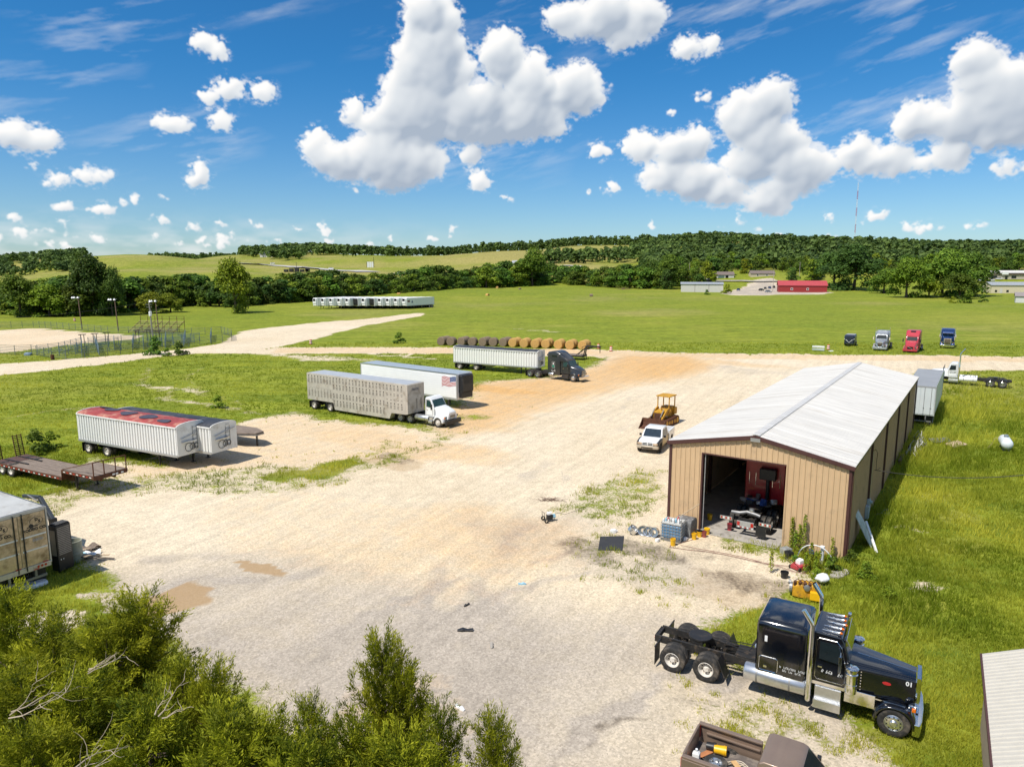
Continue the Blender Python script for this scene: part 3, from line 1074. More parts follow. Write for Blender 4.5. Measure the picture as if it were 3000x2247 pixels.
def ground_material():
	m = bpy.data.materials.new('ground_grass_and_gravel')
	m.use_nodes = True
	t = m.node_tree
	b = t.nodes['Principled BSDF']
	co = nd(t, 'ShaderNodeTexCoord').outputs['Object']
	a1 = nd(t, 'ShaderNodeSeparateColor')
	a2 = nd(t, 'ShaderNodeSeparateColor')
	for nme, s in (('cover_mask', a1), ('stain_mask', a2)):
		at = nd(t, 'ShaderNodeAttribute', attribute_name=nme)
		t.links.new(at.outputs['Color'], s.inputs[0])
	M = lambda op, x, y=None: wmath(op, x, y, t)
	n_l = noise(t, co, .06, 5)
	n_m = noise(t, co, .9, 6, .7)
	n_f = noise(t, co, 6.0, 5, .7)
	n_p = noise(t, co, 34.0, 3, .7)
	# gravel
	tone = mrange(t, n_l, .35, .65)
	cream = cmix(t, tone, (.64, .525, .365), (.70, .595, .44))
	gmask = mrange(t, M('ADD', a1.outputs[2], M('MULTIPLY', M('SUBTRACT', n_m, .5), .6)), .25, .75)
	col = cmix(t, gmask, cream, (.44, .38, .31))
	cmask = mrange(t, M('ADD', a1.outputs[1], M('MULTIPLY', M('SUBTRACT', n_m, .5), .55)), .2, .8)
	col = cmix(t, cmask, col, (.62, .375, .155))
	vor = nd(t, 'ShaderNodeTexVoronoi')
	vor.inputs['Scale'].default_value = 13
	t.links.new(co, vor.inputs['Vector'])
	stone = mrange(t, vor.outputs['Color'], 0, 1, .74, 1.2)
	vs_ = nd(t, 'ShaderNodeVectorMath', operation='SCALE')
	t.links.new(col, vs_.inputs[0])
	peb = M('MULTIPLY', mrange(t, n_p, .3, .72, .78, 1.2), mrange(t, n_f, .3, .7, .86, 1.12))
	trk = nd(t, 'ShaderNodeMapping')
	trk.vector_type = 'TEXTURE'
	trk.inputs['Rotation'].default_value = (0, 0, R(62))
	trk.inputs['Scale'].default_value = (14, .8, 1)
	t.links.new(co, trk.inputs[0])
	n_t = noise(t, trk.outputs[0], 1.0, 5, .7)
	peb = M('MULTIPLY', M('MULTIPLY', peb, stone), mrange(t, n_m, .3, .7, .86, 1.1))
	peb = M('MULTIPLY', peb, mrange(t, n_t, .34, .66, .88, 1.06))
	t.links.new(peb, vs_.inputs['Scale'])
	col = vs_.outputs[0]
	bmask = mrange(t, M('ADD', a2.outputs[1], M('MULTIPLY', M('SUBTRACT', n_m, .5), .4)), .35, .62)
	col = cmix(t, M('MULTIPLY', bmask, .8), col, (.36, .235, .115))
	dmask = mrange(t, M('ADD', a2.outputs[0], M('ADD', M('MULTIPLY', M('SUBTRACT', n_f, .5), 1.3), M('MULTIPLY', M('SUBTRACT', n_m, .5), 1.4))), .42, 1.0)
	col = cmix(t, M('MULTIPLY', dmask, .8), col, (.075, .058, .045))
	# grass
	st = nd(t, 'ShaderNodeMapping')
	st.inputs['Scale'].default_value = (.018, .14, 1)
	st.inputs['Rotation'].default_value = (0, 0, R(8))
	t.links.new(co, st.inputs[0])
	n_s = noise(t, st.outputs[0], 3.0, 4, .6)
	n_b = noise(t, co, .016, 4, .6)
	g = cmix(t, mrange(t, n_s, .36, .62), (.070, .122, .006), (.235, .262, .020))
	g = cmix(t, mrange(t, n_b, .48, .66, 0, .6), g, (.085, .150, .007))
	g = cmix(t, mrange(t, n_b, .46, .34, 0, .6), g, (.28, .265, .045))
	g = cmix(t, mrange(t, n_m, .35, .75), g, (.290, .310, .042))
	g = cmix(t, mrange(t, n_f, .45, .8, 0, .75), g, (.075, .120, .010))
	dryf = mrange(t, M('ADD', a2.outputs[2], M('MULTIPLY', M('SUBTRACT', n_s, .5), 1.1)), .25, .95)
	g = cmix(t, M('MULTIPLY', dryf, .85), g, (.32, .27, .095))
	gs = nd(t, 'ShaderNodeVectorMath', operation='SCALE')
	t.links.new(g, gs.inputs[0])
	t.links.new(M('MULTIPLY', mrange(t, n_p, .3, .7, .75, 1.22), mrange(t, noise(t, co, .30, 6, .8), .34, .66, .74, 1.22)), gs.inputs['Scale'])
	gm = mrange(t, M('ADD', a1.outputs[0], M('ADD', M('MULTIPLY', M('SUBTRACT', n_f, .5), 1.05), M('MULTIPLY', M('SUBTRACT', n_m, .5), 1.0))), .42, .60)
	col = cmix(t, gm, col, gs.outputs[0])
	t.links.new(col, b.inputs['Base Color'])
	b.inputs['Roughness'].default_value = .95
	b.inputs['Specular IOR Level'].default_value = .12
	bp = nd(t, 'ShaderNodeBump')
	bp.inputs['Strength'].default_value = .55
	bp.inputs['Distance'].default_value = .06
	hsum = M('ADD', M('MULTIPLY', n_f, .9), M('ADD', M('MULTIPLY', n_p, .3), M('MULTIPLY', gm, .5)))
	t.links.new(hsum, bp.inputs['Height'])
	t.links.new(bp.outputs[0], b.inputs['Normal'])
	return m


M_ground = ground_material()


def ground_piece(name, sel):
	q = quads[sel]
	used, inv = np.unique(q.ravel(), return_inverse=True)
	me = bpy.data.meshes.new(name)
	co = np.stack([GX.ravel()[used], GY.ravel()[used], GZ.ravel()[used]], axis=1).astype(np.float32)
	nf = len(q)
	me.vertices.add(len(used))
	me.vertices.foreach_set('co', co.ravel())
	me.loops.add(nf * 4)
	me.loops.foreach_set('vertex_index', inv.astype(np.int32))
	me.polygons.add(nf)
	me.polygons.foreach_set('loop_start', np.arange(0, nf * 4, 4, dtype=np.int32))
	me.polygons.foreach_set('use_smooth', np.ones(nf, dtype=bool))
	me.update(calc_edges=True)
	for nm, chans in (('cover_mask', (grass, clay, grey)), ('stain_mask', (dark, brown, dry))):
		at = me.attributes.new(nm, 'FLOAT_COLOR', 'POINT')
		arr = np.ones((len(used), 4), dtype=np.float32)
		for k, chn in enumerate(chans):
			arr[:, k] = chn.ravel()[used]
		at.data.foreach_set('color', arr.ravel())
	me.materials.append(M_ground)
	return struct(link(name, me))


ground_piece('ground', fc == 0)
ground_piece('gravel_yard', fc == 1)
ground_piece('dirt_road', fc == 2)
ground_piece('arena_sand', fc == 3)
ground_piece('paved_lot', fc == 4)


def gmask_at(x, y):
	"""grass cover at a ground point (nearest grid vertex)"""
	i = np.clip(np.searchsorted(gx_, x), 0, NX - 1)
	j = np.clip(np.searchsorted(gy_, y), 0, NY - 1)
	return grass[j, i], dry[j, i], GZ[j, i]


def gz(x, y):
	i = min(max(int(np.searchsorted(gx_, x)), 0), NX - 1)
	j = min(max(int(np.searchsorted(gy_, y)), 0), NY - 1)
	return float(GZ[j, i])

# ------------------------------------------------------------------ semi tractors (x forward, front axle at x = 0)
def hw_fn(hb, ht, zb, zt):
	return lambda x, z: hb if z <= zb else hb + (ht - hb) * (z - zb) / (zt - zb)


def side_panes(root, polys, hw, mats, name='side_window', off=.007):
	for poly in polys:
		for s in (-1, 1):
			m = MB()
			a = [(x, s * (hw(x, z) + off), z) for x, z in poly]
			b = [(x, s * (hw(x, z) - .01), z) for x, z in poly]
			n = len(poly)
			m.add(a + b, [tuple(range(n))] + [(k, n + k, n + (k + 1) % n, (k + 1) % n) for k in range(n)])
			part(name, m, mats, root)


def outline(root, poly, y, r, mat_, name='door_trim', hw=None, s=-1):
	m = MB()
	pts = [(x, s * ((hw(x, z) if hw else y) + .008), z) for x, z in poly]
	m.tube(pts + [pts[0]], r, 5, caps=False)
	return part(name, m, mat_, root)


def rrect(x0, x1, z0, z1, r, n=4):
	out = []
	for cx, cz, a0 in ((x1 - r, z1 - r, 0), (x0 + r, z1 - r, 90), (x0 + r, z0 + r, 180), (x1 - r, z0 + r, 270)):
		for k in range(n + 1):
			t = R(a0 + 90 * k / n)
			out.append((cx + r * math.cos(t), cz + r * math.sin(t)))
	return out


def fender(root, x, z, r, y0, y1, a0, a1, mat_, lip=.09, n=14, name='fender', flat=0.0):
	"""mudguard arched over a wheel, from angle a0 to a1 (0 = forward)"""
	for s in (-1, 1):
		rings = []
		for k in range(n + 1):
			t = R(a0 + (a1 - a0) * k / n)
			ring = []
			for (yy, dr) in ((y0, .02), (y0 + (y1 - y0) * .5, .03), (y1 - .10, .012), (y1 - .03, -.025), (y1, -lip)):
				rr_ = r + dr
				px, pz = x + rr_ * math.cos(t), z + rr_ * math.sin(t)
				if flat and pz > z + r * flat:
					pz = z + r * flat + (pz - z - r * flat) * .35
				ring.append((px, s * yy, pz))
			rings.append(ring)
		m = MB()
		m.loft(rings, caps=False, closed=False)
		o = part(name, m, mat_, root, smooth=50)
		sm = o.modifiers.new('thick', 'SOLIDIFY')
		sm.thickness = .03


def semi(name, label, loc, ang, paint, cfg, group=None, z=0.0):
	root = thing(name, (loc[0], loc[1], z), ang, label, 'semi truck', group)
	d1, d2 = cfg['drives']
	rim_f, rim_d = cfg.get('rims', ('white', 'white'))
	# chassis
	m = MB()
	for s in (-1, 1):
		m.box(d2 - .95, cfg.get('frame_x1', .45), s * .43 - .045, s * .43 + .045, .72, 1.02)
	for x in (d2 - .9, (d1 + d2) / 2, d1 + 1.0, d1 + 2.2, -1.0, .3):
		m.box(x - .06, x + .06, -.40, .40, .76, .98)
	m.box(-1.6, .45, -.36, .36, .55, 1.12)
	m.cyl((d1, 0, .6), (-1.2, 0, .75), .06, n=8)
	part('frame', m, M_frame, root, bevel=.012)
	for x in (d1, d2):
		dual_axle(root, x, rim_d)
	m = MB()
	m.box(-.07, .07, -.85, .85, .46, .58)
	part('front_axle', m, M_frame, root)
	for s in (-1, 1):
		wheel(root, 0, s * cfg.get('track', 1.04), None, rim_f, 'front', steer=R(cfg.get('steer', 0)))
	m = MB()
	for s in (-1, 1):                                            # suspension bags and shackles
		for x in (d1 - .35, d1 + .35, d2 - .35, d2 + .35):
			m.cyl((x, s * .47, .45), (x, s * .47, .78), .12, n=10)
		m.bar((d1 + .9, s * .43, .7), (d1, s * .45, .42), .09)
		m.bar((d2 + .65, s * .43, .7), (d2, s * .45, .42), .09)
	part('suspension', m, M_frame, root)
	if cfg.get('fifth', True):
		xm = (d1 + d2) / 2 + .1
		m = MB()
		pl = []
		for k in range(28):
			t = 2 * PI * k / 28
			px, py = xm + .47 * math.cos(t), .46 * math.sin(t)
			if px < xm - .15:
				px, py = max(px, xm - .46), (max(abs(py), .09) if abs(py) > .02 else .09) * (1 if py >= 0 else -1)
			pl.append((px, py))
		m.prism(pl, 1.20, 1.27, 'z')
		m.box(xm - .2, xm + .2, -.40, .40, 1.03, 1.20)
		part('fifth_wheel', m, M_plastic_black, root, bevel=.01)
	for s in (-1, 1):
		m = MB()
		m.box(d2 - .72, d2 - .70, s * .92 - .30, s * .92 + .30, .14, .92)
		m.bar((d2 - .71, s * .45, .93), (d2 - .71, s * 1.24, .93), .05)
		part('mud_flap', m, M_plastic_black, root)
	m = MB()
	m.cur = 1
	m.box(d2 - 1.0, d2 - .97, -.42, .42, .70, .98)
	m.cur = 0
	for y in (-.36, -.27, .27, .36):
		m.cyl((d2 - 1.02, y, .86), (d2 - .99, y, .86), .045, n=10)
	part('tail_light', m, [M_red_lens, M_frame], root)
	# hood, cab and sleeper
	hood = MB()
	hood.rloft(cfg['hood'], 5)
	part('hood', hood, paint, root, smooth=35)
	c = cfg['cab']
	hw = hw_fn(c['hw'], c['hwt'], c['belt'], c['roof'])
	m = MB()
	m.taper(c['poly'], hw)
	part('cab', m, paint, root, bevel=c.get('bevel', .07), seg=3, smooth=40)
	(xb, zb, wb), (xt, zt, wt) = c['ws']
	dx, dz = xt - xb, zt - zb
	ln = math.hypot(dx, dz)
	nx_, nz_ = dz / ln * .012, -dx / ln * .012
	panes = ((-1, -.03), (.03, 1)) if c.get('split') else ((-1, 1),)
	for (a, b) in panes:
		m = MB()
		q = [(xb + nx_, a * wb, zb + nz_), (xb + nx_, b * wb, zb + nz_), (xt + nx_, b * wt, zt + nz_), (xt + nx_, a * wt, zt + nz_)]
		q2 = [(p[0] - .02, p[1], p[2]) for p in q]
		m.add(q + q2, [(0, 1, 2, 3), (7, 6, 5, 4), (0, 4, 5, 1), (1, 5, 6, 2), (2, 6, 7, 3), (3, 7, 4, 0)])
		part('windshield', m, c.get('glass', M_glass), root)
	side_panes(root, c['win'], hw, c.get('glass', M_glass))
	if 'door' in c:
		for s in (-1, 1):
			outline(root, c['door'], 0, .012, cfg.get('trim', M_frame), 'door_trim', hw, s)
			hx, hz = c['door'][0][0] - .0, c['belt'] - .35
			m = MB()
			xs = [p[0] for p in c['door']]
			m.box(min(xs) + .08, min(xs) + .22, s * (c['hw'] + .02) - .015, s * (c['hw'] + .02) + .015, c['belt'] - .28, c['belt'] - .23)
			part('door_handle', m, M_chrome, root)
	if 'sleeper' in cfg:
		m = MB()
		m.rloft(cfg['sleeper'], 5)
		part('sleeper', m, cfg.get('sleeper_paint', paint), root, smooth=35)
	if 'roof_fairing' in cfg:
		m = MB()
		m.rloft(cfg['roof_fairing'], 5)
		part('roof_fairing', m, paint, root, smooth=35)
	f = cfg['fender']
	fender(root, 0, .52, f.get('r', .66), f['y0'], f['y1'], f.get('a0', -12), f.get('a1', 175), paint, f.get('lip', .1), flat=f.get('flat', 0))
	g = cfg['grille']
	m = MB()
	x, w0, w1, z0, z1, th = g['x'], g['w0'], g['w1'], g['z0'], g['z1'], g.get('lean', 0)
	fr_ = .05
	m.cur = 0
	m.add([(x, -w0, z0), (x, w0, z0), (x - th, w1, z1), (x - th, -w1, z1), (x - .12, -w0, z0), (x - .12, w0, z0), (x - .12 - th, w1, z1), (x - .12 - th, -w1, z1)], [(0, 1, 2, 3), (4, 7, 6, 5), (0, 4, 5, 1), (1, 5, 6, 2), (2, 6, 7, 3), (3, 7, 4, 0)])
	m.cur = 1
	i0, i1 = z0 + fr_, z1 - fr_ * 1.8
	m.add([(x + .006, -w0 + fr_, i0), (x + .006, w0 - fr_, i0), (x + .006 - th * .95, w1 - fr_, i1), (x + .006 - th * .95, -w1 + fr_, i1)], [(0, 1, 2, 3)])
	m.cur = 0
	nb = g.get('bars', 9)
	for k in range(nb):
		t = (k + .5) / nb
		if g.get('vert'):
			yy = (-1 + 2 * t) * (w0 - fr_)
			m.bar((x + .012, yy, i0), (x + .012 - th * .95, yy * w1 / w0, i1), .022)
		else:
			zz = i0 + (i1 - i0) * t
			wz = (w0 + (w1 - w0) * t) - fr_
			m.bar((x + .012 - th * t, -wz, zz), (x + .012 - th * t, wz, zz), .024)
	part('grille', m, [g.get('mat', M_chrome), M_dark], root)
	b = cfg['bumper']
	m = MB()
	prof = [(b['x'] - .28, -b['w']), (b['x'] - .06, -b['w']), (b['x'], -b['w'] * .72), (b['x'] + .03, 0), (b['x'], b['w'] * .72), (b['x'] - .06, b['w']), (b['x'] - .28, b['w'])]
	m.prism(prof, b['z0'], b['z1'], 'z')
	part('bumper', m, b.get('mat', M_chrome), root, bevel=.03, smooth=40)
	for s in (-1, 1):
		h = cfg['lamp']
		m = MB()
		hx, hy, hz, hs = h
		m.cur = 0
		m.rloft([(hx - .22, .06, hz - .05, hz + .05, .03), (hx - .08, hs, hz - hs * .7, hz + hs * .7, .05), (hx, hs, hz - hs * .7, hz + hs * .7, .05)])
		m.v = [(p[0], p[1] + s * hy, p[2]) for p in m.v]
		m.cur = 1
		m.cbox((hx + .004, s * hy, hz), (.012, hs * 1.6, hs * 1.1))
		part('headlight', m, [M_chrome, cfg.get('lens', M_glass_green)], root, smooth=40)
		m = MB()
		m.cbox((hx - .06, s * (hy + hs + .03), hz - .02), (.12, .06, hs * .9))
		part('turn_signal', m, M_amber, root, bevel=.015)
	for (x0, x1, y, zc, r) in cfg.get('tanks', ()):
		for s in (-1, 1):
			m = MB()
			m.lathe([(.001, x0), (r * .9, x0 + .01), (r, x0 + .05), (r, x1 - .05), (r * .9, x1 - .01), (.001, x1)], (0, s * y, zc), 'x', 24)
			m.cur = 1
			for q in (.22, .75):
				xx = x0 + (x1 - x0) * q
				m.lathe([(r + .008, xx - .03), (r + .008, xx + .03), (r - .01, xx + .03), (r - .01, xx - .03)], (0, s * y, zc), 'x', 24, closed=True)
			part('fuel_tank', m, [cfg.get('tank_mat', M_alu), M_steel], root, smooth=40)
	for (x0, x1, y0, y1, z0, z1) in cfg.get('steps', ()):
		for s in (-1, 1):
			m = MB()
			zm = z0 + (z1 - z0) * .45
			m.box(x0, x1, s * y0, s * (y1 - .14), zm, z1)
			m.box(x0 - .02, x1 + .02, s * y0, s * y1, z0 + .03, zm - .01)
			for k in range(4):
				m.box(x0, x1, s * (y1 - .14 + .03 * k), s * (y1 - .125 + .03 * k), zm, zm + .012)
			for k in range(4):
				m.box(x0, x1, s * (y1 - .28 + .03 * k), s * (y1 - .265 + .03 * k), z1, z1 + .012)
			part('step', m, cfg.get('step_mat', M_alu), root, bevel=.015)
	for (x, y, z0, z1, r, turn) in cfg.get('stacks', ()):
		sides = cfg.get('stack_sides', (-1, 1))
		for s in sides:
			m = MB()
			pts = [(x, s * y, z0), (x, s * y, z0 + .06), (x, s * y, z0 + 1.7), (x, s * y, z0 + 1.75), (x, s * y, z1 - turn * 1.5)]
			rs = [r * .75, r * 1.12, r * 1.12, r, r]
			if turn:
				pts += [(x - turn * .12, s * y, z1 - turn * 1.15), (x - turn * .9, s * (y + .02), z1)]
				rs += [r, r]
			else:
				pts += [(x, s * y, z1)]
				rs += [r]
			m.tube(pts, rs, 14)
			part('exhaust_stack', m, cfg.get('stack_mat', M_chrome), root, smooth=50)
	for (x, y, z0, z1, r) in cfg.get('cleaners', ()):
		for s in (-1, 1):
			m = MB()
			hh = z1 - z0
			m.lathe([(.001, z0), (r * .9, z0), (r, z0 + .03), (r, z0 + hh * .36), (r + .012, z0 + hh * .37), (r, z0 + hh * .38), (r, z0 + hh * .70), (r + .014, z0 + hh * .71), (r + .014, z0 + hh * .75), (r * .9, z0 + hh * .78), (r * .9, z0 + hh * .84), (r + .02, z0 + hh * .86), (r + .02, z0 + hh * .95), (r * .8, z1), (.001, z1)], (x, s * y, 0), 'z', 24)
			part('air_cleaner', m, M_chrome, root, smooth=40)
	mx = cfg.get('mirror')
	if mx:
		x, y, z0, z1 = mx
		for s in (-1, 1):
			m = MB()
			m.tube([(x - .1, s * (c['hw'] - .05), z1 + .08), (x, s * (y - .02), z1 + .06), (x, s * y, z1), (x, s * y, z0), (x, s * (y - .05), z0 - .08), (x - .05, s * (c['hw'] - .02), z0 - .1)], .014, 6)
			m.cur = 1
			m.box(x - .04, x + .05, s * y - .09, s * y + .09, z0 + .06, z1 - .04)
			part('mirror', m, [M_chrome, cfg.get('mirror_mat', M_chrome)], root, bevel=.01)
	return root


def veh_at(px_front_contact, ang, inset=1.1):
	"""place a vehicle from the ground contact of its right front wheel"""
	a = R(ang)
	return (px_front_contact[0] - math.sin(a) * inset, px_front_contact[1] + math.cos(a) * inset)


# --- the black tractor in the foreground
PETE = dict(
	drives=(-6.46, -7.80), rims=('alu', 'white'), frame_x1=.5, track=1.06,
	hood=[(-1.52, .93, 1.18, 2.16, .22, .95), (-1.3, .86, 1.15, 2.14, .22, .90), (-.4, .70, 1.12, 2.07, .20, .80), (.35, .56, 1.10, 1.99, .17, .66), (.55, .53, 1.05, 1.96, .16, .58)],
	cab=dict(hw=1.03, hwt=.92, belt=2.08, roof=3.02, poly=[(-2.78, 1.12), (-1.48, 1.12), (-1.50, 2.10), (-1.72, 2.88), (-1.80, 3.02), (-2.70, 3.06), (-2.78, 3.0)], ws=((-1.50, 2.14, .90), (-1.70, 2.80, .84)), split=True,
			 win=[[(-2.50, 2.12), (-1.72, 2.06), (-1.82, 2.62), (-1.95, 2.74), (-2.50, 2.74)]], door=[(-2.60, 2.78), (-2.54, 2.86), (-1.95, 2.86), (-1.78, 2.66), (-1.62, 2.02), (-1.62, 1.42), (-1.70, 1.33), (-2.52, 1.33), (-2.60, 1.42)], bevel=.09),
	sleeper=[(-4.66, 1.10, 1.02, 3.02, .20), (-4.60, 1.15, 1.0, 3.10, .24), (-4.4, 1.16, 1.0, 3.14, .26), (-3.15, 1.16, 1.0, 3.14, .26), (-2.98, 1.15, 1.0, 3.10, .24), (-2.90, 1.10, 1.02, 3.02, .2)],
	fender=dict(y0=.58, y1=1.24, r=.66, a0=-6, a1=186, lip=.10, flat=.86),
	grille=dict(x=.70, w0=.50, w1=.50, z0=.74, z1=2.02, bars=12, vert=True),
	bumper=dict(x=.84, w=1.2, z0=.26, z1=.70), lamp=(.62, .84, 1.12, .15), lens=M_glass,
	tanks=[(-5.05, -2.86, .95, .86, .33)], tank_mat=M_alu, steps=[(-2.56, -1.70, .75, 1.24, .28, 1.08)], stacks=[(-2.76, 1.24, .50, 3.92, .088, .36)], cleaners=[(-1.40, 1.17, 1.22, 2.20, .20)], mirror=(-1.78, 1.36, 1.92, 2.62), trim=M_chrome)
_c = G(2614, 2155)
pete = semi('semi_tractor', 'black long nose semi tractor with chrome stacks parked beside the brown pickup', veh_at(_c, -30.6), -30.6, M_black_paint, PETE)
m = MB()
for k in range(2):
	m.box(-1.32, .58, -.012 + 0, .012, 0, .02)
	break
m.v = [(p[0], p[1], 2.165 - (p[0] + 1.32) * .0905 + p[2]) for p in m.v]
part('hood_spear', m, M_chrome, pete)
for s in (-1, 1):
	m = MB()
	m.box(-1.60, -.62, s * .955, s * .985, .72, 1.22)
	part('polished_side_panel', m, M_chrome, pete, bevel=.01)
	m = MB()
	m.box(-1.60, .30, s * .97 - .01, s * .97 + .01, 1.10, 1.14)
	part('hood_trim', m, M_chrome, pete)
	m = MB()
	m.box(-4.60, -2.96, s * 1.165 - .008, s * 1.165 + .008, 1.0, 1.12)
	m.box(-2.74, -1.55, s * 1.04 - .008, s * 1.04 + .008, 1.12, 1.24)
	part('rocker_trim', m, M_chrome, pete)
	outline(pete, rrect(-4.52, -3.86, 1.18, 1.72, .08), 1.16, .011, M_chrome, 'luggage_door_trim', None, s)
	m = MB()
	m.box(-4.36, -4.24, s * 1.16, s * 1.185, 1.30, 1.38)
	part('latch', m, M_chrome, pete)
	m = MB()
	m.box(-4.36, -4.26, s * 1.16, s * 1.18, 2.32, 2.55)
	part('sleeper_vent', m, M_white_plastic, pete, bevel=.01)
	for k in range(7):
		m = MB()
		m.cyl((-1.12, s * .84, 1.28 + .11 * k), (-1.12, s * .90, 1.28 + .11 * k), .02, n=8)
		part('side_marker', m, M_chrome, pete)
	m = MB()
	m.add([(-6.02, s * .62, 1.05), (-6.02, s * 1.22, 1.05), (-5.72, s * 1.22, .35), (-5.72, s * .62, .35), (-6.0, s * .62, 1.08), (-6.0, s * 1.22, 1.08), (-5.69, s * 1.22, .35), (-5.69, s * .62, .35)], [(0, 1, 2, 3), (7, 6, 5, 4), (0, 4, 5, 1), (1, 5, 6, 2), (2, 6, 7, 3), (3, 7, 4, 0)])
	part('quarter_flap', m, M_plastic_black, pete)
for k in range(5):
	yy = -.72 + .36 * k
	xx = -1.86 + .05 * (abs(k - 2) == 0) - .02 * abs(k - 2)
	m = MB()
	m.lathe([(.001, -.62), (.012, -.55), (.045, -.10), (.055, -.04), (.055, 0)], (xx, yy, 3.10), 'x', 12)
	o = part('roof_marker_light', m, M_chrome, pete, smooth=50)
	m = MB()
	m.lathe([(.053, 0), (.045, .05), (.02, .085), (.001, .09)], (xx, yy, 3.10), 'x', 12)
	part('lens', m, M_amber, o, smooth=50)
m = MB()
m.add([(-1.66, -.92, 3.02), (-1.66, .92, 3.02), (-1.47, .90, 2.66), (-1.47, -.90, 2.66), (-1.69, -.92, 3.0), (-1.69, .92, 3.0), (-1.50, .90, 2.64), (-1.50, -.90, 2.64)], [(0, 1, 2, 3), (7, 6, 5, 4), (0, 4, 5, 1), (1, 5, 6, 2), (2, 6, 7, 3), (3, 7, 4, 0)])
part('sun_visor', m, M_chrome, pete, bevel=.01)
m = MB()
m.cyl((-1.75, .62, 3.06), (-1.75, .62, 3.22), .03, n=8)
m.lathe([(.001, .10), (.05, .09), (.075, .04), (.075, -.02), (.05, -.06), (.001, -.07)], (-1.72, .62, 3.26), 'z', 14)
part('spot_lamp', m, M_chrome, pete, smooth=50)
m = MB()
m.box(-5.55, -4.72, -.46, .46, 1.03, 1.07)
part('deck_plate', m, M_frame, pete)
m = MB()
for k in range(3):
	yy = -.25 + .25 * k
	m.tube([(-4.68, yy, 1.9), (-4.9, yy + .05, 1.55), (-5.05, yy - .04, 1.3), (-5.4, yy, 1.25), (-6.2, yy * .5, 1.28)], .018, 6)
part('air_hose', m, M_plastic_black, pete)
text_part('01', .22, M_decal_white, pete, side_M(.36, -.612, 1.78, True), bold=.008).rotation_euler.rotate_axis('Y', 0)
mark_part((12, 9), .58, .085, M_decal_white, pete, side_M(-3.35, -1.172, 1.42, True), 3)
mark_part((9,), .62, .12, M_decal_white, pete, side_M(-2.05, -1.045, 1.68, True, -3), 5, .3)
m = MB()
m.box(-3.88, -3.66, -1.178, -1.176, 1.04, 1.14)
part('sticker', m, M_decal_white, pete)
m = MB()
m.box(-4.02, -3.90, -1.178, -1.176, 1.04, 1.14)
part('sticker', m, M_decal_blue, pete)
m = MB()
pl = [(-.32 + .14 * math.cos(2 * PI * k / 20), 1.66 + .055 * math.sin(2 * PI * k / 20)) for k in range(20)]
m.prism(pl, -.735, -.715)
part('hood_emblem', m, M_decal_red, pete)

# --- white day cab tractor under the cattle trailer
k1 = 560 / 2212


def Z1(x, y):
	return (860 + x * k1, 1040 + y * k1)


k2 = 500 / 2212


def Z2(x, y):
	return (1300 + x * k2, 970 + y * k2)


DAY = dict(
	drives=(-3.62, -4.92), frame_x1=.5,
	hood=[(-.62, .98, 1.05, 2.02, .25, 1.0), (-.2, .92, 1.0, 1.96, .25, 1.02), (.4, .78, .95, 1.80, .24, .98), (.85, .66, .9, 1.62, .2, .86), (.98, .60, .88, 1.52, .16, .78)],
	cab=dict(hw=1.02, hwt=.95, belt=1.95, roof=2.95, poly=[(-1.75, .98), (-.58, .98), (-.55, 1.95), (-.98, 2.72), (-1.25, 2.94), (-1.68, 2.94), (-1.75, 2.80)], ws=((-.57, 2.0, .92), (-.96, 2.68, .84)), glass=M_glass_green, win=[[(-1.55, 2.0), (-.85, 1.92), (-1.05, 2.55), (-1.2, 2.66), (-1.55, 2.66)]], door=[(-1.62, 2.72), (-1.1, 2.72), (-.80, 1.9), (-.74, 1.15), (-1.62, 1.15)]),
	fender=dict(y0=.62, y1=1.2, r=.66, a0=-2, a1=170, lip=.16), grille=dict(x=1.04, w0=.40, w1=.52, z0=.92, z1=1.58, lean=.12, bars=8, mat=M_alu),
	bumper=dict(x=1.22, w=1.2, z0=.38, z1=.82, mat=M_plastic_black), lamp=(.86, .92, 1.08, .15), tanks=[(-3.0, -1.25, .92, .78, .31)], steps=[(-1.2, -.75, .8, 1.2, .35, .95)], mirror=(-.62, 1.38, 1.75, 2.4), mirror_mat=M_plastic_black)
semi('day_cab_tractor', 'white day cab semi tractor coupled to the perforated livestock trailer', veh_at(G(*Z1(1675, 842)), -32.7), -32.7, M_white_paint, DAY)

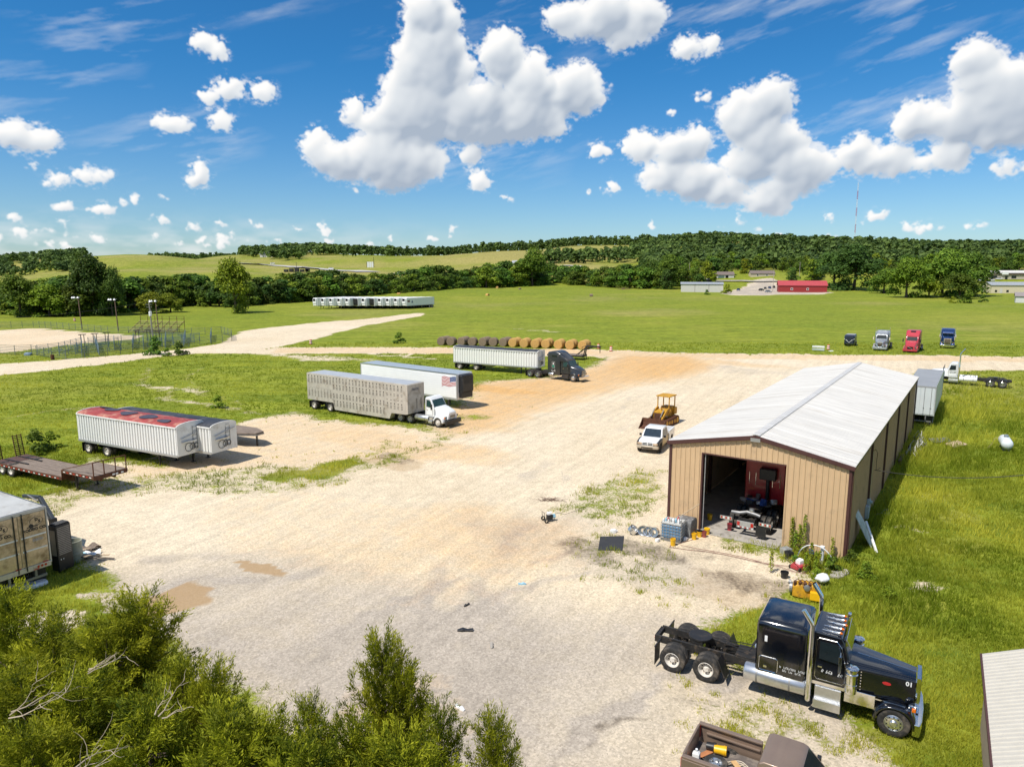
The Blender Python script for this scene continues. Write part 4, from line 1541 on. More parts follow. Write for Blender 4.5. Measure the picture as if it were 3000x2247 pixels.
# --- charcoal sleeper tractor under the grain trailer
AERO = dict(
	drives=(-6.05, -7.40), frame_x1=.5, rims=('alu', 'alu'),
	hood=[(-.62, .95, 1.05, 2.15, .3, 1.0), (-.1, .88, 1.0, 2.08, .3, 1.02), (.5, .72, .95, 1.88, .26, .95), (1.0, .56, .92, 1.66, .22, .8), (1.08, .52, .9, 1.6, .18, .7)],
	cab=dict(hw=1.04, hwt=.95, belt=2.0, roof=3.0, poly=[(-2.2, 1.0), (-.58, 1.0), (-.55, 2.1), (-.95, 2.85), (-1.3, 3.05), (-2.2, 3.05)], ws=((-.57, 2.15, .92), (-.94, 2.82, .84)), split=True, glass=M_glass_green, win=[[(-1.7, 2.05), (-.85, 1.98), (-1.05, 2.68), (-1.2, 2.76), (-1.7, 2.76)]], door=[(-1.8, 2.85), (-1.1, 2.85), (-.80, 2.0), (-.74, 1.1), (-1.8, 1.1)]),
	sleeper=[(-4.28, 1.10, .85, 3.88, .25), (-4.2, 1.14, .72, 3.95, .28), (-3.2, 1.14, .72, 4.15, .3), (-2.75, 1.14, .72, 4.12, .3), (-2.18, 1.13, .72, 3.86, .3)],
	roof_fairing=[(-2.2, 1.10, 2.7, 3.86, .3), (-1.8, 1.06, 2.7, 3.55, .3), (-1.3, 1.0, 2.7, 3.22, .25), (-1.0, .95, 2.75, 2.98, .15)],
	fender=dict(y0=.58, y1=1.2, r=.66, a0=0, a1=172, lip=.12), grille=dict(x=1.12, w0=.42, w1=.46, z0=.85, z1=1.62, lean=.06, bars=10, vert=True),
	bumper=dict(x=1.35, w=1.2, z0=.36, z1=.78), lamp=(.92, .84, 1.05, .17), tanks=[(-4.1, -3.3, .92, .78, .3)], steps=[(-1.9, -.75, .8, 1.22, .38, .95)], step_mat=M_charcoal, mirror=(-.75, 1.36, 1.9, 2.5), mirror_mat=M_plastic_black)
kw = semi('sleeper_tractor', 'charcoal grey sleeper semi tractor coupled to the white grain trailer', veh_at(G(*Z2(1675, 660)), -37.1), -37.1, M_charcoal, AERO)
side_panes(kw, [[(-3.55, 3.28), (-2.65, 3.28), (-2.75, 3.55), (-3.5, 3.55)]], lambda x, z: 1.14, M_glass)
m = MB()
m.prism(rrect(-3.55, -3.05, 1.70, 2.62, .08), -1.150, -1.144)
part('door_sign', m, M_decal_white, kw)
m = MB()
m.prism(rrect(-3.53, -3.07, 1.72, 2.60, .08), -1.154, -1.151)
part('door_sign', m, M_charcoal, kw)
m = MB()
m.prism([(-3.30 + .2 * math.cos(2 * PI * k / 20), 1.98 + .17 * math.sin(2 * PI * k / 20)) for k in range(20)], -1.160, -1.156)
part('round_logo', m, mat('green_decal', (.02, .22, .14), .5), kw)
m = MB()
m.prism([(-3.38, 2.2), (-3.22, 2.2), (-3.22, 2.34), (-3.26, 2.48), (-3.34, 2.48), (-3.38, 2.34)], -1.160, -1.156)
part('logo_figure', m, M_decal_white, kw)
mark_part((6, 7), .8, .13, M_decal_white, kw, side_M(-3.25, -1.152, 1.35), 7)

# --- three tractors parked in a row in the grass
k7 = 650 / 2212


def Z7(x, y):
	return (2350 + x * k7, 900 + y * k7)


def mid(p, q):
	a, b = G(*p), G(*q)
	return ((a[0] + b[0]) / 2, (a[1] + b[1]) / 2)


def from_front(c, ang, dist):
	a = R(ang)
	return (c[0] - dist * math.cos(a), c[1] - dist * math.sin(a))


LONE = dict(AERO)
LONE.update(drives=(-5.6, -6.95),
			hood=[(-.62, .95, 1.05, 2.1, .3, 1.0), (.1, .86, 1.0, 2.02, .34, .95), (.8, .66, .95, 1.86, .34, .8), (1.15, .5, .9, 1.75, .3, .7)],
			cab=dict(AERO['cab'], glass=M_glass, split=False),
			sleeper=[(-4.1, 1.12, .8, 3.45, .3), (-4.0, 1.16, .75, 3.6, .35), (-2.6, 1.16, .75, 3.7, .4), (-2.0, 1.12, .75, 3.6, .4)],
			roof_fairing=[(-2.05, 1.08, 2.7, 3.55, .4), (-1.5, 1.02, 2.7, 3.35, .4), (-1.1, .9, 2.75, 3.05, .2)],
			grille=dict(x=1.22, w0=.36, w1=.62, z0=.72, z1=1.72, lean=.1, bars=5), bumper=dict(x=1.42, w=1.22, z0=.32, z1=.74, mat=M_silver_paint), fender=dict(y0=.55, y1=1.24, r=.72, a0=-8, a1=175, lip=.16),
			stacks=[(-2.02, 1.22, 1.0, 4.2, .07, .0)], step_mat=M_plastic_black, mirror=(-.75, 1.4, 1.9, 2.5), mirror_mat=M_chrome, rims=('alu', 'alu'))
A3 = -124
semi('sleeper_tractor', 'silver sleeper semi tractor with a wide chrome grille parked in the grass', from_front(mid(Z7(692, 430), Z7(850, 438)), A3, 1.0), A3, M_silver_paint, LONE)
VOL = dict(AERO)
VOL.update(drives=(-5.5, -6.85),
		   hood=[(-.62, 1.0, 1.0, 2.05, .3, 1.05), (.1, .95, .95, 1.9, .28, 1.05), (.8, .82, .8, 1.5, .22, .95), (1.15, .72, .7, 1.3, .2, .85)],
		   cab=dict(AERO['cab'], glass=M_glass, split=False, hw=1.08, hwt=1.05),
		   sleeper=[(-4.2, 1.16, .75, 3.95, .2), (-4.1, 1.2, .7, 4.0, .22), (-2.4, 1.2, .7, 4.0, .22), (-2.0, 1.19, .7, 3.95, .22)],
		   roof_fairing=[(-2.05, 1.18, 2.7, 3.95, .22), (-1.5, 1.14, 2.7, 3.5, .22), (-.95, 1.08, 2.75, 3.0, .16)],
		   grille=dict(x=1.18, w0=.46, w1=.52, z0=.68, z1=1.22, lean=.05, bars=12, mat=M_dark), bumper=dict(x=1.36, w=1.2, z0=.3, z1=.66, mat=M_red_paint), fender=dict(y0=.6, y1=1.22, r=.68, a0=-5, a1=172, lip=.14), lamp=(1.0, .92, .98, .16), step_mat=M_red_paint, mirror=(-.5, 1.45, 1.8, 2.5), mirror_mat=M_plastic_black, rims=('alu', 'alu'))
vol = semi('sleeper_tractor', 'faded red high roof semi tractor parked in the grass', from_front(mid(Z7(985, 450), Z7(1160, 460)), A3 - 2, 1.0), A3 - 2, M_red_paint, VOL)
m = MB()
m.bar((1.22, .40, .74), (1.2, -.40, 1.14), .05)
part('grille_slash', m, M_alu, vol)
m = MB()
for s in (0,):
	m.add([(-1.62, -.42, 3.68), (-1.62, .42, 3.68), (-1.9, .42, 3.90), (-1.9, -.42, 3.90), (-1.7, -.42, 3.6), (-1.7, .42, 3.6), (-1.98, .42, 3.82), (-1.98, -.42, 3.82)], [(0, 1, 2, 3), (7, 6, 5, 4), (0, 4, 5, 1), (1, 5, 6, 2), (2, 6, 7, 3), (3, 7, 4, 0)])
part('roof_window', m, M_glass, vol)
BLU = dict(PETE)
BLU.update(drives=(-5.9, -7.25), rims=('alu', 'alu'), trim=M_frame,
		   sleeper=[(-4.5, 1.12, 1.0, 3.5, .2), (-4.4, 1.16, 1.0, 3.62, .24), (-3.2, 1.16, 1.0, 3.62, .26), (-2.92, 1.12, 1.0, 3.5, .22)], stacks=[(-2.76, 1.24, .6, 3.85, .075, 0)],
		   grille=dict(x=.70, w0=.52, w1=.55, z0=.74, z1=1.95, bars=10), cab=dict(PETE['cab'], glass=M_glass))
blu = semi('sleeper_tractor', 'blue long nose semi tractor with square chrome grille parked in the grass', from_front(mid(Z7(1365, 412), Z7(1520, 412)), -121, .9), -121, M_blue_paint, BLU)
m = MB()
m.box(-1.66, -1.2, -.95, .95, 2.80, 2.84)
part('sun_visor', m, M_chrome, blu, bevel=.01)

# --- white bobtail tractor beyond the shed
k6 = 450 / 1657


def Z6(x, y):
	return (2550 + x * k6, 950 + y * k6)


BOB = dict(DAY)
BOB.update(drives=(-6.1, -7.45), rims=('alu', 'alu'), stack_sides=(1,),
		   hood=DAY['hood'], tanks=[(-4.6, -2.5, .92, .85, .33)], stacks=[(-2.45, 1.2, .9, 5.0, .085, .55)], steps=[(-2.4, -1.3, .8, 1.2, .35, 1.05)], tank_mat=M_white_paint, stack_mat=M_chrome,
		   cab=dict(hw=1.02, hwt=.95, belt=1.95, roof=2.95, poly=[(-2.3, .98), (-1.1, .98), (-1.05, 1.95), (-1.3, 2.75), (-1.55, 2.94), (-2.2, 2.94), (-2.3, 2.8)], ws=((-1.06, 2.0, .92), (-1.28, 2.68, .84)), glass=M_glass, win=[[(-2.05, 2.0), (-1.3, 1.96), (-1.45, 2.6), (-2.05, 2.6)]], door=[(-2.15, 2.72), (-1.5, 2.72), (-1.22, 1.9), (-1.22, 1.15), (-2.15, 1.15)]))
BOB['hood'] = [(-1.1, .98, 1.05, 2.0, .25, 1.0), (-.4, .86, 1.0, 1.95, .25, .95), (.4, .7, .95, 1.85, .22, .85), (.8, .6, .9, 1.75, .2, .7)]
_w = G(*Z6(1420, 692))
a = R(146)
# its left rear wheel touches the ground there (x = -7.45, y = +1.08)
BOBLOC = (_w[0] - (-7.45 * math.cos(a) - 1.22 * math.sin(a)), _w[1] - (-7.45 * math.sin(a) + 1.22 * math.cos(a)))
bob = semi('bobtail_tractor', 'white bobtail semi tractor with bare frame parked across from the box trailer', BOBLOC, 146, M_white_paint, BOB)
fender(bob, -6.1, .52, .62, .62, 1.26, 10, 150, M_plastic_black, .03, name='rear_fender')
fender(bob, -7.45, .52, .62, .62, 1.26, 20, 170, M_plastic_black, .03, name='rear_fender')
m = MB()
for k in range(5):
	m.tube([(-2.8 - .5 * k, -.2 + .1 * k, 1.05), (-2.9 - .5 * k, -.1, 1.5 + .15 * (k % 2)), (-3.1 - .5 * k, .1, 1.7 - .1 * k), (-3.2 - .6 * k, .15, 1.1)], .022, 6)
part('air_hose', m, M_plastic_black, bob)
mark_part((8, 6), .8, .13, M_decal_black, bob, side_M(-1.7, 1.045, 1.68, False), 9)

# ------------------------------------------------------------------ trailers (x forward from the rear end, y centred)
def place(rear_px, front_px, z, W, right=True):
	"""origin and heading from the two ends of the near roof edge"""
	a, b = G(*rear_px, z), G(*front_px, z)
	ang = math.atan2(b[1] - a[1], b[0] - a[0])
	s = 1 if right else -1
	return (a[0] - math.sin(ang) * W / 2 * s, a[1] + math.cos(ang) * W / 2 * s), math.degrees(ang), math.hypot(b[0] - a[0], b[1] - a[1])


def landing_gear(root, x, ztop, y=.75):
	for s in (-1, 1):
		m = MB()
		m.box(x - .07, x + .07, s * y - .07, s * y + .07, .32, ztop)
		m.box(x - .05, x + .05, s * y - .05, s * y + .05, .06, .4)
		m.box(x - .15, x + .15, s * y - .15, s * y + .15, 0, .06)
		m.bar((x, s * y, .7), (x - .7, s * .45, ztop), .06)
		part('landing_leg', m, M_frame, root)
	m = MB()
	m.bar((x, -y, .9), (x, y, .9), .06)
	part('leg_brace', m, M_frame, root)


def trailer_axles(root, xs, style='white'):
	for x in xs:
		dual_axle(root, x, style)
	m = MB()
	for s in (-1, 1):
		m.box(min(xs) - .8, max(xs) + 1.2, s * .5 - .05, s * .5 + .05, .78, 1.06)
		for x in xs:
			m.cyl((x - .3, s * .5, .5), (x - .3, s * .5, .8), .11, n=8)
	part('bogie_frame', m, M_frame, root)
	for s in (-1, 1):
		m = MB()
		m.box(min(xs) - .78, min(xs) - .76, s * .92 - .3, s * .92 + .3, .16, .95)
		part('mud_flap', m, M_plastic_black, root)


def rear_bumper(root, y=1.1):
	m = MB()
	m.box(.0, .08, -y, y, .50, .62)
	for s in (-.6, .6):
		m.box(.0, .08, s - .05, s + .05, .6, 1.12)
	part('rear_bumper', m, M_steel, root)


def van_trailer(name, label, loc, ang, L, W=2.6, z0=1.15, z1=4.1, side=None, roof=None, axles=(1.2, 2.5), unit='black', group=None, legs=True, doors=True, lines=True, cat='trailer'):
	root = thing(name, loc, ang, label, cat, group)
	m = MB()
	m.box(0, L, -W / 2, W / 2, z0, z1 - .02)
	part('body', m, side or M_trailer_white, root, bevel=.04)
	m = MB()
	m.box(.04, L - .04, -W / 2 + .05, W / 2 - .05, z1 - .018, z1 + .012)
	part('roof', m, roof or M_roof_alu, root)
	for s in (-1, 1):
		m = MB()
		m.box(-.01, L + .01, s * W / 2 - .012, s * W / 2 + .012, z1 - .12, z1 + .02)
		part('top_rail', m, M_alu, root)
		m = MB()
		m.box(-.01, L + .01, s * W / 2 - .012, s * W / 2 + .014, z0 - .03, z0 + .20)
		part('bottom_rail', m, M_alu_dull, root)
		if lines:
			m = MB()
			zz = z0 + .35
			while zz < z1 - .25:
				m.box(.06, L - .06, s * (W / 2 + .006) - .006, s * (W / 2 + .006) + .006, zz, zz + .10)
				zz += .22
			o = part('side_slats', m, side or M_trailer_white, root)
			o['kind'] = 'stuff'
	for sx in (0, L):
		for s in (-1, 1):
			m = MB()
			m.box(sx - .05, sx + .05, s * W / 2 - .05, s * W / 2 + .016, z0, z1 - .02)
			part('corner_post', m, M_alu_dull, root)
	trailer_axles(root, axles)
	rear_bumper(root)
	if legs:
		landing_gear(root, L - 2.9, z0)
	if doors:
		for s in (-1, 1):
			m = MB()
			m.box(-.035, -.005, s * .03 if s > 0 else -W / 2 + .08, W / 2 - .08 if s > 0 else -.03, z0 + .12, z1 - .16)
			d = part('rear_door', m, side or M_trailer_white, root, bevel=.01)
			for yy in (.35, .95):
				m = MB()
				m.cyl((-.06, s * yy, z0 + .05), (-.06, s * yy, z1 - .1), .017, n=8)
				m.box(-.085, -.04, s * yy - .05, s * yy + .05, z0 + .75, z0 + .81)
				part('lock_rod', m, M_steel, d)
		m = MB()
		m.box(-.02, .02, -W / 2 + .02, W / 2 - .02, z1 - .14, z1)
		part('rear_header', m, M_alu_dull, root)
	if unit:
		um = {'black': M_plastic_black, 'white': M_white_paint}[unit]
		m = MB()
		m.rloft([(L, .98, 1.95, z1 - .12, .1), (L + .45, .98, 1.95, z1 - .14, .16), (L + .58, .88, 2.1, z1 - .3, .16)])
		u = part('cooling_unit', m, um, root, smooth=35)
		m = MB()
		for k in range(10):
			m.box(L + .575, L + .60, -.62, .62, 3.0 + .085 * k, 3.045 + .085 * k)
		m.box(L + .47, L + .585, -.70, .70, 2.95, 3.88)
		part('louvre', m, M_dark if unit == 'white' else M_frame, u)
		m = MB()
		m.box(L + .02, L + .42, -.95, .95, 1.35, 1.93)
		part('fuel_box', m, um, u, bevel=.02)
	return root


# --- perforated aluminium livestock trailer
def cattle_trailer():
	W, z1 = 2.55, 4.15
	loc, ang, L = place(Z1(150, 208), Z1(1318, 355), 4.1, W)
	L = 15.3
	root = thing('livestock_trailer', loc, ang, 'perforated bare aluminium livestock trailer behind the white day cab tractor', 'trailer')
	A = mat('weathered_livestock_aluminium', (.50, .46, .40), .5, .25, .4, var=.14, vscale=1.2, dirt=(.27, .215, .15), dscale=1.1, dirt_amt=.36)
	poly = [(0, 1.12), (4.2, 1.12), (4.45, .36), (12.7, .36), (13.0, 1.0), (15.0, 1.05), (L, 1.12), (L, z1 - .05), (L - .06, z1), (.03, z1), (0, z1 - .04)]
	m = MB()
	m.prism(poly, -W / 2, W / 2)
	part('body', m, A, root, bevel=.10, smooth=40)
	m = MB()
	m.box(.15, L - .25, -W / 2 + .12, W / 2 - .12, z1 + .001, z1 + .02)
	part('roof', m, M_roof_alu, root)
	slots = MB()

	def dot(x, z, r=.10):
		slots.add([(x + r * .62 * math.cos(2 * PI * k / 10), 0, z + r * math.sin(2 * PI * k / 10)) for k in range(10)], [tuple(range(10))])

	def holes(x, za, zb, n):
		for r_ in range(n):
			zc = za + (zb - za) * (r_ + .5) / n
			for dx in (-.065, .065):
				slots.add([(x + dx - .04, 0, zc - .034), (x + dx + .04, 0, zc - .034), (x + dx + .04, 0, zc + .034), (x + dx - .04, 0, zc + .034)], [(0, 1, 2, 3)])
	x = .35
	k = 0
	while x < L - .35:
		dot(x, 3.86)
		if x < 4.0:
			holes(x, 3.10, 3.68, 5)
			dot(x, 2.42, .06)
			holes(x, 1.55, 2.30, 6)
		elif x < 12.1:
			holes(x, 3.36, 3.70, 3)
			dot(x, 3.10)
			holes(x, 2.62, 2.95, 3)
			dot(x, 2.12)
			holes(x, 1.66, 1.98, 3)
			dot(x, 1.36)
			holes(x, .78, 1.22, 4)
		else:
			holes(x, 3.36, 3.70, 3)
			holes(x, 2.80, 3.10, 2)
			holes(x, 2.35, 2.45, 1)
			dot(x, 2.02)
			holes(x, 1.44, 1.86, 3)
		x += .505
		k += 1
	for s in (-1, 1):
		c = MB()
		c.v = [(p[0], s * (W / 2 + .004), p[2]) for p in slots.v]
		c.f, c.mi = list(slots.f), list(slots.mi)
		o = part('vent_slots', c, M_dark, root)
		o['kind'] = 'stuff'
		for (xa, xb, zz) in ((.05, L - .2, 2.58 if s else 0), (.05, 4.2, 2.60), (4.2, 12.9, 3.26), (4.2, 12.9, 1.52), (12.2, L - .2, 2.25)):
			m = MB()
			m.box(xa, xb, s * W / 2 - .01, s * W / 2 + .022, zz - .02, zz + .02)
			part('side_rail', m, A, root)
		for q in range(4):
			xx = (4.22, 12.05, 8.1, L - .32)[q]
			m = MB()
			m.box(xx - .03, xx + .03, s * W / 2 - .01, s * W / 2 + .026, 1.14 if q in (0, 3) else .5, z1 - .12)
			part('side_post', m, A, root)
	trailer_axles(root, (.95, 3.6))
	fender(root, .95, .52, .58, .62, 1.27, 0, 180, M_frame, .02, name='wheel_arch')
	fender(root, 3.6, .52, .58, .62, 1.27, 0, 180, M_frame, .02, name='wheel_arch')
	m = MB()
	m.box(L + .001, L + .02, -.62, .42, 3.45, 3.72)
	part('nose_plate', m, M_steel, root)
	mark_part((7,), .85, .15, M_decal_black, root, front_M(L + .024, -.1, 3.58), 11)
	for (yy, w_) in ((.75, .03), (.1, .03)):
		m = MB()
		m.box(L + .001, L + .03, yy - .02, yy + .02, 1.5, 2.6)
		part('nose_handle', m, M_frame, root)
	landing_gear(root, 12.3, 1.0, .8)
	return root


cattle_trailer()

# --- white refrigerated trailer with a flag painted near its front
loc, ang, L = place(Z1(778, 90), Z1(1905, 225), 4.1, 2.6)
reef = van_trailer('refrigerated_trailer', 'white refrigerated trailer with a waving flag painted near its black cooling unit', loc, ang, 15.9, side=M_trailer_white2, roof=mat('pale_blue_roof', (.36, .42, .47), .45, .3, var=.08, vscale=.5))
Lr = 15.9


def flag(root, x1, zt, w, h, y):
	def pt(u, v):                                     # u: 0 staff (front) .. 1 fly, v: 0 top .. 1 bottom
		x = x1 - u * w
		z = zt - v * h - .20 * u * h + .075 * math.sin(u * 9 + .6) * (.4 + u)
		return (x, y, z)
	red, white, blue = MB(), MB(), MB()
	n = 12
	for i in range(13):
		tgt = red if i % 2 == 0 else white
		for k in range(n):
			u0, u1 = k / n, (k + 1) / n
			if i < 7 and u1 <= .42:
				continue
			tgt.quad(pt(u0, i / 13), pt(u1, i / 13), pt(u1, (i + 1) / 13), pt(u0, (i + 1) / 13))
	for k in range(5):
		blue.quad(pt(k / n, 0), pt((k + 1) / n, 0), pt((k + 1) / n, 7 / 13), pt(k / n, 7 / 13))
	fl = part('flag_stripes', white, M_decal_white, root)
	part('red_stripes', red, M_decal_red, fl)
	cn = part('flag_canton', blue, M_navy, root)
	st = MB()
	for r_ in range(5):
		for c_ in range(6):
			p = pt(.03 + .065 * c_ + .02 * (r_ % 2), .05 + .10 * r_)
			st.add([(p[0] + .032 * math.cos(2 * PI * q / 5 + .3), y - .003, p[2] + .032 * math.sin(2 * PI * q / 5 + .3)) for q in range(5)], [(0, 1, 2, 3, 4)])
	o = part('stars', st, M_decal_white, cn)
	o['kind'] = 'stuff'


flag(reef, Lr - .10, 3.80, 2.15, 1.05, -1.322)


# --- corrugated hopper / grain trailers
def grain_trailer(name, label, loc, ang, L, ztop, tarp, z0=1.2, axles=(1.0, 3.6), W=2.6, n_rib=40, legs=True, spots=None, zr=.22, rust=False):
	root = thing(name, loc, ang, label, 'trailer')
	m = MB()
	m.box(.05, L - .05, -W / 2 + .09, W / 2 - .09, z0, ztop)
	part('body', m, M_corr_white, root)
	rib = MB()
	rw = L / n_rib
	rib.prism([(-rw * .36, 0), (-rw * .26, -.10), (rw * .26, -.10), (rw * .36, 0)], z0 + .06, ztop - .06, 'z')
	rme = rib.mesh('side_rib', [M_corr_white])
	for s in (-1, 1):
		for k in range(n_rib):
			link('side_rib', rme, root, (rw * (k + .5), s * (W / 2 - .09), 0), (0, 0, 0 if s < 0 else PI))
		m = MB()
		m.box(0, L, s * W / 2 - .06, s * W / 2 + .03, ztop - .08, ztop + .03)
		part('top_rail', m, M_trailer_white if not rust else M_rust, root)
		m = MB()
		m.box(0, L, s * W / 2 - .06, s * W / 2 + .03, z0 - .10, z0 + .08)
		part('bottom_rail', m, M_alu_dull, root)
	for x in (0, L):
		m = MB()
		sgn = 1 if x else -1
		prof = [(-W / 2, z0 - .05), (W / 2, z0 - .05), (W / 2, ztop + .02)] + [(W / 2 * math.cos(PI * k / 10), ztop + .02 + (zr + .06) * math.sin(PI * k / 10)) for k in range(1, 10)] + [(-W / 2, ztop + .02)]
		m.prism(prof, x - .04, x + .04, 'x')
		part('end_wall', m, M_trailer_white, root, bevel=.015)
	rings = []
	nx_ = 26
	for k in range(nx_ + 1):
		x = .06 + (L - .12) * k / nx_
		sag = .03 * math.sin(k * 2.1) + .015 * math.sin(k * 5.3)
		ring = []
		for q in range(11):
			t = PI * q / 10
			ring.append((x, W / 2 * 1.012 * math.cos(t), ztop + .03 + (zr + sag) * math.sin(t)))
		ring += [(x, -W / 2 * 1.012, ztop - .08), (x, W / 2 * 1.012, ztop - .08)]
		rings.append(ring)
	m = MB()
	m.loft(rings)
	part('tarp', m, tarp, root, smooth=50)
	if spots:
		for (xs, ys, rx, ry) in spots:
			m = MB()
			ring, n = [], 18
			for k in range(n):
				t = 2 * PI * k / n
				q = 1 + .12 * math.sin(3 * t + xs)
				yy = ys + ry * q * math.sin(t)
				ring.append((xs + rx * q * math.cos(t), yy, ztop + .065 + (zr + .028) * math.sqrt(max(0, 1 - (yy / (W / 2)) ** 2))))
			m.add(ring, [tuple(range(n))])
			part('tarp_patch', m, mat('dark_tarp_patch', (.06, .055, .075), .6, var=.2), root)
	for k in range(7):
		m = MB()
		xx = 1 + (L - 2) * k / 6
		m.box(xx - .04, xx + .04, -W / 2 - .05, -W / 2 - .02, ztop - .14, ztop + .05)
		part('tarp_strap', m, M_frame, root)
	m = MB()                                        # sloped hoppers below
	for (xa, xb) in ((4.4, 7.4), (7.6, L - 2.2)):
		xm = (xa + xb) / 2
		m.add([(xa, -1.2, z0), (xb, -1.2, z0), (xb, 1.2, z0), (xa, 1.2, z0), (xm - .35, -.35, .55), (xm + .35, -.35, .55), (xm + .35, .35, .55), (xm - .35, .35, .55)], [(0, 3, 2, 1), (4, 5, 6, 7), (0, 1, 5, 4), (1, 2, 6, 5), (2, 3, 7, 6), (3, 0, 4, 7)])
	part('hopper_chute', m, M_alu_dull, root)
	trailer_axles(root, axles)
	rear_bumper(root)
	if legs:
		landing_gear(root, L - 2.9, z0)
	# nose: ladder, platform and coiled hoses
	m = MB()
	for s in (-.35, .05):
		m.tube([(L + .08, s + .5, z0 + .3), (L + .08, s + .5, ztop - .1)], .018, 6)
	for k in range(6):
		m.tube([(L + .08, .15, z0 + .45 + .33 * k), (L + .08, .55, z0 + .45 + .33 * k)], .015, 6)
	part('ladder', m, M_steel, root)
	m = MB()
	m.box(L + .04, L + .32, -.9, .3, z0 + 1.02, z0 + 1.08)
	part('platform', m, M_alu, root)
	m = MB()
	m.tube([(L + .12, -1.0, z0 + 1.35), (L + .12, 1.1, z0 + 1.75)], .03, 8)
	part('crank_arm', m, M_alu_dull, root)
	for k in range(3):
		m = MB()
		cy = -.3 + .35 * k
		r_ = (.34, .24, .2)[k]
		m.tube([(L + .10, cy + r_ * math.cos(2 * PI * q / 14), z0 + .55 + r_ * math.sin(2 * PI * q / 14)) for q in range(15)], .022, 6)
		part('hose', m, M_plastic_black, root)
	return root


k3 = 580 / 2212


def Z3(x, y):
	return (200 + x * k3, 1170 + y * k3)


M_tarp_red = mat('red_tarp', (.31, .058, .05), .55, 0, .3, var=.22, vscale=1.2, dirt=(.50, .27, .19), dscale=.9, dirt_amt=.35)
M_tarp_black = mat('black_tarp', (.035, .036, .04), .5, 0, .4, var=.3, vscale=1.0, dirt=(.10, .10, .11), dscale=.7, dirt_amt=.4)
loc, ang, L = place(Z3(90, 150), Z3(1190, 312), 3.55, 2.6)
grain_trailer('hopper_trailer', 'white ribbed hopper trailer under a red tarp with dark patches', loc, ang, L + .1, 3.5, M_tarp_red, spots=[(2.6, .3, .75, .55), (5.2, -.1, .8, .6), (8.0, -.25, .85, .6), (10.4, -.7, .7, .35), (1.0, .75, .9, .3)], n_rib=38, axles=(1.0, 3.5))
a2_ = R(ang)
# its neighbour stands close alongside, a little further forward
fx, fy = G(*Z3(1580, 290), 3.5)
L2 = 12.6
loc2 = (fx - L2 * math.cos(a2_) - math.sin(a2_) * 1.3, fy - L2 * math.sin(a2_) + math.cos(a2_) * 1.3)
grain_trailer('hopper_trailer', 'white ribbed hopper trailer under a black tarp beside the red tarped one', loc2, ang, L2, 3.28, M_tarp_black, n_rib=38, axles=(1.0, 3.5))
loc3, ang3, L3 = place(Z2(125, 205), Z2(1190, 270), 3.5, 2.6)
grain_trailer('grain_trailer', 'white ribbed grain trailer with black tarp behind the charcoal tractor', loc3, ang3, L3 + .3, 3.45, M_tarp_black, n_rib=34, axles=(1.0, 4.0), z0=1.15, zr=.16)


# --- low gooseneck deck poking out beyond the hoppers
p = G(*Z3(1995, 350), 1.3)
root = thing('gooseneck_deck', (p[0], p[1], 0), ang, 'grey flat gooseneck deck sticking out beyond the black tarped hopper', 'trailer')
m = MB()
m.prism([(-9, -1.2), (0, -1.2), (1.6, -.45), (1.6, .45), (0, 1.2), (-9, 1.2)], 1.2, 1.34, 'z')
part('deck', m, M_wood_deck, root, bevel=.02)
m = MB()
m.prism([(-9, -1.22), (.02, -1.22), (1.64, -.47), (1.64, .47), (.02, 1.22), (-9, 1.22)], 1.08, 1.19, 'z')
part('deck_frame', m, M_steel, root)
m = MB()
m.bar((1.2, 0, 1.1), (1.2, 0, .0), .12)
part('jack', m, M_frame, root)
trailer_axles(root, (-7.6, -6.3))

# --- rusty step deck trailer
k4 = 420 / 2212


def Z4(x, y):
	return (x * k4, 1260 + y * k4)


pf = G(*Z4(1440, 728), 1.5)
angf = -27.5
af = R(angf)
Lf = 12.9
W = 2.55
locf = (pf[0] - Lf * math.cos(af) - math.sin(af) * W / 2, pf[1] - Lf * math.sin(af) + math.cos(af) * W / 2)
root = thing('step_deck_trailer', locf, angf, 'rusty step deck flatbed trailer with weathered planks and raised loading ramps', 'trailer')
XS = 9.1
m = MB()
for s in (-1, 1):
	m.box(0, XS, s * 1.25 - .03, s * 1.25 + .03, .74, .97)
	m.box(0, XS + .2, s * .5 - .06, s * .5 + .06, .5, .9)
	m.box(XS, Lf, s * 1.25 - .03, s * 1.25 + .03, 1.30, 1.52)
	m.box(XS - .1, Lf - .3, s * .5 - .06, s * .5 + .06, 1.0, 1.46)
m.box(XS - .06, XS, -1.25, 1.25, .74, 1.50)
m.box(Lf - .06, Lf, -1.25, 1.25, 1.22, 1.50)
m.box(0, .08, -1.25, 1.25, .72, .96)
for k in range(9):
	m.box(.5 + k, .58 + k, -1.24, 1.24, .74, .90)
part('deck_frame', m, M_rust, root, bevel=.01)
npk = 9
for (xa, xb, zz) in ((.10, XS - .07, .97), (XS + .0, Lf - .07, 1.52)):
	wpk = 2.44 / npk
	for k in range(npk):
		m = MB()
		y0 = -1.22 + wpk * k
		dz = random.uniform(-.008, .008)
		m.box(xa + random.uniform(0, .03), xb - random.uniform(0, .03), y0 + .008, y0 + wpk - .008, zz - .04 + dz, zz + .01 + dz)
		part('plank', m, M_wood_deck, root)
m = MB()
m.add([(.0, -1.2, .985), (2.2, -1.2, .985), (2.2, 1.2, .985), (.0, 1.2, .985)], [(0, 1, 2, 3)])
m.add([(1.9, -1.2, .99), (2.7, -.9, .99), (2.7, 1.0, .99), (1.9, 1.2, .99)], [(0, 1, 2, 3)])
for z_ in (0,):
	m2 = MB()
	m2.box(.1, 1.9, -1.22, 1.22, .985, .995)
	part('tread_plate', m2, mat('brown_tread_plate', (.10, .055, .045), .7, .2, var=.3), root)
tape = MB()
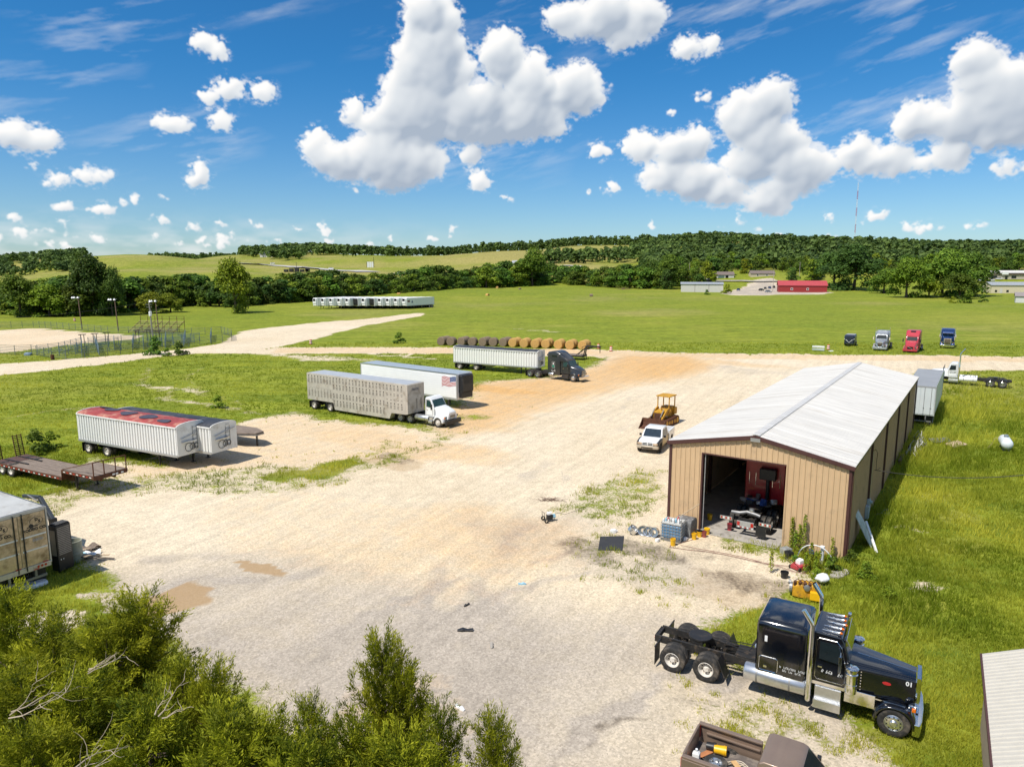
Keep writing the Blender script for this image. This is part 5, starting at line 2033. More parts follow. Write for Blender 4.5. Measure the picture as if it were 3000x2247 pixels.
for k in range(26):
	tape.cur = k % 2
	tape.box(.3 + .33 * k, .5 + .33 * k, -1.287, -1.283, .80, .87)
for k in range(9):
	tape.cur = k % 2
	tape.box(XS + .3 + .38 * k, XS + .52 + .38 * k, -1.287, -1.283, 1.38, 1.45)
o = part('reflective_tape', tape, [M_decal_white, M_decal_red], root)
o['kind'] = 'stuff'
trailer_axles(root, (1.15, 2.35))
for s in (-1, 1):                                     # ramps standing upright at the tail
	y = s * .82
	m = MB()
	for q in (-.32, 0, .32):
		m.bar((.02, y + q, .95), (-.25, y + q, 2.65), .055)
	rp = part('loading_ramp', m, M_rust, root)
	for k in range(11):
		m = MB()
		t = (k + .5) / 11
		m.bar((.02 - .27 * t - .03, y - .34, .98 + 1.65 * t), (.02 - .27 * t - .03, y + .34, .98 + 1.65 * t), .05, .05)
		part('rung', m, M_rust, rp)
m = MB()
for yy in (-1.22, -.45, .4, 1.2):
	m.bar((Lf - .04, yy, 1.5), (Lf - .04, yy, 2.5), .06)
m.bar((Lf - .04, -1.22, 2.5), (Lf - .04, 1.2, 2.5), .06)
m.bar((Lf - .04, -1.22, 2.5), (XS + .1, -1.22, 1.55), .05)
part('headboard_rail', m, M_rust, root)
landing_gear(root, XS + .9, 1.05)
m = MB()
for yy in (.1, .35, .75):
	m.box(Lf + .001, Lf + .012, yy, yy + .18, 1.28, 1.40)
part('marker_plate', m, M_decal_white, root)

# --- cream trailer with painted rear doors at the left edge
k5 = 320 / 1433


def Z5(x, y):
	return (x * k5, 1410 + y * k5)


angr = 149.0
ar = R(angr)
pr = G(*Z5(582, 322), 4.1)
W = 2.6
locr = (pr[0] - math.sin(ar) * W / 2, pr[1] + math.cos(ar) * W / 2)
root = van_trailer('rodeo_trailer', 'cream van trailer with painted lettering on its rear doors', locr, angr, 13.5, side=mat('quilted_polished_door', (.60, .50, .36), .32, .35, .5, var=.12, vscale=3, dirt=(.40, .28, .14), dscale=1.6, dirt_amt=.35), roof=mat('stained_white_roof', (.44, .44, .42), .6, var=.1, vscale=1, dirt=(.25, .23, .20), dscale=.8, dirt_amt=.35), unit=None, doors=False, lines=False)
Md = mat('cream_rear_door', (.58, .47, .32), .3, .45, .5, var=.14, vscale=9, dirt=(.27, .17, .07), dscale=1.3, dirt_amt=.55, bump=.35, bscale=9)
for s in (-1, 1):
	m = MB()
	m.box(-.035, -.005, (.02 if s > 0 else -W / 2 + .05), (W / 2 - .05 if s > 0 else -.02), 1.28, 3.92)
	d = part('rear_door', m, Md, root, bevel=.008)
	quilt = MB()
	ya, yb = (.10, W / 2 - .1) if s > 0 else (-W / 2 + .1, -.10)
	for zz0, zz1 in ((1.36, 2.02), (2.10, 2.72), (2.80, 3.84)):
		n_ = 14
		for q in range(-10, n_):                      # pressed diagonal ridges
			for dirn in ((1,) if q % 2 == 0 else (-1,)):
				y0, y1 = ya + (yb - ya) * q / n_, ya + (yb - ya) * q / n_ + (zz1 - zz0)
				z0_, z1_ = zz0, zz1
				if y0 < ya:
					z0_ += ya - y0
					y0 = ya
				if y1 > yb:
					z1_ -= y1 - yb
					y1 = yb
				if z1_ - z0_ > .06:
					if dirn < 0:
						y0, y1 = ya + yb - y0, ya + yb - y1
					quilt.bar((-.037, y0, z0_), (-.037, y1, z1_), .014, .014)
	o = part('quilting', quilt, Md, d)
	o['kind'] = 'stuff'
	for yy in (.19,):
		m = MB()
		m.cyl((-.075, s * yy, 1.05), (-.075, s * yy, 4.0), .028, n=8)
		m.box(-.10, -.045, s * yy - .04, s * yy + .04, 2.0, 2.1)
		part('lock_rod', m, M_frame, d)
	for zz in (2.06, 2.76):
		m = MB()
		m.box(-.055, -.03, ya - .02, yb + .02, zz - .035, zz + .035)
		part('door_strip', m, M_trailer_white, d)
m = MB()
m.box(-.03, .03, -1.3, 1.3, 3.94, 4.08)
part('rear_header', m, M_alu_dull, root)
m = MB()
m.box(-.06, .02, -1.3, 1.3, .98, 1.24)
part('rear_sill', m, mat('cream_sill', (.55, .50, .42), .5, .2, var=.1, dirt=(.25, .15, .08), dscale=4, dirt_amt=.35), root, bevel=.01)
for k in range(3):
	m = MB()
	m.cyl((-.075, -.70 - .17 * k, 1.12), (-.06, -.70 - .17 * k, 1.12), .06, n=12)
	part('tail_light', m, M_red_lens, root)
for (yy, w_) in ((-.6, .25), (-1.05, .25), (.2, .25)):
	m = MB()
	m.box(-.064, -.061, yy - w_ / 2, yy + w_ / 2, 1.25 if yy != -.6 else 1.0, 1.30 if yy != -.6 else 1.04)
	part('red_tape', m, M_decal_red, root)


def rodeo_logo(y):
	m = MB()
	ring = []
	for k in range(26):
		t = 2 * PI * k / 26
		ring.append((-.05, y - .05 - .30 * math.cos(t) * -1, 3.48 + .21 * math.sin(t)))
	m.tube(ring + [ring[0]], .008, 5, caps=False)
	lg = part('logo_ring', m, M_decal_black, root)
	m = MB()                                          # brimmed hat beneath the letters
	m.cyl((-.05, y + .20, 3.27), (-.046, y + .20, 3.27), .11, n=14)
	m.box(-.052, -.046, y - .10, y + .40, 3.21, 3.25)
	part('logo_hat', m, M_decal_black, lg)
	text_part('D', .20, M_decal_black, lg, rear_M(-.05, y - .06, 3.55), bold=.012)
	text_part('S', .20, M_decal_black, lg, rear_M(-.05, y - .19, 3.43), bold=.012)
	text_part('RODEO CO.', .20, M_decal_black, root, rear_M(-.05, y + .05, 3.08), bold=.010)


rodeo_logo(-.78)
rodeo_logo(.80)
text_part('D&S92', .17, mat('grey_decal', (.34, .36, .40), .5), root, rear_M(-.05, -.82, 2.52), bold=.004)

# --- row of parked refrigerated trailers far across the meadow
kr = 400 / 2212


def ZR(x, y):
	return (900 + x * kr, 850 + y * kr)


ROW = [(105 + 130.7 * i, 291) for i in range(12)]
UNIT = ['white', 'white', 'white', 'white', 'white', 'black', 'white', 'black', 'white', 'white', 'white', 'white']
protos = {}
AR = -128
aa = R(AR)
gap_words = ['first in the row beside the trees', 'second in the row', 'third in the row', 'fourth in the row', 'fifth in the row', 'left of the two with black cooling units', 'between the two with black cooling units', 'right of the two with black cooling units', 'fourth from the marked end trailer', 'third from the marked end trailer', 'second from the marked end trailer', 'last one, with dark marks on its side']
for i, (x, y) in enumerate(ROW):
	g0 = G(*ZR(x, y + 14))
	u = UNIT[i]
	org = (g0[0] - 14.6 * math.cos(aa) + 1.3 * math.sin(aa) * -1, g0[1] - 14.6 * math.sin(aa) + 1.3 * math.cos(aa))
	if u not in protos:
		protos[u] = van_trailer('parked_reefer', '', org, AR, 14.6, side=M_trailer_white2, roof=M_trailer_white, unit=u, lines=False, group='reefer trailers parked in a row by the trees')
		t_ = protos[u]
	else:
		t_ = copy_tree(protos[u])
		t_.location = (org[0], org[1], 0)
	t_['label'] = 'white refrigerated trailer at the meadow edge, ' + gap_words[i]
	t_['group'] = 'reefer trailers parked in a row by the trees'
	if i == 11:
		m = MB()
		m.add([(11.4, 1.325, 2.3), (12.3, 1.325, 2.25), (12.1, 1.325, 2.9), (11.85, 1.325, 3.3), (11.7, 1.325, 2.8)], [(0, 1, 2, 3, 4)])
		part('side_logo', m, M_navy, t_)
		m = MB()
		m.add([(13.0, 1.325, 2.6), (14.3, 1.325, 2.5), (14.4, 1.325, 3.2), (13.2, 1.325, 3.4)], [(0, 1, 2, 3)])
		part('side_flag', m, mat('faded_maroon_decal', (.25, .12, .14), .6), t_)

# --- box trailer behind the shed
loc4, ang4, L4 = place(Z6(712, 680), Z6(835, 405), 4.1, 2.6)
van_trailer('box_trailer', 'plain white box trailer backed up behind the tan shed', loc4, ang4, 14.0, side=mat('grey_white_trailer', (.62, .66, .67), .45, .1, var=.05, vscale=1), roof=mat('grey_flat_roof', (.30, .31, .32), .6, .2, var=.08, vscale=.4), unit=None, lines=False)

# ------------------------------------------------------------------ tan metal workshop
M_tan = mat('tan_wall_sheet', (.56, .39, .225), .5, 0, .4, var=.05, vscale=1.5, dirt=(.36, .26, .16), dscale=.8, dirt_amt=.2)
M_brown = mat('dark_brown_trim', (.075, .032, .028), .45, 0, .4, var=.15)
M_roof = mat('white_roof_sheet', (.57, .55, .515), .42, .1, .5, var=.15, vscale=.9, stretch=(.10, 5, 1), dirt=(.40, .36, .31), dscale=.5, dirt_amt=.25)  # streaks along the slope paint in shading of the ribs, mixed with seam dirt
SW, SL, EAVE, RIDGE = 10.25, 37.5, 5.32, 6.32
sh_o = G(2474, 1641)
shed = thing('metal_workshop', sh_o, -34.0, 'tan metal workshop with white ribbed roof and a wide open front door', 'building')
DX0, DX1, DZ = -8.16, -3.34, 4.83


def roof_z(x):
	return EAVE + (RIDGE - EAVE) * (1 - abs(x + SW / 2) / (SW / 2))


def wall_strip(parent, x0, x1, z0, zfun, y, name='wall_panel'):
	"""one strip of ribbed sheet: pan, swage and rib"""
	w = x1 - x0
	prof = [(x0, 0), (x0 + .025, -.038), (x0 + .065, -.038), (x0 + .09, 0), (x0 + w * .5 - .03, 0), (x0 + w * .5, -.007), (x0 + w * .5 + .03, 0), (x1, 0)]
	v, f = [], []
	for (px, d) in prof:
		v += [(px, y + d, z0), (px, y + d, zfun(px) + .01), (px, y + .02, z0), (px, y + .02, zfun(px) + .01)]
	for k in range(len(prof) - 1):
		a, b = 4 * k, 4 * k + 4
		f += [(a, b, b + 1, a + 1), (a + 2, a + 3, b + 3, b + 2), (a + 1, b + 1, b + 3, a + 3), (a, a + 2, b + 2, b)]
	m = MB()
	m.add(v, f)
	return part(name, m, M_tan, parent)


nst = 34
ws = SW / nst
for k in range(nst):
	x0, x1 = -SW + ws * k, -SW + ws * (k + 1)
	if x0 >= DX0 - .02 and x1 <= DX1 + .02:
		wall_strip(shed, x0, x1, DZ + .04, roof_z, 0)
	elif x1 <= DX0 + .02 or x0 >= DX1 - .02:
		wall_strip(shed, x0, x1, .05, roof_z, 0)
	elif x0 < DX0:
		wall_strip(shed, x0, DX0, .05, roof_z, 0)
		wall_strip(shed, DX0, x1, DZ + .04, roof_z, 0)
	else:
		wall_strip(shed, x0, DX1, DZ + .04, roof_z, 0)
		wall_strip(shed, DX1, x1, .05, roof_z, 0)
for b in range(5):                                      # long right wall, one part a bay
	m = MB()
	y0, y1 = SL / 5 * b, SL / 5 * (b + 1)
	m.box(-.02, .0, y0, y1, .05, EAVE - .04)
	n = int((y1 - y0) / .305)
	for q in range(n):
		yy = y0 + .305 * q + .12
		m.box(.0, .028, yy, yy + .05, .05, EAVE - .05)
	o = part('side_wall_bay', m, M_tan, shed)
for b in range(6):
	yy = min(SL / 5 * b + .12, SL - .12)
	m = MB()
	m.box(.03, .13, yy - .11, yy + .11, .08, EAVE - .1)
	part('downspout', m, M_brown, shed, bevel=.01)
m = MB()
m.box(-SW, -SW + .04, 0, SL, .05, EAVE)
m.box(-SW - .1, -SW + .3, -.05, SL, EAVE - .15, EAVE + .012)  # filler box added under the eave to block sunlight leaking inside
part('side_wall', m, M_tan, shed)
m = MB()
m.prism([(-SW, .05), (0, .05), (0, EAVE - .02), (-SW / 2, RIDGE - .02), (-SW, EAVE - .02)], SL - .02, SL, 'y')
part('back_wall', m, M_tan, shed)
OV = .18
for s in (-1, 1):                                        # the two roof slopes with their ribs
	m = MB()
	xe = 0 + OV if s > 0 else -SW - OV
	dzdx = (RIDGE - EAVE) / (SW / 2)
	ze = EAVE - OV * dzdx + .05
	xr, zr_ = -SW / 2, RIDGE + .05
	prof = []
	y = -.12
	while y < SL + .10:
		prof += [(y, 0), (y + .20, 0), (y + .22, .06), (y + .27, .06), (y + .29, 0)]
		y += .305
	v, f = [], []
	for (yy, h) in prof:
		v += [(xr, yy, zr_ + h), (xe, yy, ze + h), (xe, yy, ze - .03), (xr, yy, zr_ - .03)]
	for k in range(len(prof) - 1):
		a, b = 4 * k, 4 * k + 4
		f += [(a, b, b + 1, a + 1), (a + 1, b + 1, b + 2, a + 2), (a + 3, a + 2, b + 2, b + 3)]
	m.add(v, f)
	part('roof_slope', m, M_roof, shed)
	m = MB()                                             # closure strip under the sheet ends
	m.box(min(xe, xe - s * .05), max(xe, xe - s * .05), -.1, SL + .1, ze - .14, ze - .032)
	part('eave_trim', m, M_brown, shed)
	m = MB()
	a_, b_ = Vector((xr, -.13, zr_ - .10)), Vector((xe + s * .02, -.13, ze - .10))
	m.bar(a_, b_, .10, .24)
	part('rake_trim', m, M_brown, shed, bevel=.02)
m = MB()
m.prism([(-.22, .012), (0, .055), (.22, .012), (.22, -.02), (0, .02), (-.22, -.02)], -.14, SL + .12)
m.v = [(p[0] - SW / 2, p[1], p[2] + RIDGE + .085) for p in m.v]
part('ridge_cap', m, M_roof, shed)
for (x0, x1) in ((-SW - .06, -SW + .10), (-.10, .06)):
	m = MB()
	m.box(x0, x1, -.07, .05, .04, EAVE - .02)
	part('corner_trim', m, M_brown, shed, bevel=.01)
m = MB()
m.box(DX0 - .10, DX0, -.06, .14, 0, DZ + .06)
part('door_jamb', m, M_brown, shed)
m = MB()
m.box(DX1, DX1 + .05, -.055, .14, 0, DZ + .06)
part('door_jamb', m, M_tan, shed)
m = MB()
m.box(DX0, DX1, -.055, .14, DZ, DZ + .07)
part('door_head', m, M_brown, shed)
m = MB()
m.cyl((DX0 + .10, .10, .1), (DX0 + .10, .10, DZ), .03, n=8)
part('door_track', m, M_alu_dull, shed)
m = MB()
m.box(-5.38, -4.83, -.22, -.19, 6.03, 6.24)
sg = part('maker_plate', m, M_alu, shed)
m = MB()
m.box(-SW + .05, -.05, .0, SL - .05, .005, .06)
struct_floor = part('floor_slab', m, M_concrete, shed)
m = MB()
m.prism([(DX0 - .3, .0), (DX1 + .3, .0), (DX1 + .3, -.55), (DX0 - .1, -.45)], .004, .05, 'z')
part('door_apron', m, M_concrete, shed)
for b in range(4):
	for xx in (-SW + .15, -.15):
		m = MB()
		m.bar((xx, 7.5 * b + 7.4, .06), (xx, 7.5 * b + 7.4, 5.2), .2)
		part('steel_column', m, M_brown, shed)
# things on the right wall
m = MB()
m.cyl((.10, 7.78, 1.3), (.10, 7.78, 4.5), .035, n=8)
part('meter_conduit', m, M_alu_dull, shed)
m = MB()
m.box(.03, .20, 7.35, 7.75, .65, 1.45)
m.box(.03, .24, 6.75, 7.2, .35, 1.15)
m.cyl((.2, 7.55, 1.25), (.32, 7.55, 1.25), .11, n=12)
part('electric_meter', m, mat('grey_enamel', (.36, .42, .42), .5, var=.1), shed, bevel=.01)
m = MB()
m.tube([(.1, 7.78, 4.5), (.22, 7.85, 4.62), (.3, 8.3, 4.3), (.25, 8.5, 3.7), (.3, 8.2, 3.2), (.5, 8.6, 3.3)], .016, 6)
part('service_drop', m, M_plastic_black, shed)


def SH(x, y, z=0.0):
	"""point in the workshop's own axes -> world"""
	a = R(-34)
	return (sh_o[0] + x * math.cos(a) - y * math.sin(a), sh_o[1] + x * math.sin(a) + y * math.cos(a), z)


# overhead cable from the wall to a pole beyond the right edge
p0 = Vector(SH(.2, 8.2, 3.2))
p1 = Vector((34.0, 38.0, 5.6))
pts = []
for k in range(25):
	t = k / 24
	p = p0.lerp(p1, t)
	p.z -= 1.5 * 4 * t * (1 - t) * .55
	pts.append(tuple(p))
m = MB()
m.tube(pts, .022, 6)
tag(part('service_cable', m, M_plastic_black), 'thin black overhead cable running from the workshop wall across the grass', 'cable')

# ------------------------------------------------------------------ the chassis being worked on inside the door
chs = thing('truck_chassis', SH(-5.55, 8.6), -34 - 90, 'stripped semi truck chassis with red sleeper standing in the workshop door', 'truck chassis')
chs.location.z = .06
m = MB()
for s in (-1, 1):
	m.box(-8.1, 1.0, s * .43 - .05, s * .43 + .05, .72, 1.02)
for x in (-8.0, -6.6, -5.2, -3.6, -1.5, .5):
	m.box(x - .07, x + .07, -.4, .4, .75, 1.0)
part('frame', m, M_frame, chs)
chs.rotation_euler = (0, 0, R(-34 + 90))
for x in (-7.0, -5.65):
	dual_axle(chs, x, 'alu')
for s in (-1, 1):
	m = MB()
	m.box(-8.35, -8.27, s * 1.15 - .36, s * 1.15 + .36, .86, 1.06)
	lb = part('light_bar', m, M_alu, chs)
	for k in range(5):
		m = MB()
		m.box(-8.365, -8.351, s * 1.15 - .32 + .135 * k, s * 1.15 - .245 + .135 * k, .90, 1.02)
		part('lamp', m, M_red_lens if k % 2 == 0 else M_decal_white, lb)
m = MB()
m.box(-8.32, -8.25, -.5, .5, .50, .92)
rp = part('rear_panel', m, M_alu_dull, chs, bevel=.01)
for k in range(7):
	m = MB()
	m.box(-8.335, -8.322, -.46 + .135 * k, -.39 + .135 * k, .52, .60)
	part('tape_patch', m, M_red_lens if k % 2 else M_decal_white, rp)
for s in (-1, 1):
	m = MB()
	m.box(-8.34, -8.322, s * .40 - .08, s * .40 + .08, .64, .88)
	part('tail_lamp', m, M_red_lens, rp)
m = MB()
m.box(-8.30, -8.28, -1.22, -.62, .12, .82)
part('mud_flap', m, M_plastic_black, chs)
m = MB()
m.tube([(-7.7, 1.0, 1.18), (-7.75, .5, 1.22), (-7.6, .1, 1.3), (-7.65, -.4, 1.25), (-7.7, -.7, 1.2)], .11, 10)
part('exhaust_pipe', m, M_steel, chs, smooth=50)
m = MB()
m.lathe([(.001, -.16), (.15, -.12), (.18, 0), (.15, .12), (.001, .16)], (-7.55, -.15, 1.42), 'z', 12)
part('brake_pot', m, M_alu, chs, smooth=40)
m = MB()
pl = [(-6.2 + .47 * math.cos(2 * PI * k / 20), .46 * math.sin(2 * PI * k / 20)) for k in range(20)]
m.prism(pl, 1.2, 1.27, 'z')
m.box(-6.4, -6.0, -.4, .4, 1.02, 1.2)
part('fifth_wheel', m, M_frame, chs)
rr = random.Random(5)
for k in range(14):                                      # loose parts piled on the frame
	m = MB()
	x, y = rr.uniform(-5.6, -4.9), rr.uniform(-.9, .9)
	m.rloft([(0, .1, 0, rr.uniform(.1, .25), .05), (rr.uniform(.2, .5), rr.uniform(.12, .3), 0, rr.uniform(.2, .4), .1), (rr.uniform(.55, .9), .1, 0, .15, .04)])
	a = rr.uniform(0, 6.28)
	m.v = [(x + p[0] * math.cos(a) - p[1] * math.sin(a), y + p[0] * math.sin(a) + p[1] * math.cos(a), 1.04 + p[2] + .15 * (k % 3)) for p in m.v]
	part('loose_part', m, rr.choice([M_plastic_black, M_frame, M_alu_dull, M_steel, M_navy]), chs, smooth=35)
m = MB()
m.rloft([(-4.3, 1.18, 1.05, 4.15, .15), (-4.25, 1.22, 1.0, 4.2, .18), (-2.2, 1.22, 1.0, 4.2, .18)])
part('red_sleeper', m, mat('red_sleeper_paint', (.42, .012, .018), .35, 0, .5, .4, var=.12), chs, smooth=35)
for yy in (-.95, -.5, .55, .95):
	m = MB()
	m.cyl((-4.36, yy, 2.1), (-4.36, yy, 2.9), .02, n=6)
	part('grab_handle', m, M_chrome, chs)
m = MB()
m.box(-4.75, -4.32, -.75, .25, 2.6, 3.3)
m.cyl((-4.5, -.25, 1.1), (-4.5, -.25, 2.7), .12, n=10)
part('air_unit', m, M_plastic_black, chs, bevel=.04)

# ------------------------------------------------------------------ pickups (x forward from the tailgate, y centred)
def pickup(name, label, loc, ang, paint, roof_paint=None, fend_paint=None, lower=None, Lb=2.0, glass=None, cab2=False):
	root = thing(name, loc, ang, label, 'pickup truck')
	roof_paint = roof_paint or paint
	fend_paint = fend_paint or paint
	hw = .97
	xa, xb, xc, xd = Lb + .04, Lb + (2.05 if cab2 else 1.6), Lb + (2.3 if cab2 else 1.85), Lb + (3.75 if cab2 else 3.3)
	m = MB()
	m.box(.02, Lb, -hw + .12, hw - .12, .62, .68)
	bedf = part('bed_floor', m, mat('worn_bed_liner', (.16, .135, .12), .7, .2, var=.3, dirt=(.30, .25, .2), dscale=3, dirt_amt=.4), root)
	for s in (-1, 1):
		m = MB()
		m.box(0, Lb, s * hw - .05, s * hw + .03, .48, 1.24)
		m.box(0, Lb, min(s * (hw - .13), s * (hw + .03)), max(s * (hw - .13), s * (hw + .03)), 1.24, 1.31)
		m.box(.25, Lb - .05, min(s * (hw - .13), s * (hw - .05)), max(s * (hw - .13), s * (hw - .05)), .98, 1.05)
		part('bed_side', m, paint, root, bevel=.02)
		m = MB()
		m.box(-.03, .06, s * (hw - .07) - .07, s * (hw - .07) + .085, .82, 1.22)
		part('tail_light', m, M_red_lens, root, bevel=.015)
	m = MB()
	m.box(-.02, .05, -hw + .16, hw - .16, .62, 1.30)
	part('tailgate', m, paint, root, bevel=.02)
	m = MB()
	m.box(-.16, .0, -.92, .92, .48, .64)
	part('rear_bumper', m, M_chrome, root, bevel=.02)
	m = MB()
	m.rloft([(xa, hw - .02, .42, 1.14, .08, hw - .06), (xa + .3, hw, .40, 1.16, .08, hw - .04), (xb, hw, .40, 1.16, .08, hw - .04), (xc + .05, hw - .02, .42, 1.16, .1, hw - .04)])
	part('cab_body', m, lower or paint, root, smooth=35)
	m = MB()
	m.rloft([(xc, hw - .06, .78, 1.17, .12), (xc + .5, hw - .07, .76, 1.16, .13), (xd - .25, hw - .12, .74, 1.08, .14), (xd - .02, hw - .20, .72, .98, .12)])
	part('hood', m, paint, root, smooth=35)
	fh = hw_fn(hw - .04, hw - .20, 1.14, 1.86)
	m = MB()
	m.taper([(xa + .02, 1.12), (xc + .05, 1.12), (xb - .28, 1.80), (xb - .42, 1.86), (xa + .30, 1.87), (xa + .16, 1.80)], fh)
	part('cab_roof', m, roof_paint, root, bevel=.05, seg=3, smooth=40)
	gl = glass or M_glass
	m = MB()
	q = [(xc + .035, -.80, 1.17), (xc + .035, .80, 1.17), (xb - .25, .70, 1.775), (xb - .25, -.70, 1.775)]
	m.add(q + [(a[0] - .03, a[1], a[2] - .01) for a in q], [(0, 1, 2, 3), (7, 6, 5, 4), (0, 4, 5, 1), (1, 5, 6, 2), (2, 6, 7, 3), (3, 7, 4, 0)])
	part('windshield', m, gl, root)
	m = MB()
	q = [(xa + .035, -.74, 1.22), (xa + .035, .74, 1.22), (xa + .14, .68, 1.72), (xa + .14, -.68, 1.72)]
	m.add(q + [(a[0] + .03, a[1], a[2]) for a in q], [(0, 1, 2, 3), (7, 6, 5, 4), (0, 4, 5, 1), (1, 5, 6, 2), (2, 6, 7, 3), (3, 7, 4, 0)])
	part('rear_window', m, gl, root)
	wins = [[(xa + .34, 1.20), (xc - .22, 1.20), (xb - .40, 1.70), (xa + .38, 1.72)]]
	if cab2:
		mdl = xa + .95
		wins = [[(xa + .30, 1.20), (mdl - .04, 1.20), (mdl - .04, 1.71), (xa + .36, 1.72)], [(mdl + .04, 1.20), (xc - .22, 1.20), (xb - .40, 1.70), (mdl + .04, 1.71)]]
	side_panes(root, wins, fh, gl)
	for s in (-1, 1):
		outline(root, [(xa + .25, .5), (xc - .12, .5), (xc - .12, 1.14), (xa + .25, 1.14)], hw - .006, .006, M_frame, 'door_seam', None, s)
		m = MB()
		m.box(xa + .32, xa + .48, s * hw - .02, s * hw + .025, .98, 1.03)
		part('door_handle', m, M_plastic_black, root)
		m = MB()
		m.box(xc - .30, xc - .18, s * (hw + .12) - .10, s * (hw + .12) + .10, 1.14, 1.34)
		part('mirror', m, M_plastic_black, root, bevel=.02)
		m = MB()
		m.rloft([(xc + .02, .10, .44, 1.13, .05), (xc + .45, .12, .86, 1.14, .06), (xd - .5, .12, .86, 1.06, .06), (xd - .1, .10, .5, .96, .05)])
		m.v = [(p[0], p[1] + s * (hw - .10), p[2]) for p in m.v]
		part('front_fender', m, fend_paint, root, smooth=35)
		m = MB()
		m.box(xd - .08, xd + .02, s * (hw - .28) - .2, s * (hw - .28) + .2, .74, .92)
		part('headlight', m, mat('dusty_headlight', (.45, .33, .22), .25, 0, .5, .5, var=.2), root, bevel=.02)
	m = MB()
	m.cur = 0
	m.box(xd - .1, xd, -.48, .48, .70, .96)
	m.cur = 1
	for (y0, y1) in ((-.44, -.03), (.03, .44)):
		for (z0, z1) in ((.73, .81), (.85, .93)):
			m.box(xd - .02, xd + .004, y0, y1, z0, z1)
	part('grille', m, [paint, M_dark], root)
	m = MB()
	prof = [(xd - .28, -.98), (xd + .02, -.95), (xd + .12, -.6), (xd + .15, 0), (xd + .12, .6), (xd + .02, .95), (xd - .28, .98)]
	m.prism(prof, .42, .68, 'z')
	part('front_bumper', m, mat('dull_champagne_bumper', (.48, .42, .33), .4, .4, var=.1), root, bevel=.04, smooth=40)
	m = MB()
	m.box(xd + .10, xd + .155, -.5, .5, .47, .56)
	part('bumper_slot', m, M_dark, root)
	for x in (Lb * .52, xd - .75):
		for s in (-1, 1):
			wheel(root, x, s * .86, None, None, None, TYRE_P, RIM_P)
		for s in (-1, 1):
			m = MB()
			m.cyl((x, s * (hw - .02), .40), (x, s * (hw + .034 if x < 2 else hw + .008), .40), .43, n=20)
			part('wheel_well', m, M_dark, root)
	m = MB()
	for s in (-1, 1):
		m.box(.1, xd - .2, s * .4 - .05, s * .4 + .05, .42, .56)
	part('frame', m, M_frame, root)
	return root


kb = 540 / 2212


def ZB(x, y):
	return (1960 + x * kb, 2080 + y * kb)


M_bronze = mat('bronze_brown_paint', (.25, .18, .135), .38, .35, .5, .3, var=.06, vscale=2)
t0, t1 = G(*ZB(125, 512), 1.3), G(*ZB(398, 156), 1.3)
tb = ((t0[0] + t1[0]) / 2, (t0[1] + t1[1]) / 2)
angb = -31.0
brown = pickup('pickup_truck', 'bronze brown pickup with its open bed full of junk beside the black tractor', tb, angb, M_bronze)


def BR(x, y):
	a = R(angb)
	return (tb[0] + x * math.cos(a) - y * math.sin(a), tb[1] + x * math.sin(a) + y * math.cos(a))


def bucket(loc, r, h, m_, label, name='bucket', tilt=None, group=None, handle=True, lid=None):
	root = thing(name, loc, 0, label, 'bucket', group)
	m = MB()
	m.lathe([(.001, .0), (r * .86, 0), (r * .9, h * .5), (r, h * .80), (r * 1.07, h * .81), (r * 1.07, h * .86), (r, h * .87), (r * 1.03, h), (r * .97, h), (r * .84, .02), (.001, .02)], (0, 0, 0), 'z', 18)
	part('shell', m, m_, root, smooth=40)
	if handle:
		m = MB()
		m.tube([(r * 1.04 * math.cos(PI * k / 8), .02, h * .9 - r * .55 * math.sin(PI * k / 8)) for k in range(9)], .006, 5)
		for q in range(9):
			pass
		m.v = [(p[0], p[1] - r * .9, p[2]) if False else (p[0], -abs(p[1]) - r * .75 if False else p[1] - r * .2, p[2]) for p in m.v]
		part('handle', m, M_steel, root)
	if lid:
		m = MB()
		m.lathe([(.001, h + .02), (r * 1.05, h + .02), (r * 1.08, h - .02)], (0, 0, 0), 'z', 18)
		part('lid', m, lid, root, smooth=40)
	if tilt:
		root.rotation_euler = tilt
	return root


# in the bed
FL = .69
bucket((*BR(.62, .48), FL + .16), .15, .38, M_yellow, 'yellow bucket lying on its side in the pickup bed', tilt=(R(0), R(88), R(angb + 8)))
bucket((*BR(.36, .52), FL + .15), .14, .30, M_plastic_black, 'black bucket lying behind the yellow bucket in the pickup bed', tilt=(R(0), R(88), R(angb + 8)))
sw = thing('spare_wheel', (*BR(.85, -.22), FL + .13), angb, 'spare pickup wheel with silver rim lying flat in the pickup bed', 'wheel')
o = link('tyre', TYRE_P, sw, None, (R(-90), 0, 0))
link('rim', RIM_P, sw, None, (R(-90), 0, 0))
m = MB()
m.rloft([(0, .07, 0, .30, .03), (.12, .08, 0, .34, .04), (.16, .07, 0, .3, .03)])
m.lathe([(.03, .30), (.03, .40), (.001, .40)], (.08, 0, 0), 'z', 10)
o = part('oil_jug', m, M_white_plastic, None, smooth=35)
o.location = (*BR(.16, -.28), FL)
o.rotation_euler = (0, 0, R(angb))
o.scale = (1.3, 1.3, 1.25)
tag(o, 'white plastic jug standing at the tailgate of the brown pickup bed', 'jug')
for k, (x, y, a, L_, lab) in enumerate(((.30, .1, 60, .9, 'orange brown board lying across the pickup bed under the tyre'), (1.45, .02, -50, .55, 'pale cut board lying on the coiled hose in the pickup bed'))):
	m = MB()
	m.box(-L_ / 2, L_ / 2, -.09, .09, 0, .03)
	o = part('board', m, mat('tan_board_%s' % k, ((.42, .17, .07), (.58, .36, .16))[k], .8, var=.2), None, bevel=.004)
	o.location = (*BR(x, y), FL + (.02, .16)[k])
	o.rotation_euler = (0, R(-6 * k), R(angb + a))
	tag(o, lab, 'board')
m = MB()
pts = []
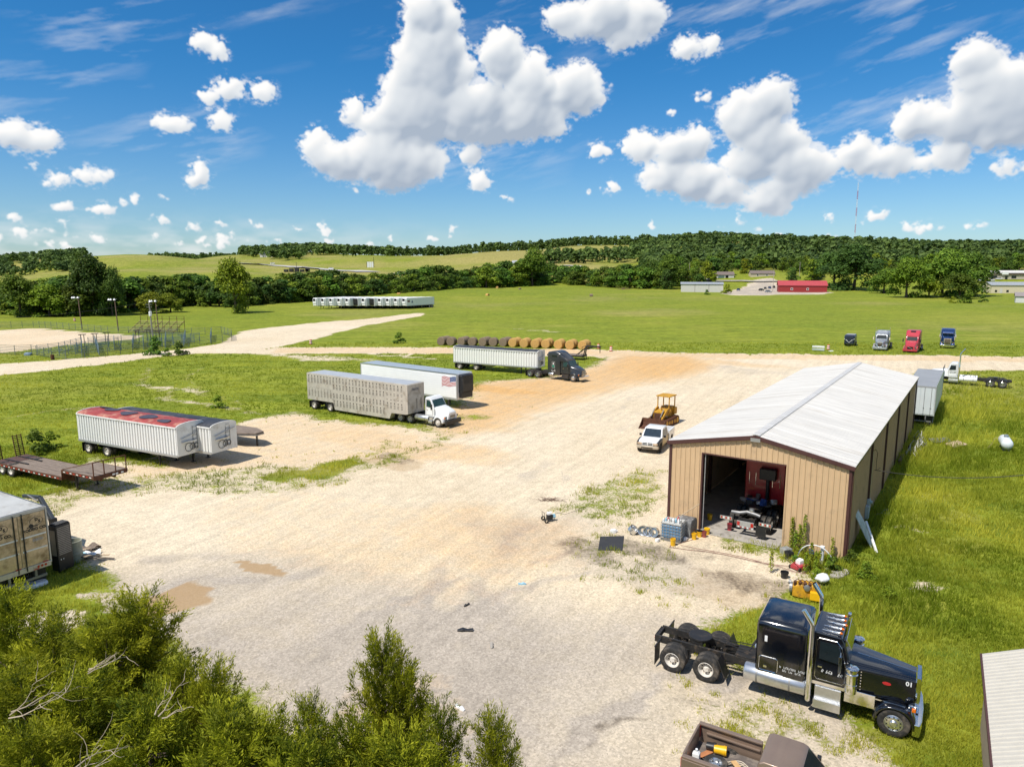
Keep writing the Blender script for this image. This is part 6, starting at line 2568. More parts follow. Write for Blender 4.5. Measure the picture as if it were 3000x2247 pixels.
for k in range(90):
	t = k / 90 * 2 * PI * 4
	pts.append((.36 * (1 + .04 * math.sin(k * .7)) * math.cos(t), .30 * math.sin(t), .04 + k * .0016 + .02 * math.sin(k)))
m.tube(pts, .014, 6)
o = part('hose_coil', m, mat('cream_hose', (.55, .47, .36), .5, var=.1))
o.location = (*BR(1.45, -.02), FL)
tag(o, 'cream hose coiled in the pickup bed behind the cab', 'hose')
m = MB()
m.lathe([(.001, 0), (.28, 0), (.32, .06), (.33, .16), (.28, .17), (.001, .1)], (0, 0, 0), 'z', 20)
o = part('dish_pan', m, M_steel, None, smooth=40)
o.location = (*BR(1.35, -.42), FL)
tag(o, 'grey metal pan lying by the near side of the pickup bed', 'pan')
m = MB()
m.box(0, .30, -.16, .16, 0, .24)
m.box(.02, .26, -.18, .12, .24, .30)
o = part('paper_box', m, M_white_plastic, None, bevel=.01)
o.location = (*BR(1.64, -.2), FL)
o.rotation_euler = (0, 0, R(angb + 12))
tag(o, 'white box of papers against the back of the brown pickup cab', 'box')

# --- white pickup with one black fender
kc = 200 / 1275


def ZC(x, y):
	return (1820 + x * kc, 1100 + y * kc)


pw = G(*ZC(480, 1455))
aw = -116.0
locw = from_front(pw, aw, 2.0 + 3.75 + .05)
pickup('pickup_truck', 'white pickup with black front fenders and tan doors parked beside the workshop', locw, aw, M_white_paint, fend_paint=mat('flat_black_paint', (.02, .02, .022), .5), lower=mat('dusty_tan_door', (.55, .42, .20), .5, var=.15, dirt=(.7, .68, .6), dscale=1.2, dirt_amt=.5), cab2=True, glass=mat('teal_glass', (.012, .025, .04), .08, 0, .4, .1, var=.3))


# ------------------------------------------------------------------ yellow crawler loader
pd = G(*ZC(940, 960))
LD = thing('crawler_loader', (pd[0] - .7, pd[1] + 1.1, 0), -126, 'worn yellow crawler loader with a rusty bucket on the gravel', 'loader')
for s in (-1, 1):
	y0 = s * .85
	m = MB()
	prof = []
	for k in range(13):
		t = R(90 + 180 * k / 12)
		prof.append((-1.35 + .40 * math.cos(t), .42 + .40 * math.sin(t)))
	for k in range(13):
		t = R(-90 + 180 * k / 12)
		prof.append((1.25 + .34 * math.cos(t), .36 + .34 * math.sin(t)))
	m.prism(prof, y0 - .20, y0 + .20)
	tr = part('track', m, M_rust, LD)
	shoe = MB()
	shoe.box(-.075, .075, -.23, .23, -.02, .035)
	shoe.box(-.02, .01, -.23, .23, .03, .07)
	sme = shoe.mesh('track_shoe', [M_rust])
	per = []
	for k in range(len(prof)):
		a, b = Vector((prof[k][0], 0, prof[k][1])), Vector((prof[(k + 1) % len(prof)][0], 0, prof[(k + 1) % len(prof)][1]))
		n = max(1, int((b - a).length / .17))
		for q in range(n):
			p = a.lerp(b, (q + .5) / n)
			d = (b - a).normalized()
			per.append((p, d))
	last = None
	for p, d in per:
		if last is not None and (p - last).length < .13:
			continue
		last = p
		o = link('track_shoe', sme, tr, (p.x, y0, p.z))
		nrm = Vector((d.z, 0, -d.x))
		if nrm.dot(p - Vector((0, 0, .4))) < 0:
			nrm = -nrm
		o.rotation_euler = (0, math.atan2(nrm.x, nrm.z), 0)
	m = MB()
	for x in (-1.35, -.7, 0, .6, 1.25):
		m.cyl((x, y0 - .215, .40), (x, y0 + .215, .40), .20 if abs(x) < 1 else .30, n=14)
	part('track_wheel', m, M_cat_yellow, tr)
m = MB()
m.rloft([(-1.75, .52, .55, 1.75, .08), (-1.0, .56, .5, 1.75, .08), (-.55, .56, .5, 1.35, .08), (-.5, .50, .5, 1.62, .10), (1.05, .46, .55, 1.56, .12), (1.25, .44, .6, 1.5, .10)])
part('hull', m, M_cat_yellow, LD, smooth=30)
m = MB()
m.box(1.25, 1.28, -.36, .36, .72, 1.40)
gr_ = part('radiator_grille', m, M_rust, LD)
m = MB()
m.box(-1.85, -1.15, -.78, .78, .95, 1.65)
part('fuel_tank', m, M_cat_yellow, LD, bevel=.06)
m = MB()
m.box(-1.0, -.55, -.32, .32, 1.2, 1.32)
m.box(-1.12, -1.0, -.32, .32, 1.25, 1.80)
part('seat', m, M_plastic_black, LD, bevel=.03)
for (x, y) in ((-1.5, -.62), (-1.5, .62), (-.1, -.62), (-.1, .62)):
	m = MB()
	m.bar((x, y, 1.3), (x, y, 2.88), .09)
	part('canopy_post', m, M_cat_yellow, LD)
m = MB()
m.box(-1.65, .08, -.76, .76, 2.88, 2.97)
part('canopy_roof', m, M_cat_yellow, LD, bevel=.02)
for s in (-1, 1):
	m = MB()
	m.prism([(-.35, 1.70), (-.10, 1.86), (.6, 1.62), (2.05, .62), (2.0, .42), (1.75, .5), (.45, 1.38), (-.3, 1.5)], s * .62 - .06, s * .62 + .06)
	part('lift_arm', m, M_cat_yellow, LD, bevel=.02)
	m = MB()
	m.cyl((.2, s * .62, .9), (1.1, s * .62, 1.15), .055, n=10)
	m.cyl((.9, s * .50, 1.75), (1.9, s * .50, .9), .05, n=10)
	part('hydraulic_cylinder', m, M_steel, LD)
	m = MB()
	m.prism([(1.35, .85), (1.75, 1.15), (1.9, 1.05), (2.0, .5), (1.85, .45)], s * .50 - .04, s * .50 + .04)
	part('tilt_link', m, M_rust, LD)
m = MB()
outer = [(2.0, .95), (1.95, .55), (2.05, .15), (2.35, .02), (3.0, .0), (3.0, .04), (2.4, .09), (2.15, .22), (2.06, .55), (2.08, .95)]
m.prism(outer, -1.22, 1.22)
bk = part('bucket', m, M_rust, LD, bevel=.01)
for s in (-1, 1):
	m = MB()
	m.prism([(2.0, .95), (1.95, .5), (2.05, .15), (2.35, .02), (3.0, .0), (2.5, .5), (2.1, .95)], s * 1.22 - .025, s * 1.22 + .025)
	part('bucket_cheek', m, M_rust, bk)
for k in range(8):
	m = MB()
	yy = -1.1 + .314 * k
	m.prism([(2.9, .0), (3.16, .01), (2.95, .06)], yy - .05, yy + .05)
	part('tooth', m, M_rust, bk)
m = MB()
m.cyl((.55, .12, 1.55), (.55, .12, 2.1), .045, n=8)
part('exhaust', m, M_rust, LD)
m = MB()
for k in range(4):
	m.cyl((-.35, -.3 + .2 * k, 1.4), (-.45, -.3 + .2 * k, 1.85), .018, n=6)
part('levers', m, M_plastic_black, LD)

# ------------------------------------------------------------------ clutter in front of the workshop
kz = 900 / 2212


def ZZ(x, y):
	return (1550 + x * kz, 1450 + y * kz)


def spot(x, y, z=0.0):
	g = G(*ZZ(x, y), z)
	return (g[0], g[1], z)


# caged tote of blue liquid
tx = G(*ZZ(1010, 338))
ibc = thing('caged_tote', (tx[0] + .35, tx[1] + .55, 0), -30, 'caged plastic tote of blue liquid with bottles on top by the workshop wall', 'tote')
m = MB()
m.box(-.58, .58, -.52, .52, .16, .98)
part('tank', m, M_blue_liquid, ibc, bevel=.08, seg=3, smooth=40)
m = MB()
m.box(-.57, .57, -.51, .51, .98, 1.12)
part('tank_top', m, mat('grimy_white_plastic', (.50, .50, .47), .5, var=.2, dirt=(.16, .14, .12), dscale=3, dirt_amt=.45), ibc, bevel=.05)
for z in (.16, .34, .52, .70, .88, 1.06):
	m = MB()
	ring = [(-.605, -.545, z), (.605, -.545, z), (.605, .545, z), (-.605, .545, z), (-.605, -.545, z)]
	for q in range(4):
		m.bar(ring[q], ring[q + 1], .018)
	part('cage_hoop', m, M_alu_dull, ibc)
for q in range(8):
	m = MB()
	xx = -.605 + 1.21 * q / 7
	m.bar((xx, -.55, .14), (xx, -.55, 1.1), .016)
	m.bar((xx, .55, .14), (xx, .55, 1.1), .016)
	part('cage_bar', m, M_alu_dull, ibc)
for q in range(6):
	m = MB()
	yy = -.5 + 1.0 * q / 5
	m.bar((-.61, yy, .14), (-.61, yy, 1.1), .016)
	m.bar((.61, yy, .14), (.61, yy, 1.1), .016)
	part('cage_bar', m, M_alu_dull, ibc)
m = MB()
for yy in (-.5, 0, .5):
	m.box(-.6, .6, yy - .06, yy + .06, 0, .13)
part('pallet', m, M_steel, ibc)
rb = random.Random(3)
cols = [M_white_plastic, M_decal_blue, M_decal_red, M_white_plastic, M_alu_dull, M_white_plastic]
names = ['white squeeze bottle', 'pale blue spray bottle', 'red oil bottle', 'white gallon jug', 'grey metal can', 'white detergent bottle']
for k in range(11):
	r_, h_ = rb.uniform(.045, .075), rb.uniform(.18, .22) if k < 6 else rb.uniform(.28, .34)
	m = MB()
	m.lathe([(.001, 0), (r_, 0), (r_, h_ * .68), (r_ * .4, h_ * .82), (r_ * .4, h_), (.001, h_)], (0, 0, 0), 'z', 12)
	o = part('bottle', m, cols[k % 6], None, smooth=40)
	lx, ly = (-.5 + .1 * k, -.42 + .16 * (k % 3))
	a = R(-30)
	o.location = (ibc.location.x + lx * math.cos(a) - ly * math.sin(a), ibc.location.y + lx * math.sin(a) + ly * math.cos(a), 1.12)
	tag(o, ('tall ' if k > 5 else 'short ') + names[k % 6] + ' on top of the caged tote', 'bottle', 'bottles on the tote')
# second grimy tank behind
m = MB()
m.rloft([(-.55, .45, 0, .95, .25), (-.5, .55, 0, 1.05, .3), (.5, .55, 0, 1.05, .3), (.55, .45, 0, .95, .25)])
o = part('grimy_tank', m, mat('black_grimy_tank', (.12, .12, .12), .6, var=.4, dirt=(.45, .44, .42), dscale=2, dirt_amt=.4), None, smooth=40)
o.location = (ibc.location.x + .9, ibc.location.y + .75, 0)
o.rotation_euler = (0, 0, R(-34))
tag(o, 'grimy dark round topped tank between the tote and the workshop wall', 'tank')
m = MB()
m.cyl((0, 0, 0), (1.9, .2, .75), .028, n=8)
o = part('wooden_pole', m, M_wood_pale)
o.location = (ibc.location.x - .1, ibc.location.y - .1, 1.15)
o.rotation_euler = (0, 0, R(18))
tag(o, 'long wooden pole resting on the caged tote', 'pole')
# buckets
for k, (x, y, r_, h_, m_, lab, lid) in enumerate((
		(1035, 362, .16, .42, M_yellow, 'yellow bucket standing alone in front of the caged tote', None),
		(1172, 290, .15, .38, M_yellow, 'yellow bucket at the back of the cluster by the door jamb', M_decal_red),
		(1188, 318, .15, .38, M_yellow, 'yellow bucket at the front of the cluster by the door jamb', None),
		(1226, 300, .15, .38, M_yellow, 'yellow bucket with dark rags in the cluster by the door', M_dark),
		(1260, 302, .14, .36, mat('dirty_red_bucket', (.28, .06, .05), .5, var=.3), 'dirty red bucket in the cluster by the door jamb', None),
		(1280, 282, .17, .36, M_yellow, 'wide yellow bucket nearest the workshop opening', M_yellow),
		(1442, 258, .15, .42, M_red_paint, 'bright red bucket beside the chassis in the doorway', None),
		(1838, 595, .20, .34, M_plastic_black, 'black drum bucket standing on stacked black buckets in the weeds', None),
		(1300, 185, .16, .38, M_yellow, 'yellow bucket just inside the workshop door', None))):
	loc = spot(x, y)
	bucket((loc[0], loc[1], .055 if k in (6, 8) else 0.0), r_, h_, m_, lab, lid=lid)
# truck rims
m = MB()
m.lathe([(.30, -.14), (.30, .14), (.27, .13), (.25, .05), (.12, .02), (.12, -.02), (.25, -.02), (.27, -.13)], (0, 0, 0), 'y', 24, closed=True)
RIMM = m.mesh('rim', [M_rim_alu], 40)
for k, (x, y, rz, lab) in enumerate(((752, 285, 60, 'silver truck rim lying apart from the leaning row'), (822, 290, -25, 'silver truck rim, outermost of the leaning row'), (862, 297, -28, 'silver truck rim in the middle of the leaning row'), (902, 303, -32, 'silver truck rim leaning against the caged tote'))):
	o = link('scrap_truck_wheel', RIMM)
	p = spot(x, y)
	o.location = (p[0], p[1] + .12, .27)
	o.rotation_euler = (R(-52 if k == 0 else -14), 0, R(rz))
	tag(o, lab, 'rim', 'loose truck rims by the tote')
# rubber mat
cs = [spot(x, y) for x, y in ((497, 398), (672, 402), (684, 298), (512, 302))]
cx_, cy_ = sum(p[0] for p in cs) / 4, sum(p[1] for p in cs) / 4
m = MB()
m.add([(p[0] - cx_, p[1] - cy_, .0) for p in cs] + [(p[0] - cx_, p[1] - cy_, .03) for p in cs], [(3, 2, 1, 0), (4, 5, 6, 7), (0, 1, 5, 4), (1, 2, 6, 5), (2, 3, 7, 6), (3, 0, 4, 7)])
o = part('rubber_mat', m, mat('black_rubber_mat', (.03, .03, .032), .75, var=.25, vscale=2), None, bevel=.008)
o.location = (cx_, cy_, .01)
tag(o, 'black rectangular rubber mat lying flat on the oily gravel', 'mat')
for k, (x, y, a, lab) in enumerate(((610, 270, 10, 'white jug lying on the gravel beyond the rubber mat'), (1125, 322, 20, 'white jug lying beside the caged tote'), (925, 333, 40, 'small white jug lying in front of the tote'), (2060, 745, 0, 'white plastic jug in the weeds by the yellow engine'))):
	m = MB()
	m.rloft([(-.15, .05, 0, .12, .05), (-.10, .085, 0, .17, .07), (.06, .085, 0, .17, .07), (.13, .03, .05, .11, .025), (.17, .03, .05, .11, .025)])
	o = part('plastic_jug', m, M_white_plastic, None, smooth=40)
	o.location = spot(x, y, .01)
	o.rotation_euler = (0, 0, R(a))
	o.scale = (1.4, 1.4, 1.4) if k in (0, 3) else (1.1, 1.1, 1.1)
	tag(o, lab, 'jug')
# pressure washer
pwz = thing('pressure_washer', spot(145, 188), 20, 'small engine pressure washer with blue pump standing on the gravel', 'pressure washer')
m = MB()
m.tube([(-.35, -.25, .1), (.4, -.25, .1), (.4, .25, .1), (-.35, .25, .1), (-.35, -.25, .1)], .016, 6)
m.tube([(-.35, -.22, .1), (-.42, -.22, .65), (-.42, .22, .65), (-.35, .22, .1)], .016, 6)
part('frame', m, M_frame, pwz)
m = MB()
m.rloft([(-.15, .15, .15, .45, .06), (.1, .17, .15, .5, .08), (.2, .12, .15, .42, .06)])
part('engine', m, M_plastic_black, pwz, smooth=35)
m = MB()
m.rloft([(-.14, .12, .46, .60, .05), (.12, .13, .46, .62, .05)])
part('fuel_tank', m, M_white_plastic, pwz, smooth=35)
m = MB()
m.cyl((.2, 0, .28), (.42, 0, .28), .09, n=12)
m.box(.25, .40, -.06, .10, .2, .42)
part('pump', m, M_decal_blue, pwz)
for s in (-1, 1):
	o = link('wheel', TYRE_P, pwz, (-.3, s * .3, .14))
	o.scale = (.38, .38, .38)
m = MB()
m.tube([(.4, .1, .4), (.8, .3, .35), (1.3, .5, .12), (2.2, .9, .1), (3.6, 1.6, .14)], .014, 6)
part('spray_wand', m, M_plastic_black, pwz)
# red-brown air hose across the ground
hp = [(1180, 322), (1080, 352), (1020, 366), (1010, 378), (1060, 385), (1160, 400), (1280, 412), (1400, 432), (1500, 455), (1600, 478), (1700, 498), (1790, 512), (1880, 520), (1960, 540), (1990, 575), (1900, 560), (1820, 530), (1700, 503), (1560, 462), (1380, 425), (1200, 395), (1090, 372)]
m = MB()
m.tube([(*G(*ZZ(*p)), .02 + .004 * i) for i, p in enumerate(hp)], .016, 6)
tag(part('air_hose', m, mat('brick_red_hose', (.17, .055, .045), .6, var=.2)), 'brick red air hose snaking across the ground to the weeds', 'hose')
# piles of twigs
tw = spot(165, 38)
m = MB()
rr = random.Random(2)
for k in range(34):
	a, r_ = rr.uniform(0, 6.28), rr.uniform(0, .8)
	x, y = r_ * 1.2 * math.cos(a), r_ * .5 * math.sin(a)
	b = rr.uniform(0, 3.14)
	l_ = rr.uniform(.2, .6)
	m.cyl((x - l_ * math.cos(b), y - l_ * .6 * math.sin(b), rr.uniform(.0, .06)), (x + l_ * math.cos(b), y + l_ * .6 * math.sin(b), rr.uniform(.02, .18)), .014, .006, n=5)
o = part('brush_pile', m, mat('dry_twigs', (.14, .085, .06), .9, var=.3))
o.location = tw
tag(o, 'small pile of dry twigs on the pale gravel', 'twigs', kind='stuff')
# yellow engine block in the weeds
en = thing('old_engine', spot(1990, 735), -25, 'old yellow diesel engine lying in the weeds behind the black tractor', 'engine')
m = MB()
m.rloft([(-.6, .28, .1, .62, .08), (-.3, .32, .08, .75, .1), (.5, .30, .08, .78, .1), (.65, .22, .1, .6, .06)])
part('block', m, M_cat_yellow, en, smooth=30)
m = MB()
m.box(.2, .78, -.52, -.30, .12, .52)
part('side_cover', m, M_yellow, en, bevel=.02)
for k in range(5):
	m = MB()
	m.cyl((-.5 + .22 * k, -.2, .6), (-.5 + .22 * k, -.28, .86), .075, n=10)
	part('cylinder_head', m, M_rust, en)
m = MB()
m.cyl((-.75, 0, .4), (-.62, 0, .4), .27, n=18)
m.cyl((-.82, .1, .62), (-.7, .1, .62), .12, n=14)
part('pulley', m, M_steel, en)
m = MB()
for k in range(5):
	m.tube([(-.5 + .2 * k, .1, .75), (-.4 + .2 * k, -.15, .95), (-.2 + .2 * k, -.2, .85), (-.1 + .18 * k, -.35, .6)], .02, 6)
part('fuel_line', m, M_rust, en)
m = MB()
m.lathe([(.001, -.12), (.13, -.1), (.17, 0), (.13, .1), (.001, .12)], (.05, -.30, .62), 'y', 14)
part('turbo', m, M_steel, en, smooth=40)
m = MB()
rings = []
for k in range(7):
	t = k / 6
	r_ = .05 + .30 * math.sin(PI * min(.92, t * .9 + .05))
	rings.append([((1 + .25 * math.sin(3 * q + k)) * r_ * math.cos(2 * PI * q / 12) + .1 * t, (1 + .2 * math.cos(2 * q + k)) * r_ * math.sin(2 * PI * q / 12), .05 + .45 * t) for q in range(12)])
m.loft(rings)
o = part('plastic_bag', m, M_white_plastic, None, smooth=60)
p = spot(2105, 640)
o.location = (p[0], p[1], .05)
tag(o, 'crumpled white plastic bag behind the old yellow engine', 'bag')
# mower-like scrap, blue reel, white pipes near the corner
mw = thing('scrap_mower', spot(1945, 530), 30, 'red and white scrapped push mower in the weeds by the workshop corner', 'mower')
m = MB()
m.rloft([(-.4, .26, .08, .26, .06), (0, .32, .06, .32, .08), (.35, .26, .08, .26, .06)])
part('deck', m, M_red_paint, mw, smooth=35)
m = MB()
m.rloft([(-.15, .14, .30, .52, .06), (.12, .16, .30, .56, .06)])
part('engine', m, M_white_plastic, mw, smooth=35)
m = MB()
m.tube([(-.35, -.22, .25), (-.95, -.24, .75), (-1.0, .24, .78), (-.35, .22, .25)], .016, 6)
part('handle', m, M_plastic_black, mw)
for x in (-.35, .32):
	for s in (-1, 1):
		o = link('wheel', TYRE_P, mw, (x, s * .3, .11))
		o.scale = (.3, .3, .3)
rl = thing('hose_reel', spot(2028, 470), 0, 'blue hose reel on a bent brown rod near the workshop corner', 'reel')
m = MB()
m.cyl((-.06, 0, .5), (.06, 0, .5), .17, n=16)
part('reel', m, mat('blue_plastic', (.02, .10, .32), .4), rl)
m = MB()
m.tube([(-.9, 0, .9), (0.1, 0, .95), (.15, 0, .55), (.15, 0, 0)], .018, 6)
part('rod', m, M_rust, rl)
m = MB()
pts = [(1.3 * math.cos(PI * k / 12) * .7, 0, 1.05 * math.sin(PI * k / 12)) for k in range(13)]
m.tube(pts, .03, 8)
o = part('bent_pipe', m, M_white_plastic)
p = spot(2060, 480)
o.location = p
o.rotation_euler = (R(12), 0, R(-34))
tag(o, 'white plastic pipe bent in a hoop against the workshop wall', 'pipe')
m = MB()
m.lathe([(.001, 0), (.09, 0), (.09, .85), (.12, .87), (.12, .98), (.07, 1.0), (.001, 1.0)], (0, 0, 0), 'z', 14)
o = part('white_post', m, M_white_plastic, None, smooth=40)
o.location = spot(2105, 490)
tag(o, 'short white plastic post standing in weeds by the workshop corner', 'post')
for k, (x, y, lab) in enumerate(((1850, 418, 'dented grey scrap block lying at the wall foot'), (1870, 448, 'black ribbed scrap block lying at the wall foot'))):
	m = MB()
	m.cbox((0, 0, .15), (.55 - .2 * k, .4, .3))
	for q in range(4):
		m.cbox((-.15 + .1 * q, 0, .32), (.03, .4, .06))
	o = part('scrap_block', m, (M_alu_dull, M_plastic_black)[k], None, bevel=.02)
	o.location = spot(x, y)
	o.rotation_euler = (0, 0, R(20))
	tag(o, lab, 'scrap')
for k, (x, y, s_) in enumerate(((2232, 560, .55), (2178, 545, .4), (2210, 590, .35))):
	m = MB()
	m.prism([(s_ * (1 + .2 * math.sin(q * 2.3 + k)) * math.cos(2 * PI * q / 9), s_ * .7 * (1 + .2 * math.cos(q * 1.7)) * math.sin(2 * PI * q / 9)) for q in range(9)], 0, .12, 'z')
	o = part('broken_concrete', m, M_concrete, None, bevel=.02)
	o.location = spot(x, y)
	tag(o, ('large', 'middle sized', 'small')[k] + ' broken concrete slab at the workshop corner', 'concrete')

# --- leaning body panel and junk along the right wall
m = MB()
m.prism([(-.45, 0), (.45, 0), (.55, .5), (.5, 2.2), (-.35, 2.4), (-.5, .6)], -.03, .03)
o = part('fiberglass_panel', m, mat('mossy_white_panel', (.50, .53, .48), .6, var=.15, dirt=(.20, .24, .14), dscale=2.5, dirt_amt=.4), None, bevel=.02)
o.location = SH(1.0, 3.2)
o.rotation_euler = (R(-30), 0, R(52))
tag(o, 'mossy white fibreglass body panel leaning by the workshop corner', 'panel')
m = MB()
m.box(-.06, .06, 0, .10, 0, 1.9)
o = part('cream_beam', m, M_trailer_white2, None, bevel=.01)
o.location = SH(1.35, 2.2)
o.rotation_euler = (R(-42), R(0), R(5))
tag(o, 'cream metal beam leaning beside the mossy panel', 'beam')
for k in range(6):
	m = MB()
	m.cyl((0, 0, .03), (1.5, 0, .05), .03, n=8)
	o = part('steel_tube', m, M_steel)
	o.location = SH(.45 + .14 * k, 9.0 + .1 * (k % 3))
	o.rotation_euler = (0, 0, R(40 + 4 * k))
	tag(o, 'grey steel tube lying beside the shaded workshop wall', 'tube', 'steel tubes by the workshop wall')
m = MB()
m.box(-.12, .12, -1.3, 1.3, 0, .35)
o = part('brown_channel', m, M_brown, None, bevel=.01)
o.location = SH(.35, 24.5)
o.rotation_euler = (0, 0, R(-34))
tag(o, 'long brown steel channel lying along the workshop wall', 'channel')
rr = random.Random(9)
for k in range(4):
	p = SH(rr.uniform(.5, 1.4), 27.0 + 1.9 * k)
	j = thing('scrap_heap', p, rr.uniform(0, 180), ['tangle of bent rods by the wall', 'heap of grey hose and rods near the far wall end', 'dark tyre and rod heap near the far wall end', 'black drum and scrap at the far wall corner'][k], 'scrap')
	m = MB()
	for q in range(8):
		a = rr.uniform(0, 6.28)
		m.tube([(.5 * math.cos(a), .5 * math.sin(a), .1), (.2 * math.cos(a + 1), .2 * math.sin(a + 1), rr.uniform(.5, 1.1)), (.6 * math.cos(a + 2), .6 * math.sin(a + 2), .15)], .018, 5)
	part('bent_rod', m, M_alu_dull, j)
	m = MB()
	m.lathe([(.25, -.12), (.42, -.12), (.46, 0), (.42, .12), (.25, .12)], (.1, .1, .2 + .14 * (k % 2)), 'z', 16, closed=True)
	part('old_tyre', m, M_rubber, j, smooth=40)
for k, (x, y, lab) in enumerate(((2.6, 33.5, 'dark sheet lying in the grass behind the workshop'), (3.9, 32.6, 'tan sheet lying in the grass behind the workshop'))):
	m = MB()
	m.box(-.8, .8, -.5, .5, 0, .05)
	o = part('sheet_panel', m, (M_steel, M_wood_pale)[k])
	o.location = SH(x, y, .25)
	o.rotation_euler = (R(8), R(-6), R(-10 + 30 * k))
	tag(o, lab, 'sheet')
# --- propane tank
pp = G(*Z6(1560, 1395))
tank = thing('propane_tank', (pp[0], pp[1] + 1.3, 0), 62, 'pale white propane tank standing in the tall grass', 'propane tank')
m = MB()
prof = [(.001, -1.3)] + [(.46 * math.sin(PI / 2 * k / 6), -.95 - .35 * math.cos(PI / 2 * k / 6)) for k in range(1, 7)] + [(.46 * math.cos(PI / 2 * k / 6), .95 + .35 * math.sin(PI / 2 * k / 6)) for k in range(0, 6)] + [(.001, 1.3)]
m.lathe(prof, (0, 0, .72), 'x', 28)
part('shell', m, mat('pale_tank_paint', (.66, .70, .72), .4, 0, .5, .2, var=.06), tank, smooth=50)
m = MB()
m.lathe([(.16, 1.15), (.18, 1.32), (.12, 1.37), (.001, 1.38)], (0, 0, 0), 'z', 16)
part('valve_dome', m, mat('grey_dome', (.18, .22, .24), .5), tank, smooth=40)
for x in (-.7, .7):
	m = MB()
	m.box(x - .06, x + .06, -.3, .3, 0, .35)
	part('foot', m, M_steel, tank)
m = MB()
m.tube([(-.2, .2, 1.3), (-.4, .9, 1.0), (-.2, 1.0, .5), (-.3, 1.3, .1)], .014, 6)
part('gas_line', m, M_wood_pale, tank)

# --- white roofed shed at the lower right corner
wb = G(2898, 1925, 2.75)
ang_w = 59.0
cab_ = thing('white_roof_shed', (wb[0], wb[1], 0), ang_w - 180, 'low shed with a cream white ribbed metal roof at the grass edge', 'building')
# x runs along the eave towards the camera, +y away to the right of the eave
sgn = 1
Lw, Wd = 14.0, 7.0
m = MB()
prof = []
x = -.15
while x < Lw:
	prof += [(x, 0), (x + .13, 0), (x + .15, .035), (x + .19, .035), (x + .21, 0)]
	x += .22
v, f = [], []
yr, zr1 = 1.25, 3.42
for (xx, h) in prof:
	v += [(xx, -.2, 2.75 + h), (xx, yr, zr1 + h), (xx, 4.5, zr1 + .55 + h), (xx, 4.5, zr1 + .5), (xx, yr, zr1 - .05), (xx, -.2, 2.7)]
n6 = 6
for k in range(len(prof) - 1):
	for q in range(6):
		f.append((n6 * k + q, n6 * k + (q + 1) % 6, n6 * (k + 1) + (q + 1) % 6, n6 * (k + 1) + q))
f.append((0, 1, 2, 3, 4, 5))
m.add(v, f)
part('roof', m, mat('cream_roof_sheet', (.47, .44, .38), .45, 0, .4, var=.05), cab_)
m = MB()
m.box(0, Lw, -.02, 4.4, 0, 2.72)
part('wall', m, mat('tan_shed_wall', (.42, .33, .25), .7, var=.1), cab_)
m = MB()
m.box(-.15, Lw, -.26, -.2, 2.66, 2.76)
part('gutter', m, M_brown, cab_)

# --- by the cream trailer: refrigeration unit, boom, drum and debris
ru = G(*Z5(745, 1225))
un = thing('refrigeration_unit', (ru[0] + .0, ru[1] + .6, 0), -22, 'tall black louvred refrigeration unit standing beside the cream trailer', 'cooling unit')
m = MB()
m.box(-.45, .45, -.75, .75, .1, 2.6)
part('housing', m, M_plastic_black, un, bevel=.05)
for k in range(16):
	m = MB()
	m.box(.45, .475, -.62, .62, 1.0 + .095 * k, 1.05 + .095 * k)
	part('louvre', m, M_steel, un)
m = MB()
m.box(-.30, .32, -.765, -.752, .95, 2.35)
part('side_door', m, mat('pale_grey_door', (.42, .39, .33), .4, .2, var=.1), un, bevel=.01)
m = MB()
m.box(-.40, .40, -.66, .66, 2.602, 2.64)
tp = part('top_grille', m, M_dark, un)
for k in range(9):
	m = MB()
	m.bar((-.4, -.6 + .15 * k, 2.66), (.4, -.6 + .15 * k, 2.66), .03)
	part('bar', m, M_steel, tp)
for k in range(2):
	m = MB()
	m.cyl((.46, -.5 + .25 * k, .75), (.48, -.5 + .25 * k, .75), .04, n=10)
	part('gauge', m, M_decal_white, un)
un.scale = (.62, .55, 1.0)
bm_ = G(*Z5(600, 480), 2.4)
bo = thing('folded_boom', (bm_[0] - .3, bm_[1] + 1.0, 0), 149, 'dark folded hydraulic boom standing behind the cream trailer', 'boom')
m = MB()
m.bar((0, 0, 0), (0, 0, 2.6), .35, .35)
part('mast', m, M_frame, bo)
m = MB()
m.bar((0, 0, 2.5), (1.3, 0, 3.9), .24, .28)
m.bar((1.3, 0, 3.9), (3.4, 0, 3.6), .2, .24)
part('arm', m, mat('dark_slate_steel', (.06, .07, .08), .5, .3, var=.2), bo, bevel=.03)
m = MB()
m.cyl((.2, .0, 1.9), (1.0, 0, 3.3), .06, n=10)
m.cyl((1.2, .18, 3.7), (2.4, .18, 3.9), .05, n=10)
part('hydraulic_cylinder', m, M_steel, bo)
m = MB()
for k in range(5):
	m.tube([(.1, -.1 + .05 * k, 2.4), (-.3 - .05 * k, .1, 2.0), (-.2, .15, 1.4), (0, .1, .9)], .02, 6)
part('hydraulic_hose', m, M_plastic_black, bo)
bo.scale = (.9, .9, .78)
m = MB()
m.lathe([(.001, 0), (.40, 0), (.42, .05), (.40, .45), (.42, .5), (.40, .55), (.40, 1.15), (.42, 1.2), (.36, 1.2), (.36, .3), (.001, .3)], (0, 0, 0), 'z', 20)
o = part('grey_drum', m, mat('mossy_grey_drum', (.30, .31, .24), .7, var=.2, vscale=6), None, smooth=40)
p = G(*Z5(930, 1085))
o.location = (p[0], p[1] + .4, 0)
tag(o, 'mossy grey open drum beside the black refrigeration unit', 'drum')
rr = random.Random(4)
